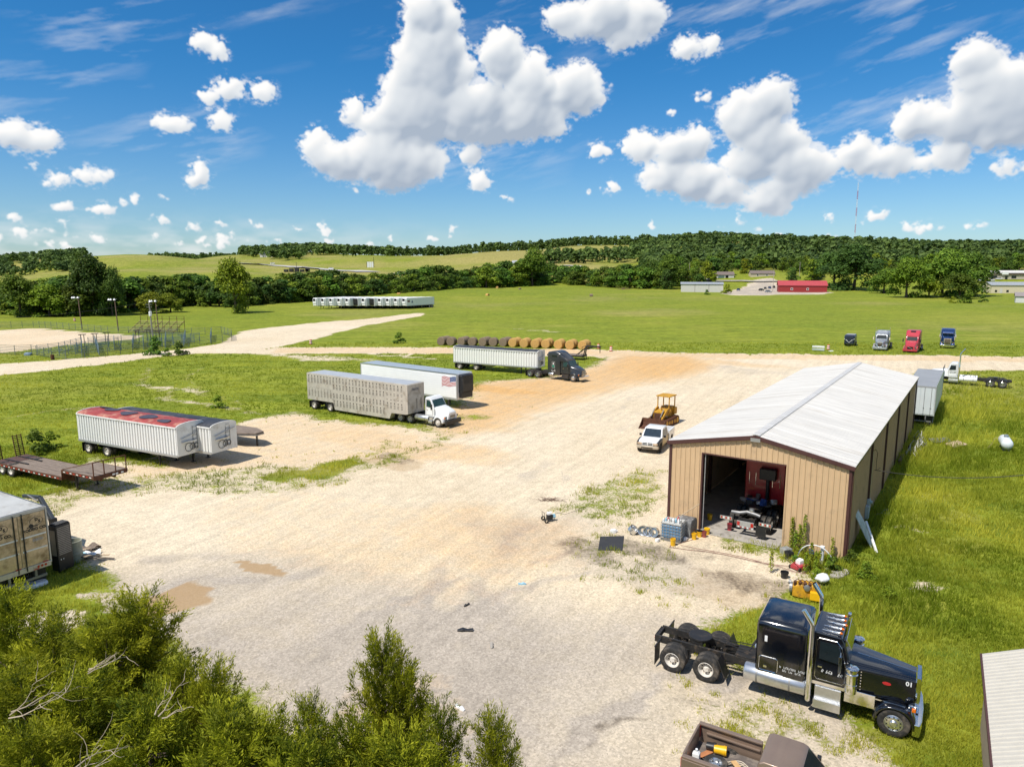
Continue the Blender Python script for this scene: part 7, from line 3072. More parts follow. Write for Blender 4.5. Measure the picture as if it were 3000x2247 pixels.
for k in range(7):
	m = MB()
	L_ = rr.uniform(.8, 1.8)
	m.box(-L_ / 2, L_ / 2, -.06, .06, 0, .035)
	o = part('scrap_board', m, (M_wood_pale, M_wood_deck)[k % 2])
	p = G(*Z5(rr.uniform(1020, 1380), rr.uniform(900, 1060)))
	o.location = (p[0], p[1], .05 + .04 * k)
	o.rotation_euler = (R(rr.uniform(-8, 8)), R(rr.uniform(-8, 8)), rr.uniform(-.6, 1.2))
	tag(o, 'weathered board in the rubbish heap beyond the grey drum', 'board', 'boards in the rubbish heap')
for k, (x, y, m_, lab) in enumerate(((1085, 1010, M_decal_blue, 'pale blue plastic sheet in the rubbish heap'), (1200, 980, M_white_plastic, 'white plastic sheet in the rubbish heap'), (1190, 890, M_wood_deck, 'brown cardboard flap in the rubbish heap'))):
	m = MB()
	n = 7
	v = [(.14 * i - .4, .12 * j - .35, .06 + .09 * math.sin(i * 1.3 + j * .9 + k) + .05 * math.cos(j * 2.1)) for j in range(n) for i in range(n)]
	m.add(v, [(j * n + i, j * n + i + 1, (j + 1) * n + i + 1, (j + 1) * n + i) for j in range(n - 1) for i in range(n - 1)])
	o = part('plastic_sheet', m, m_, None, smooth=60)
	p = G(*Z5(x, y))
	o.location = (p[0], p[1], .05)
	o.rotation_euler = (0, 0, .5 * k)
	tag(o, lab, 'sheet')
m = MB()
m.rloft([(-1.2, .3, 0, .3, .12), (-.6, .45, 0, .42, .2), (.6, .45, 0, .42, .2), (1.2, .3, 0, .3, .12)])
o = part('white_tub', m, M_white_plastic, None, smooth=45)
p = G(*Z5(420, 1390))
o.location = (p[0], p[1], .05)
o.rotation_euler = (0, 0, R(50))
o.scale = (.55, .8, .45)
tag(o, 'upturned white tub in the brush beneath the cream trailer', 'tub')
# litter on the yard
for k, (x, y, m_, sx, lab) in enumerate(((1005, 1362, M_plastic_black, .35, 'scrap of black rubber lying on the grey gravel'), (1008, 1308, M_plastic_black, .16, 'small black scrap on the grey gravel'), (1062, 1396, M_concrete, .2, 'lone grey stone on the gravel'), (994, 1530, M_white_plastic, .22, 'crumpled white paper on the gravel'), (1128, 1262, M_decal_blue, .2, 'pale blue scrap of plastic on the gravel'))):
	m = MB()
	m.rloft([(-sx, sx * .2, 0, .05, .02), (-sx * .3, sx * .35, 0, .12, .04), (sx * .3, sx * .25, 0, .06, .02), (sx, sx * .3, 0, .1, .03)])
	o = part('litter', m, m_, None, smooth=30)
	o.location = (*V((x, y))[0], 0)
	o.rotation_euler = (0, 0, k * .8)
	tag(o, lab, 'litter')

# ------------------------------------------------------------------ middle distance
def ray_hit(px, py, y0=300.0):
	"""where a line of sight meets the land"""
	Y = y0
	while Y < 3000:
		x, z = at_dist(px, py, Y)
		if z <= tz(x, Y):
			return x, Y, tz(x, Y)
		Y += 6
	return x, Y, z


ka = .3165


def ZA(x, y):
	return G(x * ka, 850 + y * ka)


M_pipe = mat('weathered_pipe_fence', (.16, .19, .17), .55, .3, var=.2)
M_pipe_blue = mat('blue_grey_pipe', (.20, .27, .31), .5, .3, var=.25)
M_pole = mat('weathered_pole', (.17, .115, .085), .85, 0, .2, var=.25)


def fence(name, label, pts, h, nr, m_, step=3.0, zb=.25, group=None):
	P = [Vector((p[0], p[1], 0)) for p in pts]
	root = thing(name, (P[0].x, P[0].y, 0), 0, label, 'fence', group)
	post = MB()
	post.cyl((0, 0, 0), (0, 0, h + .1), .05, n=6)
	pme = post.mesh('post', [m_])
	rail = MB()
	for k in range(nr):
		z = zb + (h - zb) * k / (nr - 1)
		rail.bar((0, 0, z), (1, 0, z), .05, .06)
	rme = rail.mesh('rail_panel', [m_])
	for a, b in zip(P[:-1], P[1:]):
		n = max(1, round((b - a).length / step))
		for k in range(n):
			p, q = a.lerp(b, k / n), a.lerp(b, (k + 1) / n)
			link('post', pme, root, p - P[0])
			o = link('rail_panel', rme, root, p - P[0], (0, 0, math.atan2(q.y - p.y, q.x - p.x)))
			o.scale = ((q - p).length, 1, 1)
	link('post', pme, root, P[-1] - P[0])
	return root


fence('pipe_fence', 'green grey pipe fence along the near side of the riding arena', [ZA(*p) for p in ((-200, 588), (0, 592), (140, 600), (295, 595), (340, 606), (480, 632), (612, 642), (785, 630), (1000, 606), (1230, 582), (1450, 562), (1640, 545), (1850, 513), (2060, 483), (2145, 470))], 1.7, 6, M_pipe)
fence('pipe_fence', 'long pipe fence along the far side of the riding arena', [ZA(*p) for p in ((-200, 360), (0, 352), (310, 345), (420, 350), (700, 372), (1000, 398), (1190, 402), (1400, 412), (1650, 420), (1900, 412), (2050, 400), (2145, 430), (2145, 470))], 1.6, 5, M_pipe)
pens = [((350, 600), (550, 575), (760, 520)), ((550, 610), (800, 560), (1100, 520)), ((700, 600), (900, 580), (1230, 545), (1500, 520)), ((820, 520), (1000, 505), (1250, 490)), ((1060, 560), (1060, 500)), ((1230, 560), (1240, 480)), ((1330, 555), (1330, 490)), ((1250, 490), (1500, 480), (1700, 470)), ((1530, 540), (1540, 460)), ((1700, 530), (1720, 440)), ((1600, 500), (1850, 470)), ((760, 620), (760, 520)), ((920, 610), (880, 500)), ((1400, 540), (1800, 490)), ((1950, 490), (1960, 420))]
for k, p in enumerate(pens):
	fence('stock_pen', 'blue grey pipe panels of the stock pens inside the arena fence', [ZA(*q) for q in p], 1.75, 7, M_pipe_blue, 2.6, group='stock pens at the arena')
for k, (x, y) in enumerate(((770, 500), (885, 490), (995, 478), (1275, 455), (1380, 448), (1465, 460))):
	p = ZA(x, y + 20)
	r_ = thing('roping_chute', (p[0], p[1], 0), -25, 'dark raised gate frame over the stock pens', 'chute', 'gate frames over the pens')
	m = MB()
	for q in (-.5, .5):
		m.bar((q, 0, 0), (q, 0, 2.3), .1)
	m.bar((-1.1, 0, 2.3), (1.1, 0, 2.45), .16)
	part('frame', m, M_frame, r_)
# bleachers
bp_ = ZA(1190, 395)
bl = thing('bleachers', (bp_[0], bp_[1], 0), -12, 'weathered timber bleachers standing behind the arena', 'bleachers')
BLW = 12.5
for k in range(6):
	m = MB()
	m.box(0, BLW, .75 * k, .75 * k + .3, .45 + .42 * k, .5 + .42 * k)
	part('seat_plank', m, M_wood_pale if k % 2 else M_wood_deck, bl)
	m = MB()
	m.box(0, BLW, .75 * k + .35, .75 * k + .6, .15 + .42 * k, .19 + .42 * k)
	part('foot_plank', m, M_wood_deck, bl)
for q in range(7):
	xx = .1 + (BLW - .2) * q / 6
	m = MB()
	m.bar((xx, 0, .3), (xx, 4.4, 2.7), .1)
	m.bar((xx, 4.3, 0), (xx, 4.3, 3.9), .08)
	m.bar((xx, 2.2, 0), (xx, 2.2, 1.5), .08)
	m.bar((xx, 0, 0), (xx, 0, .5), .08)
	m.bar((xx, 4.3, .3), (xx, 1.2, .9), .07)
	part('truss', m, M_rust, bl)
for z in (3.2, 3.85):
	m = MB()
	m.bar((.1, 4.3, z), (BLW - .1, 4.3, z), .06)
	part('back_rail', m, M_rust, bl)
# light poles and the utility pole
for k, (x, y, yt, lab) in enumerate(((760, 362, 66, 'wooden arena light pole farthest from the bleachers'), (1096, 378, 84, 'wooden arena light pole between the far pole and the bleachers'), (1470, 380, 98, 'wooden arena light pole rising behind the bleachers'))):
	p = ZA(x, y)
	h = at_dist(x * ka, 850 + yt * ka, p[1])[1]
	r_ = thing('light_pole', (p[0], p[1], 0), 0, lab, 'light pole')
	m = MB()
	m.cyl((0, 0, 0), (-.25, 0, h), .15, .10, n=8)
	part('pole', m, M_pole, r_)
	m = MB()
	m.bar((-1.5, 0, h), (.3, 0, h), .08)
	part('crossarm', m, M_steel, r_)
	for q in (-1.4, -.9, 0):
		m = MB()
		m.lathe([(.08, 0), (.32, -.38), (.30, -.38), (.001, -.1)], (q - .2, -.2, h + .15), 'z', 10)
		part('floodlight', m, M_white_plastic, r_, smooth=40)
p = ZA(1428, 545)
h = at_dist(1408 * ka, 850 + 100 * ka, p[1])[1]
up_ = thing('utility_pole', (p[0], p[1], 0), 0, 'grey utility pole with a transformer can by the arena corner', 'utility pole')
m = MB()
m.cyl((0, 0, 0), (-.3, 0, h), .16, .11, n=8)
part('pole', m, mat('grey_pole', (.24, .225, .20), .85, var=.2), up_)
m = MB()
m.lathe([(.001, 0), (.28, .02), (.28, .85), (.001, .92)], (-.05, -.32, h - 2.9), 'z', 14)
part('transformer', m, M_white_plastic, up_, smooth=40)
m = MB()
m.bar((-1.0, 0, h - .7), (.3, 0, h - .7), .08)
m.bar((-.9, 0, h - 1.2), (.2, 0, h - 1.2), .08)
m.bar((-.3, -.2, h - 1.7), (-.3, .6, h - 1.7), .08)
part('crossarm', m, M_steel, up_)
m = MB()
m.lathe([(.06, 0), (.28, -.3), (.001, -.1)], (.1, -.3, h + .1), 'z', 10)
part('yard_light', m, M_white_plastic, up_, smooth=40)
tip = Vector((p[0] - .3, p[1], h - .1))


def wire(a, b, sag, lab, r=.02, grp=None):
	pts = [tuple(a.lerp(b, k / 16) - Vector((0, 0, sag * 4 * (k / 16) * (1 - k / 16)))) for k in range(17)]
	m = MB()
	m.tube(pts, r, 5)
	tag(part('overhead_wire', m, M_plastic_black), lab, 'wire', grp)


wx, wz = at_dist(-80, 850 + 260 * ka, 135)
wire(tip, Vector((wx, 135, wz)), .8, 'overhead wire from the utility pole over the arena')
p2 = ZA(1470, 380)
wire(tip, Vector((p2[0], p2[1], 8.2)), .2, 'short overhead wire between the utility pole and the bleacher light pole')
m = MB()
m.lathe([(.001, 0), (.29, 0), (.30, .3), (.29, .31), (.30, .6), (.29, .88), (.25, .88), (.25, .5), (.001, .5)], (0, 0, 0), 'z', 16)
o = part('rusty_barrel', m, M_rust, None, smooth=40)
o.location = (*ZA(488, 645), 0)
tag(o, 'rusty steel barrel beside the arena fence', 'barrel')
m = MB()
m.rloft([(-.6, .3, 0, .4, .15), (-.3, .45, 0, .55, .25), (.4, .45, 0, .55, .25), (.6, .3, 0, .4, .15)])
o = part('blue_tarp_bundle', m, mat('dusty_blue_tarp', (.16, .22, .28), .6, var=.3), None, smooth=45)
o.location = (*ZA(262, 605), 0)
tag(o, 'dusty blue grey tarp bundle by the arena gate', 'tarp')

# ------------------------------------------------------------------ hay bales
kh = 540 / 2212


def ZH(x, y):
	return G(1260 + x * kh, 980 + y * kh)


def bale_mesh(r, L, seed):
	rb_ = random.Random(seed)
	m = MB()
	n = 26
	rings = []
	for k in range(9):
		t = k / 8
		x = (t - .5) * L
		e = .94 if k in (0, 8) else 1.0
		rings.append([(x, r * e * (1 + .025 * rb_.uniform(-1, 1)) * math.cos(2 * PI * q / n), max(-r * .93, r * e * (1 + .025 * rb_.uniform(-1, 1)) * math.sin(2 * PI * q / n))) for q in range(n)])
	m.loft(rings, caps=False)
	for x, sg_ in ((-L / 2, -1), (L / 2, 1)):              # rolled end: a shallow spiral of ridges
		pr = []
		for k in range(9):
			pr.append((r * .94 * (8 - k) / 8 + .001, x + sg_ * (.05 * (k % 2))))
		m.lathe(pr, (0, 0, 0), 'x', n)
	return m


def hay_mat(name, a, b):
	return mat(name, a, .95, 0, .1, var=.35, vscale=5, stretch=(.6, 3, 3), dirt=b, dscale=2.5, dirt_amt=.4, bump=.6, bscale=14)


HAY = [bale_mesh(.92, 1.5, k).mesh('hay_bale', [m_], 50) for k, m_ in enumerate((hay_mat('golden_hay', (.52, .32, .11), (.33, .18, .055)), hay_mat('grey_old_hay', (.22, .17, .12), (.12, .09, .065))))]
bale_labels = {}
gold = [(985, 148), (1122, 155), (1255, 160), (1382, 163), (1532, 170), (1672, 176), (1822, 180)]
grey_b = [(128, 128), (242, 132), (368, 134), (500, 136), (625, 138), (752, 140), (870, 142)]
for lst, kind in ((gold, 0), (grey_b, 1)):
	for i, (x, y) in enumerate(lst):
		p = ZH(x, y + 4)
		for row in range(2):
			if row and kind and i % 2:
				continue
			o = link('hay_bale', HAY[kind])
			a = R(70 + random.uniform(-5, 5))
			o.location = (p[0] + .75 * math.cos(a) + row * 1.75 * math.cos(a), p[1] + .75 * math.sin(a) + row * 1.75 * math.sin(a), .84)
			o.rotation_euler = (random.uniform(-.5, .5), 0, a)
			tag(o, ('golden round hay bale in the front row by the road', 'weathered grey round hay bale in the front row by the road', 'golden round hay bale in the back row by the road', 'weathered grey round hay bale in the back row by the road')[kind + 2 * row], 'hay bale', ('golden hay bales by the road', 'grey hay bales by the road')[kind] + (' back row' if row else ''))
for k, (x, y, lab) in enumerate(((855, 442, 'lone round bale near the far end of the white trailers'), (1278, 414, 'lone round bale high in the mown meadow'), (1418, 424, 'lone round bale in the mown meadow below the tree line'), (1218, 464, 'lone round bale at the foot of the dark grass strip'), (1858, 466, 'lone round bale in front of the brush heap'), (670, 458, 'round bale half hidden behind the white trailers'), (1622, 398, 'lone round bale under the tree line'))):
	o = link('hay_bale', HAY[1 - (k % 2)])
	p = G(850 + x * .4747, 650 + y * .4747)
	o.location = (p[0], p[1], .84)
	o.rotation_euler = (0, 0, R(40 + 35 * k))
	tag(o, lab, 'hay bale')


# ------------------------------------------------------------------ traffic drums, bumper, horse trailer, gooseneck
def drum(p, lab):
	root = thing('traffic_drum', (p[0], p[1], 0), 0, lab, 'traffic drum')
	m = MB()
	r_ = .29
	for k in range(5):
		m.cur = k % 2
		m.lathe([(r_ * (1.0 - .045 * k), .06 + .19 * k), (r_ * (1.0 - .045 * k), .06 + .19 * (k + 1)), (r_ * (.955 - .045 * k), .062 + .19 * (k + 1))], (0, 0, 0), 'z', 14)
	m.cur = 0
	m.lathe([(.23, 1.01), (.001, 1.03)], (0, 0, 0), 'z', 14)
	part('body', m, [mat('orange_drum', (.62, .14, .05), .5, var=.15), M_decal_white], root, smooth=30)
	m = MB()
	m.lathe([(.38, 0), (.38, .06), (.29, .08)], (0, 0, 0), 'z', 14)
	part('base_ring', m, M_rubber, root)


drum(G(850 + 128 * .4747, 650 + 757 * .4747), 'orange and white traffic drum at the meadow corner where roads meet')
drum(G(850 + 1903 * .4747, 650 + 784 * .4747), 'orange and white traffic drum behind the gooseneck hitch')
drum(G(850 + 1980 * .4747, 650 + 800 * .4747), 'orange and white traffic drum standing clear beyond the gooseneck hitch')
drum(G(*Z7(260, 425)), 'orange and white traffic drum beside the white truck bumper')
drum(G(485 * .452, 650 + 645 * .452), 'orange and white traffic drum far behind the arena')
bm2 = mid(Z7(90, 435), Z7(230, 438))
bu = thing('truck_bumper', (bm2[0], bm2[1], 0), 150, 'white moulded truck bumper standing in the roadside grass', 'bumper')
for k in range(2):
	m = MB()
	prof = [(-1.15 + .08 * q, .35 * (1 - math.cos((q - 14) / 14 * 1.2))) for q in range(29)]
	ring = prof + [(x * .94, y + .12) for x, y in prof][::-1]
	m.prism(ring, .1 + .55 * k, .5 + .5 * k, 'z')
	part('bumper_shell', m, (mat('pale_green_plastic', (.42, .47, .42), .5), M_white_plastic)[k], bu, bevel=.03)
m = MB()
m.box(-.5, .5, -.3, .2, 0, .05)
o = part('white_sheet', m, M_white_plastic)
o.location = (*G(*Z7(290, 440)), .05)
o.rotation_euler = (R(8), 0, .3)
tag(o, 'white plastic sheet lying beside the truck bumper', 'sheet')
hp_ = mid(Z7(408, 388), Z7(520, 394))
ht = thing('horse_trailer', from_front(hp_, -122, 3.6), -122, 'old navy blue rounded horse trailer parked in the grass', 'horse trailer')
M_horse = mat('dark_navy_paint', (.012, .02, .04), .4, 0, .5, .3, var=.2, dirt=(.06, .07, .08), dscale=1.5, dirt_amt=.3)
m = MB()
m.rloft([(-.4, .92, .55, 2.1, .3), (0, 1.0, .5, 2.25, .35), (2.7, 1.0, .5, 2.3, .35), (3.3, .95, .5, 2.2, .4), (3.6, .75, .55, 2.0, .4)])
part('body', m, M_horse, ht, smooth=40)
m = MB()
m.rloft([(-.3, .8, 2.22, 2.27, .04), (2.7, .8, 2.26, 2.33, .04)])
part('roof', m, M_alu_dull, ht)
for s in (-1, 1):
	for x in (.5, 1.35):
		wheel(ht, x, s * .98, None, None, None, TYRE_P, RIM_P)
	m = MB()
	m.box(.1, 1.8, s * 1.0 - .12, s * 1.0 + .12, .78, .86)
	part('mudguard', m, M_horse, ht, bevel=.03)
	m = MB()
	m.box(3.45, 3.56, s * .42 - .2, s * .42 + .2, 1.55, 1.8)
	part('window', m, M_alu_dull, ht)
m = MB()
m.tube([(3.45, -.95, 1.5), (3.66, -.4, 1.2), (3.72, 0, .75), (3.66, .4, 1.2), (3.45, .95, 1.5)], .04, 6)
part('v_stripe', m, M_decal_white, ht)
m = MB()
m.bar((3.5, 0, .5), (4.8, 0, .5), .1)
m.cyl((4.6, 0, 0), (4.6, 0, .9), .04, n=8)
part('tongue', m, M_frame, ht)
gn = G(*Z2(1825, 372))
gt = thing('gooseneck_trailer', (gn[0], gn[1], 0), -24, 'black gooseneck flatbed trailer parked behind the charcoal tractor', 'trailer')
m = MB()
m.box(-6.5, 0, -1.2, 1.2, .70, .82)
part('deck', m, M_wood_deck, gt)
m = MB()
m.box(-6.5, .05, -1.22, -1.14, .55, .84)
m.box(-6.5, .05, 1.14, 1.22, .55, .84)
m.box(-.15, .05, -1.22, 1.22, .55, .84)
part('deck_frame', m, M_frame, gt)
m = MB()
for s in (-1, 1):
	m.bar((-.1, s * .45, .7), (.35, s * .4, 2.45), .16)
	m.bar((.25, s * .4, 2.4), (2.9, s * .12, 2.35), .16, .2)
	m.bar((-1.4, s * .5, .8), (.2, s * .42, 2.1), .1)
part('gooseneck', m, M_frame, gt)
m = MB()
m.cyl((2.75, 0, 2.4), (2.75, 0, 1.3), .07, n=8)
part('coupler', m, M_frame, gt)
m = MB()
for s in (-1, 1):
	m.bar((-.1, s * 1.15, .8), (-.1, s * 1.15, 2.3), .06)
m.bar((-.1, -1.15, 2.3), (-.1, 1.15, 2.3), .06)
part('headache_rack', m, M_frame, gt)
for s in (-1, 1):
	m = MB()
	m.cyl((.1, s * .7, 0), (.1, s * .7, .7), .06, n=8)
	part('jack', m, M_frame, gt)
	for x in (-4.6, -3.7):
		wheel(gt, x, s * .98, None, None, None, TYRE_P, RIM_P)
bpw = G(850 + 2055 * .4747, 650 + 418 * .4747)
m = MB()
rr = random.Random(8)
for k in range(60):
	a, q = rr.uniform(0, 6.28), rr.uniform(0, 1)
	x, y = 5.5 * q * math.cos(a), 3 * q * math.sin(a)
	m.cyl((x, y, 0), (x + rr.uniform(-2, 2), y + rr.uniform(-1, 1), rr.uniform(.4, 2.4) * (1.1 - q)), .09, .03, n=5)
o = part('brush_heap', m, mat('dead_brush', (.20, .13, .09), .9, var=.3))
o.location = (*bpw, 0)
tag(o, 'heap of dead brown brush at the meadow edge', 'brush heap', kind='stuff')


# ------------------------------------------------------------------ far buildings
def barn(name, label, loc, rz, L, Wd, he, hr, wall, roof, doors=(), wins=(), z=None, over=.4, end_wall=None, cat='building'):
	"""gabled building; x along its long front wall (at y = 0), depth to +y"""
	z = tz(*loc) if z is None else z
	root = thing(name, (loc[0], loc[1], z), rz, label, cat)
	m = MB()
	m.prism([(0, 0), (Wd, 0), (Wd, he), (Wd / 2, hr), (0, he)], 0, L, 'x')
	part('wall', m, wall, root)
	for s in (0, 1):
		m = MB()
		ya, yb = (-over, Wd / 2) if s == 0 else (Wd + over, Wd / 2)
		za = he - over * (hr - he) / (Wd / 2)
		m.add([(-over, ya, za + .06), (L + over, ya, za + .06), (L + over, yb, hr + .06), (-over, yb, hr + .06), (-over, ya, za + .2), (L + over, ya, za + .2), (L + over, yb, hr + .2), (-over, yb, hr + .2)], [(0, 1, 2, 3), (7, 6, 5, 4), (0, 4, 5, 1), (1, 5, 6, 2), (2, 6, 7, 3), (3, 7, 4, 0)])
		part('roof', m, roof, root)
	for (x0, x1, z0, z1, side, m_) in doors:
		m = MB()
		if side == 'f':
			m.box(x0, x1, -.06, .0, z0, z1)
		else:
			m.box(L, L + .06, x0, x1, z0, z1)
		part('door', m, m_, root)
	for (x, zc, w, h_) in wins:
		m = MB()
		m.box(x - w / 2, x + w / 2, -.08, -.0, zc - h_ / 2, zc + h_ / 2)
		wf = part('window', m, M_white_plastic, root)
		m = MB()
		m.box(x - w * .36, x + w * .36, -.10, -.082, zc - h_ * .36, zc + h_ * .36)
		part('pane', m, M_glass, wf)
	return root


M_barn = mat('barn_red_wall', (.27, .022, .02), .6, var=.1)
M_barnroof = mat('barn_red_roof', (.40, .055, .06), .5, var=.08)
M_offwhite = mat('off_white_wall', (.55, .53, .49), .6, var=.05)
M_greyroof = mat('pale_grey_roof', (.34, .36, .38), .5, .2, var=.06)
M_darkroof = mat('brown_shingle_roof', (.16, .125, .11), .85, var=.15)
M_tanwall = mat('tan_far_wall', (.52, .44, .33), .7, var=.06)
M_grey_wall = mat('grey_metal_wall', (.26, .26, .26), .6, .1, var=.08)
kf = 500 / 2212


def PF(x, y):
	return (1950 + x * kf, 760 + y * kf)


def PE(x, y):
	return (2500 + x * kf, 730 + y * kf)


g0 = G(*PF(198, 428))
b = barn('metal_warehouse', 'off white metal warehouse with dark end door across the meadow', g0, -13, 25, 15, 5.0, 6.0, M_offwhite, M_greyroof, doors=[(5.2, 8.0, 0, 3.2, 'e', M_dark), (8.8, 9.8, 0, 2.3, 'e', M_offwhite)], z=0)
m = MB()
m.prism([(0.05, 0), (14.95, 0), (14.95, 4.9), (7.5, 5.9), (.05, 4.9)], 25.0, 25.03, 'x')
part('end_wall', m, M_grey_wall, b)
for x in (8.3, 16.6):
	m = MB()
	m.box(x - .08, x + .08, -.05, 0, 0, 4.9)
	part('wall_seam', m, M_brown, b)
g0 = G(*PF(1462, 430))
barn('red_barn', 'red metal barn with two small white windows', g0, -16, 27.5, 13, 4.3, 7.0, M_barn, M_barnroof, wins=[(7.6, 2.2, 1.3, 1.3), (16.6, 2.2, 1.3, 1.3)], z=0)
x_, y_, z_ = ray_hit(*PF(622, 262), 440)
barn('small_house', 'small white house with a grey hipped roof and porch', (x_, y_), -8, 15.5, 9, 3.0, 5.2, M_offwhite, M_darkroof, doors=[(9.0, 11.2, .1, 2.4, 'f', M_dark), (3.4, 8.2, .2, 2.4, 'f', mat('porch_shade_green', (.10, .16, .14), .6))], z=z_)  # the wide green panel paints the porch's shade onto the wall
x_, y_, z_ = ray_hit(*PF(1105, 245), 440)
barn('small_house', 'low brown roofed house half hidden by hedges', (x_, y_), -6, 18, 9, 2.8, 5.0, M_tanwall, M_darkroof, z=z_, wins=[(5, 1.6, 1.6, 1.2), (12, 1.6, 1.6, 1.2)])
x_, y_, z_ = ray_hit(*PF(185, 285), 440)
barn('brick_house', 'brick red house wall glimpsed behind the trees by the warehouse', (x_, y_), -10, 10, 8, 3, 5, mat('far_brick', (.28, .10, .07), .8, var=.15), M_darkroof, z=z_)
x_, y_, z_ = ray_hit(*PE(205, 262), 420)
b = barn('tan_hall', 'tan brick hall with grey metal roof up behind the big dark tree', (x_, y_), -6, 26, 16, 5.2, 7.5, mat('tan_brick_hall', (.43, .35, .29), .8, var=.08), M_greyroof, z=z_, wins=[(3.4, 3.0, 1.2, 3.2), (5.2, 3.0, 1.2, 3.2), (7, 3.0, 1.2, 3.2)])
x_, y_, z_ = ray_hit(*PE(1590, 408), 330)
b = barn('shop_row', 'long low cream shop building with white curved roof', (x_, y_), -6, 42, 14, 3.6, 5.6, mat('cream_shop_wall', (.50, .43, .34), .7, var=.06), M_offwhite, z=z_, doors=[(18, 19.6, 0, 2.3, 'f', M_glass), (8, 13, .6, 2.4, 'f', M_glass), (22, 25, .6, 2.4, 'f', M_glass)])
m = MB()
m.box(-.4, 42.4, -.62, -.42, 3.0, 4.2)
part('fascia', m, mat('brown_fascia', (.10, .075, .06), .7), b)
m = MB()
m.box(15.5, 19.5, -.9, -.64, 3.1, 4.7)
part('roof_sign', m, M_decal_white, b)
x_, y_, z_ = ray_hit(*PE(1785, 575), 250)
barn('cream_shop', 'cream metal shop with grey roof below the long shop building', (x_, y_), -10, 30, 12, 4.4, 6.0, mat('cream_metal_wall', (.60, .53, .38), .6, var=.05), M_greyroof, z=z_, doors=[(4.2, 5.6, 0, 2.6, 'f', M_offwhite), (1.8, 2.9, .6, 1.8, 'f', M_glass), (7.6, 8.8, .6, 1.8, 'f', M_glass)])
g0 = G(*PE(2098, 695))
barn('garden_shed', 'small pale shed with grey roof and dark side at the meadow edge', g0, -32, 12, 7, 2.9, 4.4, mat('pale_board_wall', (.55, .55, .52), .7, var=.06), mat('grey_shingle', (.24, .21, .20), .8, var=.1), z=0)
x_, y_, z_ = ray_hit(650 + 495 * .226, 720 + 155 * .226, 700)
barn('hill_house', 'white farmhouse with grey roof under the wooded hill', (x_, y_), -5, 34, 16, 5, 9, M_offwhite, M_greyroof, z=z_)
x_, y_, z_ = ray_hit(850 + 1370 * .4747, 650 + 280 * .4747, 500)
barn('far_cabin', 'grey roofed cabin peeping over the hedgerow', (x_, y_), -5, 12, 9, 3.5, 7, M_offwhite, M_greyroof, z=z_)
# fence-side poles beyond the meadow
for k, (x, yb_, yt_, lab) in enumerate(((303, 285, 45, 'tall far utility pole left of the warehouse'), (442, 290, 115, 'short utility pole behind the warehouse roof'), (1388, 420, 135, 'pale utility pole between warehouse and red barn'), (1733, 230, 35, 'utility pole behind the red barn'))):
	px, py = PF(x, yb_)
	q = ray_hit(px, py, 380)
	h = at_dist(px, 760 + yt_ * kf, q[1])[1] - q[2]
	r_ = thing('far_utility_pole', q, 0, lab, 'utility pole')
	m = MB()
	m.cyl((0, 0, 0), (0, 0, h), .17, .12, n=6)
	part('pole', m, mat('pale_pole', (.36, .32, .27), .8), r_)
	m = MB()
	m.bar((-1.1, 0, h - .5), (1.1, 0, h - .5), .14)
	part('crossarm', m, M_pole, r_)


# ------------------------------------------------------------------ small far cars
def car_proto(paint):
	root = thing('parked_car', (0, 0, 0), 0, '', 'car')
	m = MB()
	m.rloft([(-2.2, .8, .35, .85, .15), (-1.9, .88, .3, .95, .15), (1.2, .88, .3, .95, .15), (2.1, .82, .32, .8, .15), (2.25, .7, .4, .7, .1)])
	part('body', m, paint, root, smooth=40)
	m = MB()
	m.taper([(-1.8, .93), (.95, .93), (.3, 1.45), (-1.2, 1.45)], hw_fn(.82, .66, .93, 1.45))
	part('cabin', m, M_glass, root, bevel=.05)
	m = MB()
	m.box(-1.2, .3, -.64, .64, 1.452, 1.475)
	part('roof', m, paint, root, bevel=.03)
	for x in (-1.35, 1.35):
		for s in (-1, 1):
			o = link('wheel', TYRE_P, root, (x, s * .78, .32))
			o.scale = (.86, .8, .86)
	return root


cp = {k: None for k in 'wbsdy'}
cm = dict(w=M_white_paint, b=M_blue_paint, s=M_silver_paint, d=M_black_paint, y=M_yellow)
cars = [('w', PF(565, 283), 0, 'pale car parked in front of the small white house'), ('b', PF(945, 408), 60, 'blue car nosed out beside the warehouse'), ('d', PF(1240, 412), 40, 'black car at the near end of the cars by the red barn'), ('d', PF(1290, 392), 70, 'dark car second among the cars by the red barn'), ('b', PF(1345, 385), 80, 'blue car among the cars by the red barn'), ('d', PF(1400, 370), 75, 'black car at the far end of the cars by the red barn'), ('s', PF(1330, 432), 20, 'low silver wreck in front of the cars by the red barn'), ('b', PF(2060, 140), 30, 'blue car on the slope under the trees'), ('b', PF(2120, 125), 30, 'dark blue car higher on the slope under the trees'), ('w', PE(1660, 420), 5, 'white car parked first before the shop row'), ('y', PE(1725, 418), 5, 'yellow car parked before the shop row'), ('w', PE(1785, 418), 5, 'white car beside the yellow car at the shop row'), ('w', PE(1890, 412), 5, 'white car under the sign of the shop row'), ('b', PE(1580, 545), 0, 'blue car parked beside the round bush by the cream shop'), ('w', (650 + 660 * .226, 720 + 243 * .226), -8, 'white car driving on the far highway'), ('w', (650 + 1420 * .226, 720 + 312 * .226), -8, 'white van on the highway near the hedgerow gap'), ('s', (850 + 680 * .4747, 650 + 316 * .4747), -5, 'silver car on the lane above the hedgerow')]
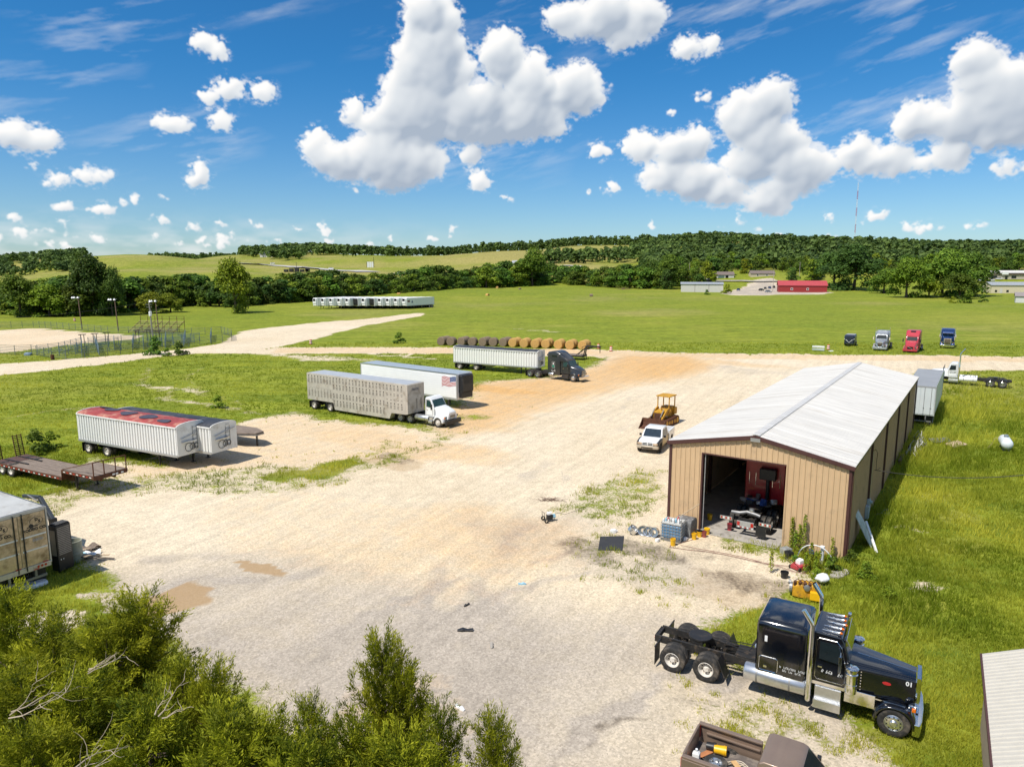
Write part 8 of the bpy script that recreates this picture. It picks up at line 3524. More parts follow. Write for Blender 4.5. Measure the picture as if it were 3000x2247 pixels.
for i, (k, pp_, rz, lab) in enumerate(cars):
	if cp[k] is None:
		t_ = cp[k] = car_proto(cm[k])
	else:
		t_ = copy_tree(cp[k])
	q = ray_hit(*pp_, 280)
	t_.location = (q[0], q[1], q[2] + (.3 if q[1] > 700 else 0.05))
	t_.rotation_euler = (0, 0, R(rz))
	t_['label'] = lab
	if pp_[0] < 1000:
		t_.scale = (1.5, 1.5, 1.5)

# ------------------------------------------------------------------ highway, lanes, billboard, mast
def ribbon(name, pts, w, m_, lift=.25):
	P = []
	for (px, py) in pts:
		P.append(Vector(ray_hit(px, py, 420)))
	Q = []
	for a, b_ in zip(P[:-1], P[1:]):
		for k in range(8):
			Q.append(a.lerp(b_, k / 8))
	Q.append(P[-1])
	v, f = [], []
	for i, p in enumerate(Q):
		d = (Q[min(i + 1, len(Q) - 1)] - Q[max(i - 1, 0)])
		n = Vector((-d.y, d.x, 0)).normalized()
		for s in (-1, 1):
			q = p + n * (w / 2 * s)
			v.append((q.x, q.y, max(tz(q.x, q.y), tz(p.x, p.y)) + lift))
	for i in range(len(Q) - 1):
		f.append((2 * i, 2 * i + 1, 2 * i + 3, 2 * i + 2))
	m = MB()
	m.add(v, f)
	return struct(part(name, m, m_, None, smooth=60))


M_road = mat('pale_highway', (.42, .40, .37), .9, 0, .2, var=.06)
ribbon('highway', [(650 + x * .226, 720 + y * .226) for x, y in ((120, 226), (260, 236), (450, 243), (700, 262), (1000, 287), (1300, 305), (1660, 330), (1900, 345))], 26, M_road, .6)
ribbon('farm_lane', [(850 + x * .4747, 650 + y * .4747) for x, y in ((640, 322), (760, 326), (830, 318), (900, 300), (1000, 290))], 8, M_road, .4)
ribbon('farm_lane', [(1950 + x * kf, 760 + y * kf) for x, y in ((480, 290), (760, 296), (1000, 300), (1250, 305), (1480, 305))], 7, M_concrete, .3)
ribbon('farm_lane', [(850 + x * .4747, 650 + y * .4747) for x, y in ((1680, 272), (1760, 275), (1810, 285))], 10, M_road, .4)
q = ray_hit(650 + 1925 * .226, 720 + 290 * .226, 500)
bb = thing('billboard', q, 0, 'white billboard on tall posts on the far hillside', 'billboard')
hb = at_dist(650 + 1925 * .226, 720 + 210 * .226, q[1])[1] - q[2]
for k in range(3):
	m = MB()
	m.box(-4 + 2.8 * k, -1.6 + 2.8 * k, -.2, .2, hb - 10, hb)
	part('panel', m, M_white_plastic, bb)
for x in (-4.5, 4.6):
	m = MB()
	m.cyl((x, 0, 0), (x, 0, hb + (6 if x > 0 else 0)), .3, n=6)
	part('post', m, M_frame, bb)
q = ray_hit(650 + 970 * .226, 720 + 345 * .226, 500)
mc = thing('drill_rig', (q[0], q[1], q[2]), 0, 'dark drilling rig and machinery parked below the highway', 'drill rig')
m = MB()
for k in range(5):
	m.box(-14 + 6 * k, -9.5 + 6 * k, -2, 2, .3, 3 + (k % 3))
part('machinery', m, M_frame, mc, bevel=.3)
m = MB()
m.bar((0, 0, 2), (0, 0, 11), .35)
part('derrick', m, M_frame, mc)
m = MB()
m.box(10, 14, -2, 2, .2, 3.6)
part('white_cab', m, M_white_paint, mc, bevel=.4)
bx_, bz_ = at_dist(2503, 712, 1120)
mh = at_dist(2515, 535, 1120)
ms = thing('radio_mast', (bx_, 1120, tz(bx_, 1120)), 0, 'tall red and white lattice radio mast on the wooded ridge', 'mast')
Hm = mh[1] - tz(bx_, 1120)
dxm = mh[0] - bx_
for k in range(8):
	m = MB()
	z0, z1 = Hm * k / 8, Hm * (k + 1) / 8
	for a in (0, 2.1, 4.2):
		r_ = .75
		m.cyl((dxm * k / 8 + r_ * math.cos(a), r_ * math.sin(a), z0), (dxm * (k + 1) / 8 + r_ * math.cos(a), r_ * math.sin(a), z1), .14, n=5)
	n = 6
	for q in range(n):
		a, b_ = 2.1 * (q % 3), 2.1 * ((q + 1) % 3)
		za, zb_ = z0 + (z1 - z0) * q / n, z0 + (z1 - z0) * (q + 1) / n
		t = (k + q / n) / 8
		m.cyl((dxm * t + .75 * math.cos(a), .75 * math.sin(a), za), (dxm * t + .75 * math.cos(b_), .75 * math.sin(b_), zb_), .09, n=4)
	part('mast_section', m, (M_decal_red, M_decal_white)[k % 2], ms)

# ------------------------------------------------------------------ vegetation
def leaf_mat(name, dark_, light, rnd=.25, trans=.25, hv=1.0):
	m = bpy.data.materials.new(name)
	m.use_nodes = True
	t = m.node_tree
	b = t.nodes['Principled BSDF']
	at = nd(t, 'ShaderNodeAttribute', attribute_name='tint')
	c = cmix(t, at.outputs['Fac'], dark_, light)
	oi = nd(t, 'ShaderNodeObjectInfo')
	sc_ = nd(t, 'ShaderNodeVectorMath', operation='SCALE')
	t.links.new(c, sc_.inputs[0])
	t.links.new(mrange(t, oi.outputs['Random'], 0, 1, 1 - rnd, 1 + rnd), sc_.inputs['Scale'])
	hue = nd(t, 'ShaderNodeMix', data_type='RGBA', blend_type='MULTIPLY')
	hue.inputs['Factor'].default_value = hv
	t.links.new(sc_.outputs[0], hue.inputs['A'])
	t.links.new(cmix(t, wmath('FRACT', wmath('MULTIPLY', oi.outputs['Random'], 7.3, t), None, t), (1.3, 1.05, .8), (.8, .98, 1.15)), hue.inputs['B'])
	t.links.new(hue.outputs['Result'], b.inputs['Base Color'])
	b.inputs['Roughness'].default_value = .65
	b.inputs['Specular IOR Level'].default_value = .25
	tr = nd(t, 'ShaderNodeBsdfTranslucent')
	t.links.new(hue.outputs['Result'], tr.inputs[0])
	mx = nd(t, 'ShaderNodeMixShader')
	mx.inputs[0].default_value = trans
	out = t.nodes['Material Output']
	t.links.new(b.outputs[0], mx.inputs[1])
	t.links.new(tr.outputs[0], mx.inputs[2])
	t.links.new(mx.outputs[0], out.inputs[0])
	return m


M_leaf = leaf_mat('mid_green_leaves', (.042, .095, .008), (.215, .320, .030), .4, .3)
M_leaf_dark = leaf_mat('dark_green_leaves', (.028, .068, .009), (.140, .225, .030), .35, .3)
M_leaf_yel = leaf_mat('yellow_green_leaves', (.080, .130, .006), (.30, .37, .020), .15)
M_leaf_far = leaf_mat('far_wood_leaves', (.040, .080, .018), (.165, .245, .050), .1, .3, .1)
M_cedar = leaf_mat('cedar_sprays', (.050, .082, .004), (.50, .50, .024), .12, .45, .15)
M_grass_b = leaf_mat('grass_blades', (.190, .250, .012), (.62, .60, .07), .05, .5, .1)
M_bark = mat('bark', (.10, .075, .055), .9, 0, .2, var=.3)
M_deadwood = mat('bleached_dead_wood', (.42, .34, .25), .85, 0, .2, var=.25)


def np_mesh(name, v, nper, tint, m_, smooth=False):
	"""v: (faces, nper, 3) -> mesh of loose faces with a per-vertex tint"""
	nf = len(v)
	me = bpy.data.meshes.new(name)
	me.vertices.add(nf * nper)
	me.vertices.foreach_set('co', v.reshape(-1).astype(np.float32))
	me.loops.add(nf * nper)
	me.loops.foreach_set('vertex_index', np.arange(nf * nper, dtype=np.int32))
	me.polygons.add(nf)
	me.polygons.foreach_set('loop_start', np.arange(0, nf * nper, nper, dtype=np.int32))
	me.update(calc_edges=True)
	a = me.attributes.new('tint', 'FLOAT', 'POINT')
	a.data.foreach_set('value', np.repeat(tint, nper).astype(np.float32))
	me.materials.append(m_)
	return me


def unit(a):
	return a / np.maximum(np.linalg.norm(a, axis=-1, keepdims=True), 1e-9)


def leaf_quads(P, N, size, r_):
	"""quads at points P facing roughly N"""
	n = len(P)
	N = unit(N + r_.normal(0, .55, (n, 3)))
	a = unit(np.cross(N, r_.normal(0, 1, (n, 3))))
	b = np.cross(N, a)
	s = (size * r_.uniform(.6, 1.3, n))[:, None]
	return np.stack([P - a * s - b * s * .7, P + a * s - b * s * .55, P + a * s * .8 + b * s * .7, P - a * s * .9 + b * s * .6], axis=1)


def crown(seed, nq, lobes, size, tall=1.0, low=.16):
	"""crown of height ~1 made of many leaf clumps spread over uneven lobes"""
	r_ = np.random.default_rng(seed)
	Ps, Ns, Ts = [], [], []
	L = []
	for k in range(lobes):
		a = r_.uniform(0, 2 * PI)
		h = r_.uniform(low + .12, .86)
		wmax = .34 * math.sin(PI * min(1, (h - low + .22) / (1.2 - low))) / tall
		q = wmax * math.sqrt(r_.uniform(.1, 1))
		L.append((q * math.cos(a), q * math.sin(a), h, r_.uniform(.13, .22) / (tall ** .5)))
	L.append((0, 0, .82, .17 / tall))
	L.append((0, 0, .55, .24 / tall))
	for (x, y, h, r0) in L:
		n = int(nq / len(L))
		d = unit(r_.normal(0, 1, (n, 3)))
		d[:, 2] = np.where(d[:, 2] < -.35, -d[:, 2], d[:, 2])
		rad = r0 * (r_.uniform(.55, 1.08, n) + .12 * np.sin(d[:, 0] * 9 + seed) * np.cos(d[:, 1] * 8))
		p = np.stack([x + d[:, 0] * rad, y + d[:, 1] * rad, h + d[:, 2] * rad * .85], axis=1)
		Ps.append(p)
		Ns.append(d + np.array([0, 0, .35]))
		Ts.append(np.clip(.30 + .35 * d[:, 2] * 0 + r_.uniform(-.25, .45, n) + r_.uniform(-.12, .15), 0, 1))
	P, N, T = np.concatenate(Ps), np.concatenate(Ns), np.concatenate(Ts)
	return leaf_quads(P, N, size, r_), T


def trunk_mesh(seed, tall=1.0):
	rr_ = random.Random(seed)
	m = MB()
	m.tube([(0, 0, -.02), (.01, 0, .15), (rr_.uniform(-.02, .02), .01, .4), (0, 0, .75)], [.032, .024, .018, .006], 8)
	for k in range(6):
		a = rr_.uniform(0, 6.28)
		z = rr_.uniform(.2, .55)
		m.tube([(0, 0, z), (.12 * math.cos(a) / tall, .12 * math.sin(a) / tall, z + .12), (.25 * math.cos(a) / tall, .25 * math.sin(a) / tall, z + .2)], [.013, .009, .004], 6)
	return m.mesh('trunk', [M_bark], 60)


TR = []
for k in range(6):
	q, t_ = crown(100 + k, 1700, 12 + k % 3, .030, (1.0, 1.15, .9, 1.2, .85, 1.05)[k], -.12)
	TR.append((q, t_))
TRM = {}
for nm, m_ in (('mid', M_leaf), ('dark', M_leaf_dark), ('yel', M_leaf_yel)):
	TRM[nm] = [np_mesh('crown', q, 4, t_, m_) for q, t_ in TR]
q, t_ = crown(55, 6500, 20, .019, .85, -.12)
BIG = {nm: np_mesh('crown', q, 4, t_, m_) for nm, m_ in (('mid', M_leaf), ('dark', M_leaf_dark), ('yel', M_leaf_yel))}
q, t_ = crown(77, 1000, 10, .045, .8, -.45)
SHRUB = {nm: np_mesh('foliage', q, 4, t_, m_) for nm, m_ in (('mid', M_leaf), ('dark', M_leaf_dark), ('yel', M_leaf_yel))}
TRK = [trunk_mesh(k) for k in range(3)]
rt = random.Random(21)


def tree(x, y, z, h, kind, label, group=None, wide=1.0, big=False, name='deciduous_tree'):
	r_ = thing(name, (x, y, z), rt.uniform(0, 360), label, 'tree', group)
	r_.scale = (h * wide, h * wide, h)
	link('trunk', rt.choice(TRK), r_)
	link('crown', BIG[kind] if big else rt.choice(TRM[kind]), r_)
	return r_


def shrub(x, y, z, h, kind, label, group=None, wide=1.3):
	o = link('shrub', SHRUB[kind])
	o.location = (x, y, z - .05)
	o.scale = (h * wide, h * wide, h)
	o.rotation_euler = (0, 0, rt.uniform(0, 6.28))
	return tag(o, label, 'shrub', group)


# hedgerow across the meadow: base line and crest line in photo pixels
HB = [(-500, 908), (-120, 918), (0, 920), (200, 926), (300, 924), (420, 906), (560, 896), (680, 900), (800, 890), (900, 884), (1100, 868), (1250, 860), (1400, 846), (1600, 838), (1750, 842), (1850, 846), (1950, 850)]
HT = [(-500, 806), (-120, 815), (0, 818), (60, 808), (110, 800), (180, 795), (230, 790), (300, 800), (380, 808), (480, 800), (540, 795), (600, 812), (680, 815), (760, 800), (850, 796), (930, 786), (1000, 788), (1090, 800), (1200, 785), (1280, 768), (1350, 790), (1420, 765), (1480, 762), (1560, 745), (1620, 778), (1700, 776), (1780, 780), (1850, 765), (1950, 765)]


def interp(tab, x):
	return float(np.interp(x, [p[0] for p in tab], [p[1] for p in tab]))


px = -420
k = 0
while px < 1960:
	by = interp(HB, px)
	for layer in range(2):
		gx0, gy0 = G(px + rt.uniform(-8, 8), by - layer * 4 - rt.uniform(0, 2))
		gy0 += layer * 7
		gx0 += layer * 3
		top = interp(HT, px) + (rt.uniform(0, 22) if layer == 0 else rt.uniform(-7, 8))
		if layer == 0:
			top += 10
		h = max(3.5, at_dist(px, top, gy0)[1])
		kd = rt.choice(['mid', 'mid', 'dark', 'dark', 'mid'])
		tree(gx0, gy0, 0, h * .94, kd, ('front' if layer == 0 else 'back') + ' rank leafy green tree in the long hedgerow across the meadow', 'hedgerow trees ' + ('front' if layer == 0 else 'back'), rt.uniform(1.05, 1.5))
		if layer == 0 and k % 2 == 0:
			shrub(gx0 + rt.uniform(-3, 3), gy0 - 4, 0, rt.uniform(2, 4.5), rt.choice(['mid', 'dark', 'yel', 'mid']), 'leafy shrub at the foot of the hedgerow trees', 'hedgerow shrubs', 1.6)
	d = gy0
	px += max(16, 5.2 / d * FPX * .8)
	k += 1
# standing out from it
HERO = [(690, 917, 765, 'yel', .46, 'bright yellow green tree standing alone in front of the hedgerow'), (275, 925, 752, 'dark', .46, 'tall dark tree rising above the left part of the hedgerow'), (330, 925, 790, 'dark', .34, 'narrow dark tree beside the tallest hedgerow tree'), (145, 928, 838, 'yel', .75, 'pale round willow green tree in front of the hedgerow'), (60, 928, 810, 'mid', .6, 'broad green tree at the hedgerow near the arena'), (1560, 840, 732, 'mid', .55, 'pale tall tree topping the hedgerow beyond the meadow'), (440, 918, 860, 'yel', .9, 'small yellow green tree behind the light poles'), (500, 915, 862, 'yel', .85, 'small pale green tree beside the bleachers'),
		(2500, 855, 722, 'dark', .75, 'massive dark tree beside the red barn'), (2440, 850, 745, 'dark', .7, 'dark tree right behind the red barn'), (1965, 848, 752, 'mid', .6, 'tall green tree with bare trunk left of the warehouse'), (1900, 845, 768, 'mid', .7, 'green tree at the brush heap end of the hedgerow'), (2285, 815, 728, 'yel', .45, 'pointed pale tree above the red barn'), (2380, 815, 745, 'dark', .8, 'broad olive tree behind the red barn'),
		(2655, 874, 760, 'yel', .62, 'yellow green tree first of the meadow grove'), (2720, 873, 815, 'yel', .8, 'small tree in the middle of the meadow grove'), (2760, 872, 736, 'mid', .6, 'tallest green tree of the meadow grove'), (2835, 870, 745, 'mid', .68, 'wide green tree of the meadow grove'), (2810, 876, 805, 'mid', .9, 'low green tree fronting the meadow grove'), (2590, 862, 790, 'mid', .8, 'loose green tree left of the meadow grove')]
for (x, yb_, yt_, kd, wd, lab) in HERO:
	gx0, gy0 = G(x, yb_)
	zz = tz(gx0, gy0)
	h = at_dist(x, yt_, gy0)[1] - zz
	tree(gx0, gy0, zz, h * 1.05, kd, lab, None, wd * 1.75, True)
for k, (x, yb_, h, kd, lab) in enumerate(((2835, 888, 6, 'mid', 'dense green shrub at the end of the meadow grove'), (2880, 886, 3.5, 'mid', 'low spreading shrub beside the meadow grove'), (2790, 888, 3, 'yel', 'small pale shrub under the meadow grove'), (2130, 862, 5.5, 'yel', 'round olive bush before the warehouse end'), (2883, 852, 6, 'dark', 'round brown green bush before the cream shop'), (2070, 866, 3, 'mid', 'small sapling bush before the warehouse wall'), (455, 1038, 3.4, 'mid', 'bushy weed clump at the utility pole foot'), (525, 1040, 2.6, 'dark', 'dark vine clump beside the utility pole'), (490, 1044, 1.6, 'mid', 'low green clump between the pole clumps'), (640, 1196, 1.6, 'mid', 'green weed patch behind the hopper trailers'), (110, 1328, 2.2, 'mid', 'weed thicket behind the loading ramps'), (150, 1312, 1.6, 'yel', 'pale weed thicket behind the step deck'), (1170, 1006, 2.4, 'mid', 'green weeds by the hay bale row'), (2440, 1675, .9, 'mid', 'leafy weed clump at the workshop corner post'), (2492, 1648, .8, 'mid', 'leafy weed clump under the leaning panel'), (2395, 1700, .7, 'yel', 'pale weed clump behind the old engine'), (2535, 1690, .9, 'yel', 'yellow green weed clump in the bank below the panel'), (2330, 1648, .5, 'mid', 'low weed clump at the door corner'), (2262, 1800, .6, 'dark', 'brownish weed clump behind the black sleeper'), (2600, 1760, .8, 'yel', 'pale flowering weed clump on the grass bank'))):
	gx0, gy0 = G(x, yb_)
	shrub(gx0, gy0, tz(gx0, gy0), h, kd, lab, None, 1.1)
# second rank of trees behind the buildings
for k in range(150):
	x = rt.uniform(1840, 3080)
	D = rt.uniform(500, 640) if x < 2560 else rt.uniform(520, 660)
	X = (x - 1500) / 2085 * D
	if any(abs(x - a) < b_ and D < c_ for a, b_, c_ in ((2170, 50, 570), (2235, 45, 570), (2600, 60, 575), (2930, 90, 530))):
		continue
	tree(X, D, tz(X, D), rt.uniform(9, 17), rt.choice(['mid', 'dark', 'dark', 'mid', 'yel']), 'leafy tree on the rise behind the far buildings', 'trees behind the far buildings', rt.uniform(.8, 1.2))

# far woods: reads as one mass
r_ = np.random.default_rng(31)
small = [crown(200 + k, 64, 5, .105, (1.0, .9, 1.2)[k % 3], .1) for k in range(6)]


def wood(name, label, regions, m_, hmin=10, hmax=17):
	V_, T_ = [], []
	for (p0, p1, d0, d1, n) in regions:
		for k in range(n):
			x = r_.uniform(p0, p1)
			D = math.sqrt(r_.uniform(d0 * d0, d1 * d1))
			X = (x - 1500) / 2085 * D
			h = r_.uniform(hmin, hmax)
			w = h * r_.uniform(.85, 1.3)
			q, t_ = small[int(r_.integers(6))]
			a = r_.uniform(0, 6.28)
			c, s = math.cos(a), math.sin(a)
			o = np.empty_like(q)
			o[..., 0] = (q[..., 0] * c - q[..., 1] * s) * w + X
			o[..., 1] = (q[..., 0] * s + q[..., 1] * c) * w + D
			o[..., 2] = q[..., 2] * h - .8
			V_.append((o, X, D))
			T_.append(np.clip(t_ + r_.uniform(-.3, .35), 0, 1))
	zs = terrain(np.array([p[1] for p in V_]), np.array([p[2] for p in V_]))
	for p, z in zip(V_, zs):
		p[0][..., 2] += z
	o = link(name, np_mesh(name, np.concatenate([p[0] for p in V_]), 4, np.concatenate(T_), m_))
	tag(o, label, 'wood', kind='stuff')


wood('far_woodland', 'dark wood covering the hill behind the grass slope at the arena side', [(-700, -260, 820, 1120, 420), (-260, 240, 800, 1120, 760), (150, 265, 880, 1050, 120)], M_leaf_far, 8, 13)
wood('far_woodland', 'distant line of woods low on the horizon', [(450, 760, 1900, 2300, 260)], M_leaf_far, 14, 22)
wood('far_woodland', 'wooded hilltop above the far highway', [(715, 1160, 1250, 1500, 420), (790, 860, 1100, 1240, 24), (835, 900, 1050, 1200, 30)], M_leaf_far, 12, 20)
wood('far_woodland', 'long band of woods behind the tan grass hills', [(1130, 2000, 1330, 1600, 620), (1010, 1040, 1100, 1140, 3)], M_leaf_far, 12, 20)
wood('far_woodland', 'grove on the grassy slope between the hills', [(1600, 1860, 880, 990, 120), (1840, 1980, 860, 1200, 160)], M_leaf_far)
wood('far_woodland', 'broad wooded ridge behind the far buildings', [(1880, 3250, 650, 900, 1150), (1900, 3250, 900, 1300, 1250)], M_leaf_far, 11, 18)

# ------------------------------------------------------------------ grass: blades where the ground is grassy
def grass_field(name, label, n, y0, y1, hb, wb_, power, xlim=None, tall=None, seed=1, nb=5):
	r_ = np.random.default_rng(seed)
	u = r_.random(n * 4)
	e = 1 - power
	Y = (y0 ** e + u * (y1 ** e - y0 ** e)) ** (1 / e)
	X = r_.uniform(-.80, .80, n * 4) * Y
	if xlim:
		X = r_.uniform(xlim[0], xlim[1], n * 4)
	g, d, z = gmask_at(X, Y)
	cl = .5 + .5 * fbm(X * .55, Y * .55, 3)
	fine = .5 + .5 * fbm(X * 2.2 + 9, Y * 2.2, 2)
	keep = (g * (.55 + .9 * cl) + (fine - .5) * .9 > .42 + .25 * r_.random(n * 4))
	keep &= ~((X * math.cos(R(-34)) + Y * math.sin(R(-34)) - (sh_o[0] * math.cos(R(-34)) + sh_o[1] * math.sin(R(-34))) < .1) & (X * math.cos(R(-34)) + Y * math.sin(R(-34)) - (sh_o[0] * math.cos(R(-34)) + sh_o[1] * math.sin(R(-34))) > -10.4) & (-(X - sh_o[0]) * math.sin(R(-34)) + (Y - sh_o[1]) * math.cos(R(-34)) > 0) & (-(X - sh_o[0]) * math.sin(R(-34)) + (Y - sh_o[1]) * math.cos(R(-34)) < 37.6))
	idx = np.nonzero(keep)[0][:n]
	X, Y, Z, cl, d = X[idx], Y[idx], z[idx], cl[idx], d[idx]
	m = len(X)
	X, Y, Z, cl, d = (np.repeat(a, nb) for a in (X, Y, Z, cl, d))
	k = m * nb
	sc_ = (Y / y0) ** .55
	X = X + r_.normal(0, .07, k) * sc_
	Y = Y + r_.normal(0, .07, k) * sc_
	h = hb * r_.uniform(.5, 1.35, k) * (.55 + .9 * cl) * sc_
	if tall is not None:
		h = h * (1 + 1.3 * np.clip(fbm(X * .16 + 3, Y * .16, 3) * 2.2, 0, 1))
	w = wb_ * sc_ * r_.uniform(.7, 1.4, k)
	a = r_.uniform(0, 2 * PI, k)
	lean = r_.uniform(.1, .75, k) * h
	b = r_.uniform(0, 2 * PI, k)
	base = np.stack([X, Y, Z - .02], 1)
	dx = np.stack([np.cos(a) * w / 2, np.sin(a) * w / 2, np.zeros(k)], 1)
	tip = base + np.stack([np.cos(b) * lean, np.sin(b) * lean, h], 1)
	v = np.stack([base - dx, base + dx, tip], 1)
	tint = np.clip(.42 + .8 * fbm(X * .2, Y * .2 + 40, 3) + .35 * (d - .3) + r_.uniform(-.22, .25, k), 0, 1)
	o = link(name, np_mesh(name, v, 3, tint, M_grass_b))
	tag(o, label, 'grass', kind='stuff')


grass_field('meadow_grass', 'rough green grass and weeds on the ground near the yard', 62000, 15, 62, .13, .022, 1.6, seed=1)
grass_field('rough_grass', 'tall rough weedy grass on the bank beside the workshop', 24000, 18, 92, .20, .03, 1.15, xlim=(14, 62), tall=1, seed=2)
grass_field('verge_grass', 'patchy grass of the meadows around the yard and roads', 34000, 55, 150, .16, .05, 1.3, seed=3, nb=4)


# ------------------------------------------------------------------ foreground cedars and brush
def cedar_mesh(seed, limbs=120, dens=20):
	r_ = np.random.default_rng(seed)
	P, D, T = [], [], []
	for k in range(limbs):
		t = (k + r_.random()) / limbs
		z0 = .04 + .90 * t
		a = k * 2.4 + r_.uniform(-.5, .5)
		L = (.06 + .33 * (1 - t) ** .75) * r_.uniform(.55, 1.2)
		up = r_.uniform(.35, .9) + .6 * t
		dirv = unit(np.array([math.cos(a), math.sin(a), up]))
		nb = max(5, int(42 * L / .3))
		lt = r_.uniform(-.25, .32)
		for q in range(nb):
			s = (q + .6) / nb
			base = np.array([0, 0, z0]) + dirv * L * s + np.array([0, 0, .04 * s * s])
			side = unit(dirv + r_.normal(0, .55, 3))
			ln = .055 * (1.15 - .5 * s)
			for j in range(dens):
				f = (j + r_.random()) / dens
				P.append(base + side * ln * f + r_.normal(0, .006, 3))
				D.append(side + r_.normal(0, .45, 3) + np.array([0, 0, .3]))
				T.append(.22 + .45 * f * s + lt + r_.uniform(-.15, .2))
	P, D, T = np.array(P), unit(np.array(D)), np.clip(np.array(T), 0, 1)
	n = len(P)
	sd = unit(np.cross(D, r_.normal(0, 1, (n, 3))))
	ln = r_.uniform(.010, .018, n)[:, None]
	w = r_.uniform(.0012, .0024, n)[:, None]
	v = np.stack([P - D * ln * .2, P + sd * w + D * ln * .4, P + D * ln, P - sd * w + D * ln * .4], 1)
	return np_mesh('foliage', v, 4, T, M_cedar), limbs


def cedar_trunk(seed):
	rr_ = random.Random(seed)
	m = MB()
	m.tube([(0, 0, -.02), (.004, .003, .3), (-.004, 0, .6), (0, 0, .95)], [.022, .016, .010, .002], 8)
	for k in range(22):
		a, z = rr_.uniform(0, 6.28), rr_.uniform(.1, .8)
		L = .25 * (1 - z) + .03
		m.tube([(0, 0, z), (L * math.cos(a), L * math.sin(a), z + L * .6)], [.006, .002], 5)
	return m.mesh('trunk', [M_bark], 60)


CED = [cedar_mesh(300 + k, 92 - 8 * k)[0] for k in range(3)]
CTK = [cedar_trunk(k) for k in range(2)]
CEDS = [(1118, 1900, 15.6, .74, 'tallest cedar tree of the foreground, with a twin leader top'), (1190, 1975, 15.4, .72, 'cedar leader beside the tallest foreground cedar'), (1290, 2105, 14.6, .75, 'short cedar between the tallest one and the low cedar tip'), (1452, 2132, 14.4, .75, 'lone low cedar tip nearest the brown pickup'), (915, 2088, 14.6, .7, 'small spiky cedar before the pale gravel'), (1030, 2150, 14.0, .95, 'squat cedar under the tallest foreground cedar'), (780, 2140, 14.2, 1.0, 'bushy cedar in the middle of the foreground brush'), (622, 1975, 16.0, .8, 'cedar reaching over the gravel edge'), (530, 1962, 16.4, .95, 'bushy cedar behind the fallen dead branches'), (405, 1775, 18.4, 1.15, 'large dark cedar at the yard corner'), (310, 1850, 17.6, 1.2, 'wide cedar before the large dark corner cedar'), (150, 1840, 18.6, 1.3, 'cedar bush below the cream trailer'), (30, 1760, 20.0, 1.2, 'cedar bush under the cream trailer corner'), (660, 2120, 13.8, 1.1, 'leafy cedar over the fallen dead branches'), (430, 2080, 14.6, 1.3, 'broad cedar among the dead branches'), (230, 2010, 15.6, 1.3, 'dark cedar behind the tangled dead branches'), (60, 1980, 16.2, 1.35, 'dark cedar at the tangled dead branches'), (900, 2200, 13.0, 1.2, 'cedar at the very foot of the brush'), (1180, 2190, 13.2, 1.2, 'cedar tuft under the tall twin cedar'), (90, 2160, 14.0, 1.3, 'cedar beneath the fallen branches')]
for k, (x, y, Y, wd, lab) in enumerate(CEDS):
	X, zt_ = at_dist(x, y, Y)
	r_ = thing('cedar_tree', (X, Y, 0), 77 * k, lab, 'cedar')
	r_.scale = (zt_ * wd, zt_ * wd, zt_ * 1.04)
	link('trunk', CTK[k % 2], r_)
	link('foliage', CED[k % 3], r_)


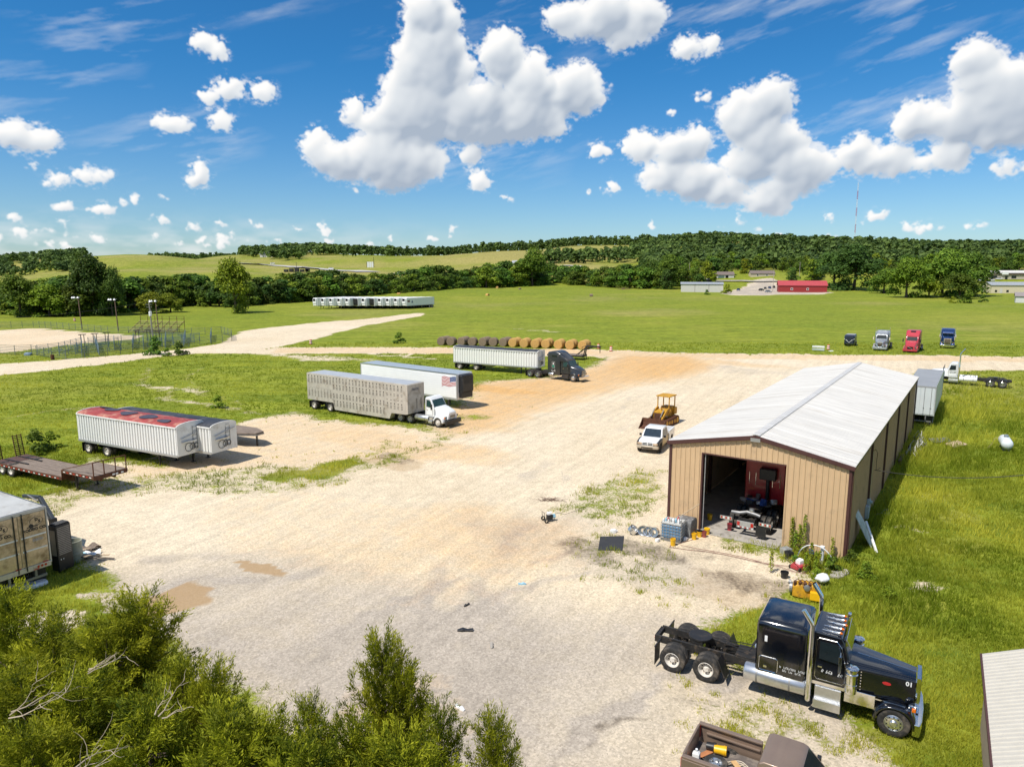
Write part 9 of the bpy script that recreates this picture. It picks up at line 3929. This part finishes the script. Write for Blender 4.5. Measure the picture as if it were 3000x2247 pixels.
def dead_branch(px0, py0, Y, L, heading, lab, seed):
	rr_ = random.Random(seed)
	X, z = at_dist(px0, py0, Y)
	r_ = thing('dead_branch', (X, Y, z - .35), heading, lab, 'branch')

	def twig(p, d, l_, rad, depth, m):
		pts, q = [tuple(p)], Vector(p)
		for s in range(5):
			d = (d + Vector((rr_.uniform(-.45, .45), rr_.uniform(-.45, .45), rr_.uniform(-.35, .4)))).normalized()
			q = q + d * (l_ / 5)
			pts.append(tuple(q))
		m.tube(pts, [rad * (1 - .17 * s) for s in range(6)], 5)
		if depth:
			for s in range(1, 6):
				twig(pts[s], (d + Vector((rr_.uniform(-1, 1), rr_.uniform(-1, 1), rr_.uniform(-.5, .8)))).normalized(), l_ * rr_.uniform(.3, .6), rad * .5, depth - 1, m)
	for b in range(3):
		m = MB()
		twig((0, .12 * b, 0), Vector((1, rr_.uniform(-.5, .5), .25)).normalized(), L * rr_.uniform(.55, .9), .017, 1, m)
		part('limb', m, M_deadwood, r_)


dead_branch(20, 2060, 14.0, 1.8, 25, 'tangled bleached dead branch over the dark brush', 1)
dead_branch(190, 2235, 12.4, 1.6, 40, 'pale fallen dead branch with long twigs at the bottom of the brush', 3)
dead_branch(470, 2060, 13.9, .9, 60, 'thin bare twig branch over the middle cedars', 4)
dead_branch(250, 1935, 15.4, 1.1, 20, 'grey dead branch across the corner cedar', 5)

# ------------------------------------------------------------------ tall weeds by the workshop front
for k, (x, y, h) in enumerate(((1885, 395, 1.9), (1912, 402, 1.2), (1940, 408, 1.6), (1972, 425, 2.3), (1740, 560, 1.2), (2178, 470, 1.3), (2025, 540, 1.5), (2060, 560, 1.2), (1990, 560, 1.1), (2090, 530, 1.0), (2150, 540, .9), (1925, 480, .8))):
	p = spot(x, y)
	w_ = thing('tall_weed', p, 30 * k, ('tallest' if h > 2 else 'tall' if h > 1.4 else 'knee high') + ' leafy weed stalk growing by the workshop front', 'weed', 'weed stalks by the workshop')
	m = MB()
	m.tube([(0, 0, 0), (.03, .02, h * .5), (.02 + .06 * math.sin(k), .05 * math.cos(k), h)], [.016, .012, .004], 5)
	part('stem', m, M_bark, w_)
	r_ = np.random.default_rng(k)
	n = int(170 * h)
	zz = r_.uniform(.12, 1.02, n) * h
	aa_ = r_.uniform(0, 6.28, n)
	rad = r_.uniform(.03, .16, n) * (1.2 - .6 * zz / h)
	P = np.stack([np.cos(aa_) * rad, np.sin(aa_) * rad, zz], 1)
	q = leaf_quads(P, np.stack([np.cos(aa_), np.sin(aa_), np.full(n, .8)], 1), .035, r_)
	link('leaves', np_mesh('leaves', q, 4, r_.uniform(.2, .9, n), M_leaf_yel), w_)
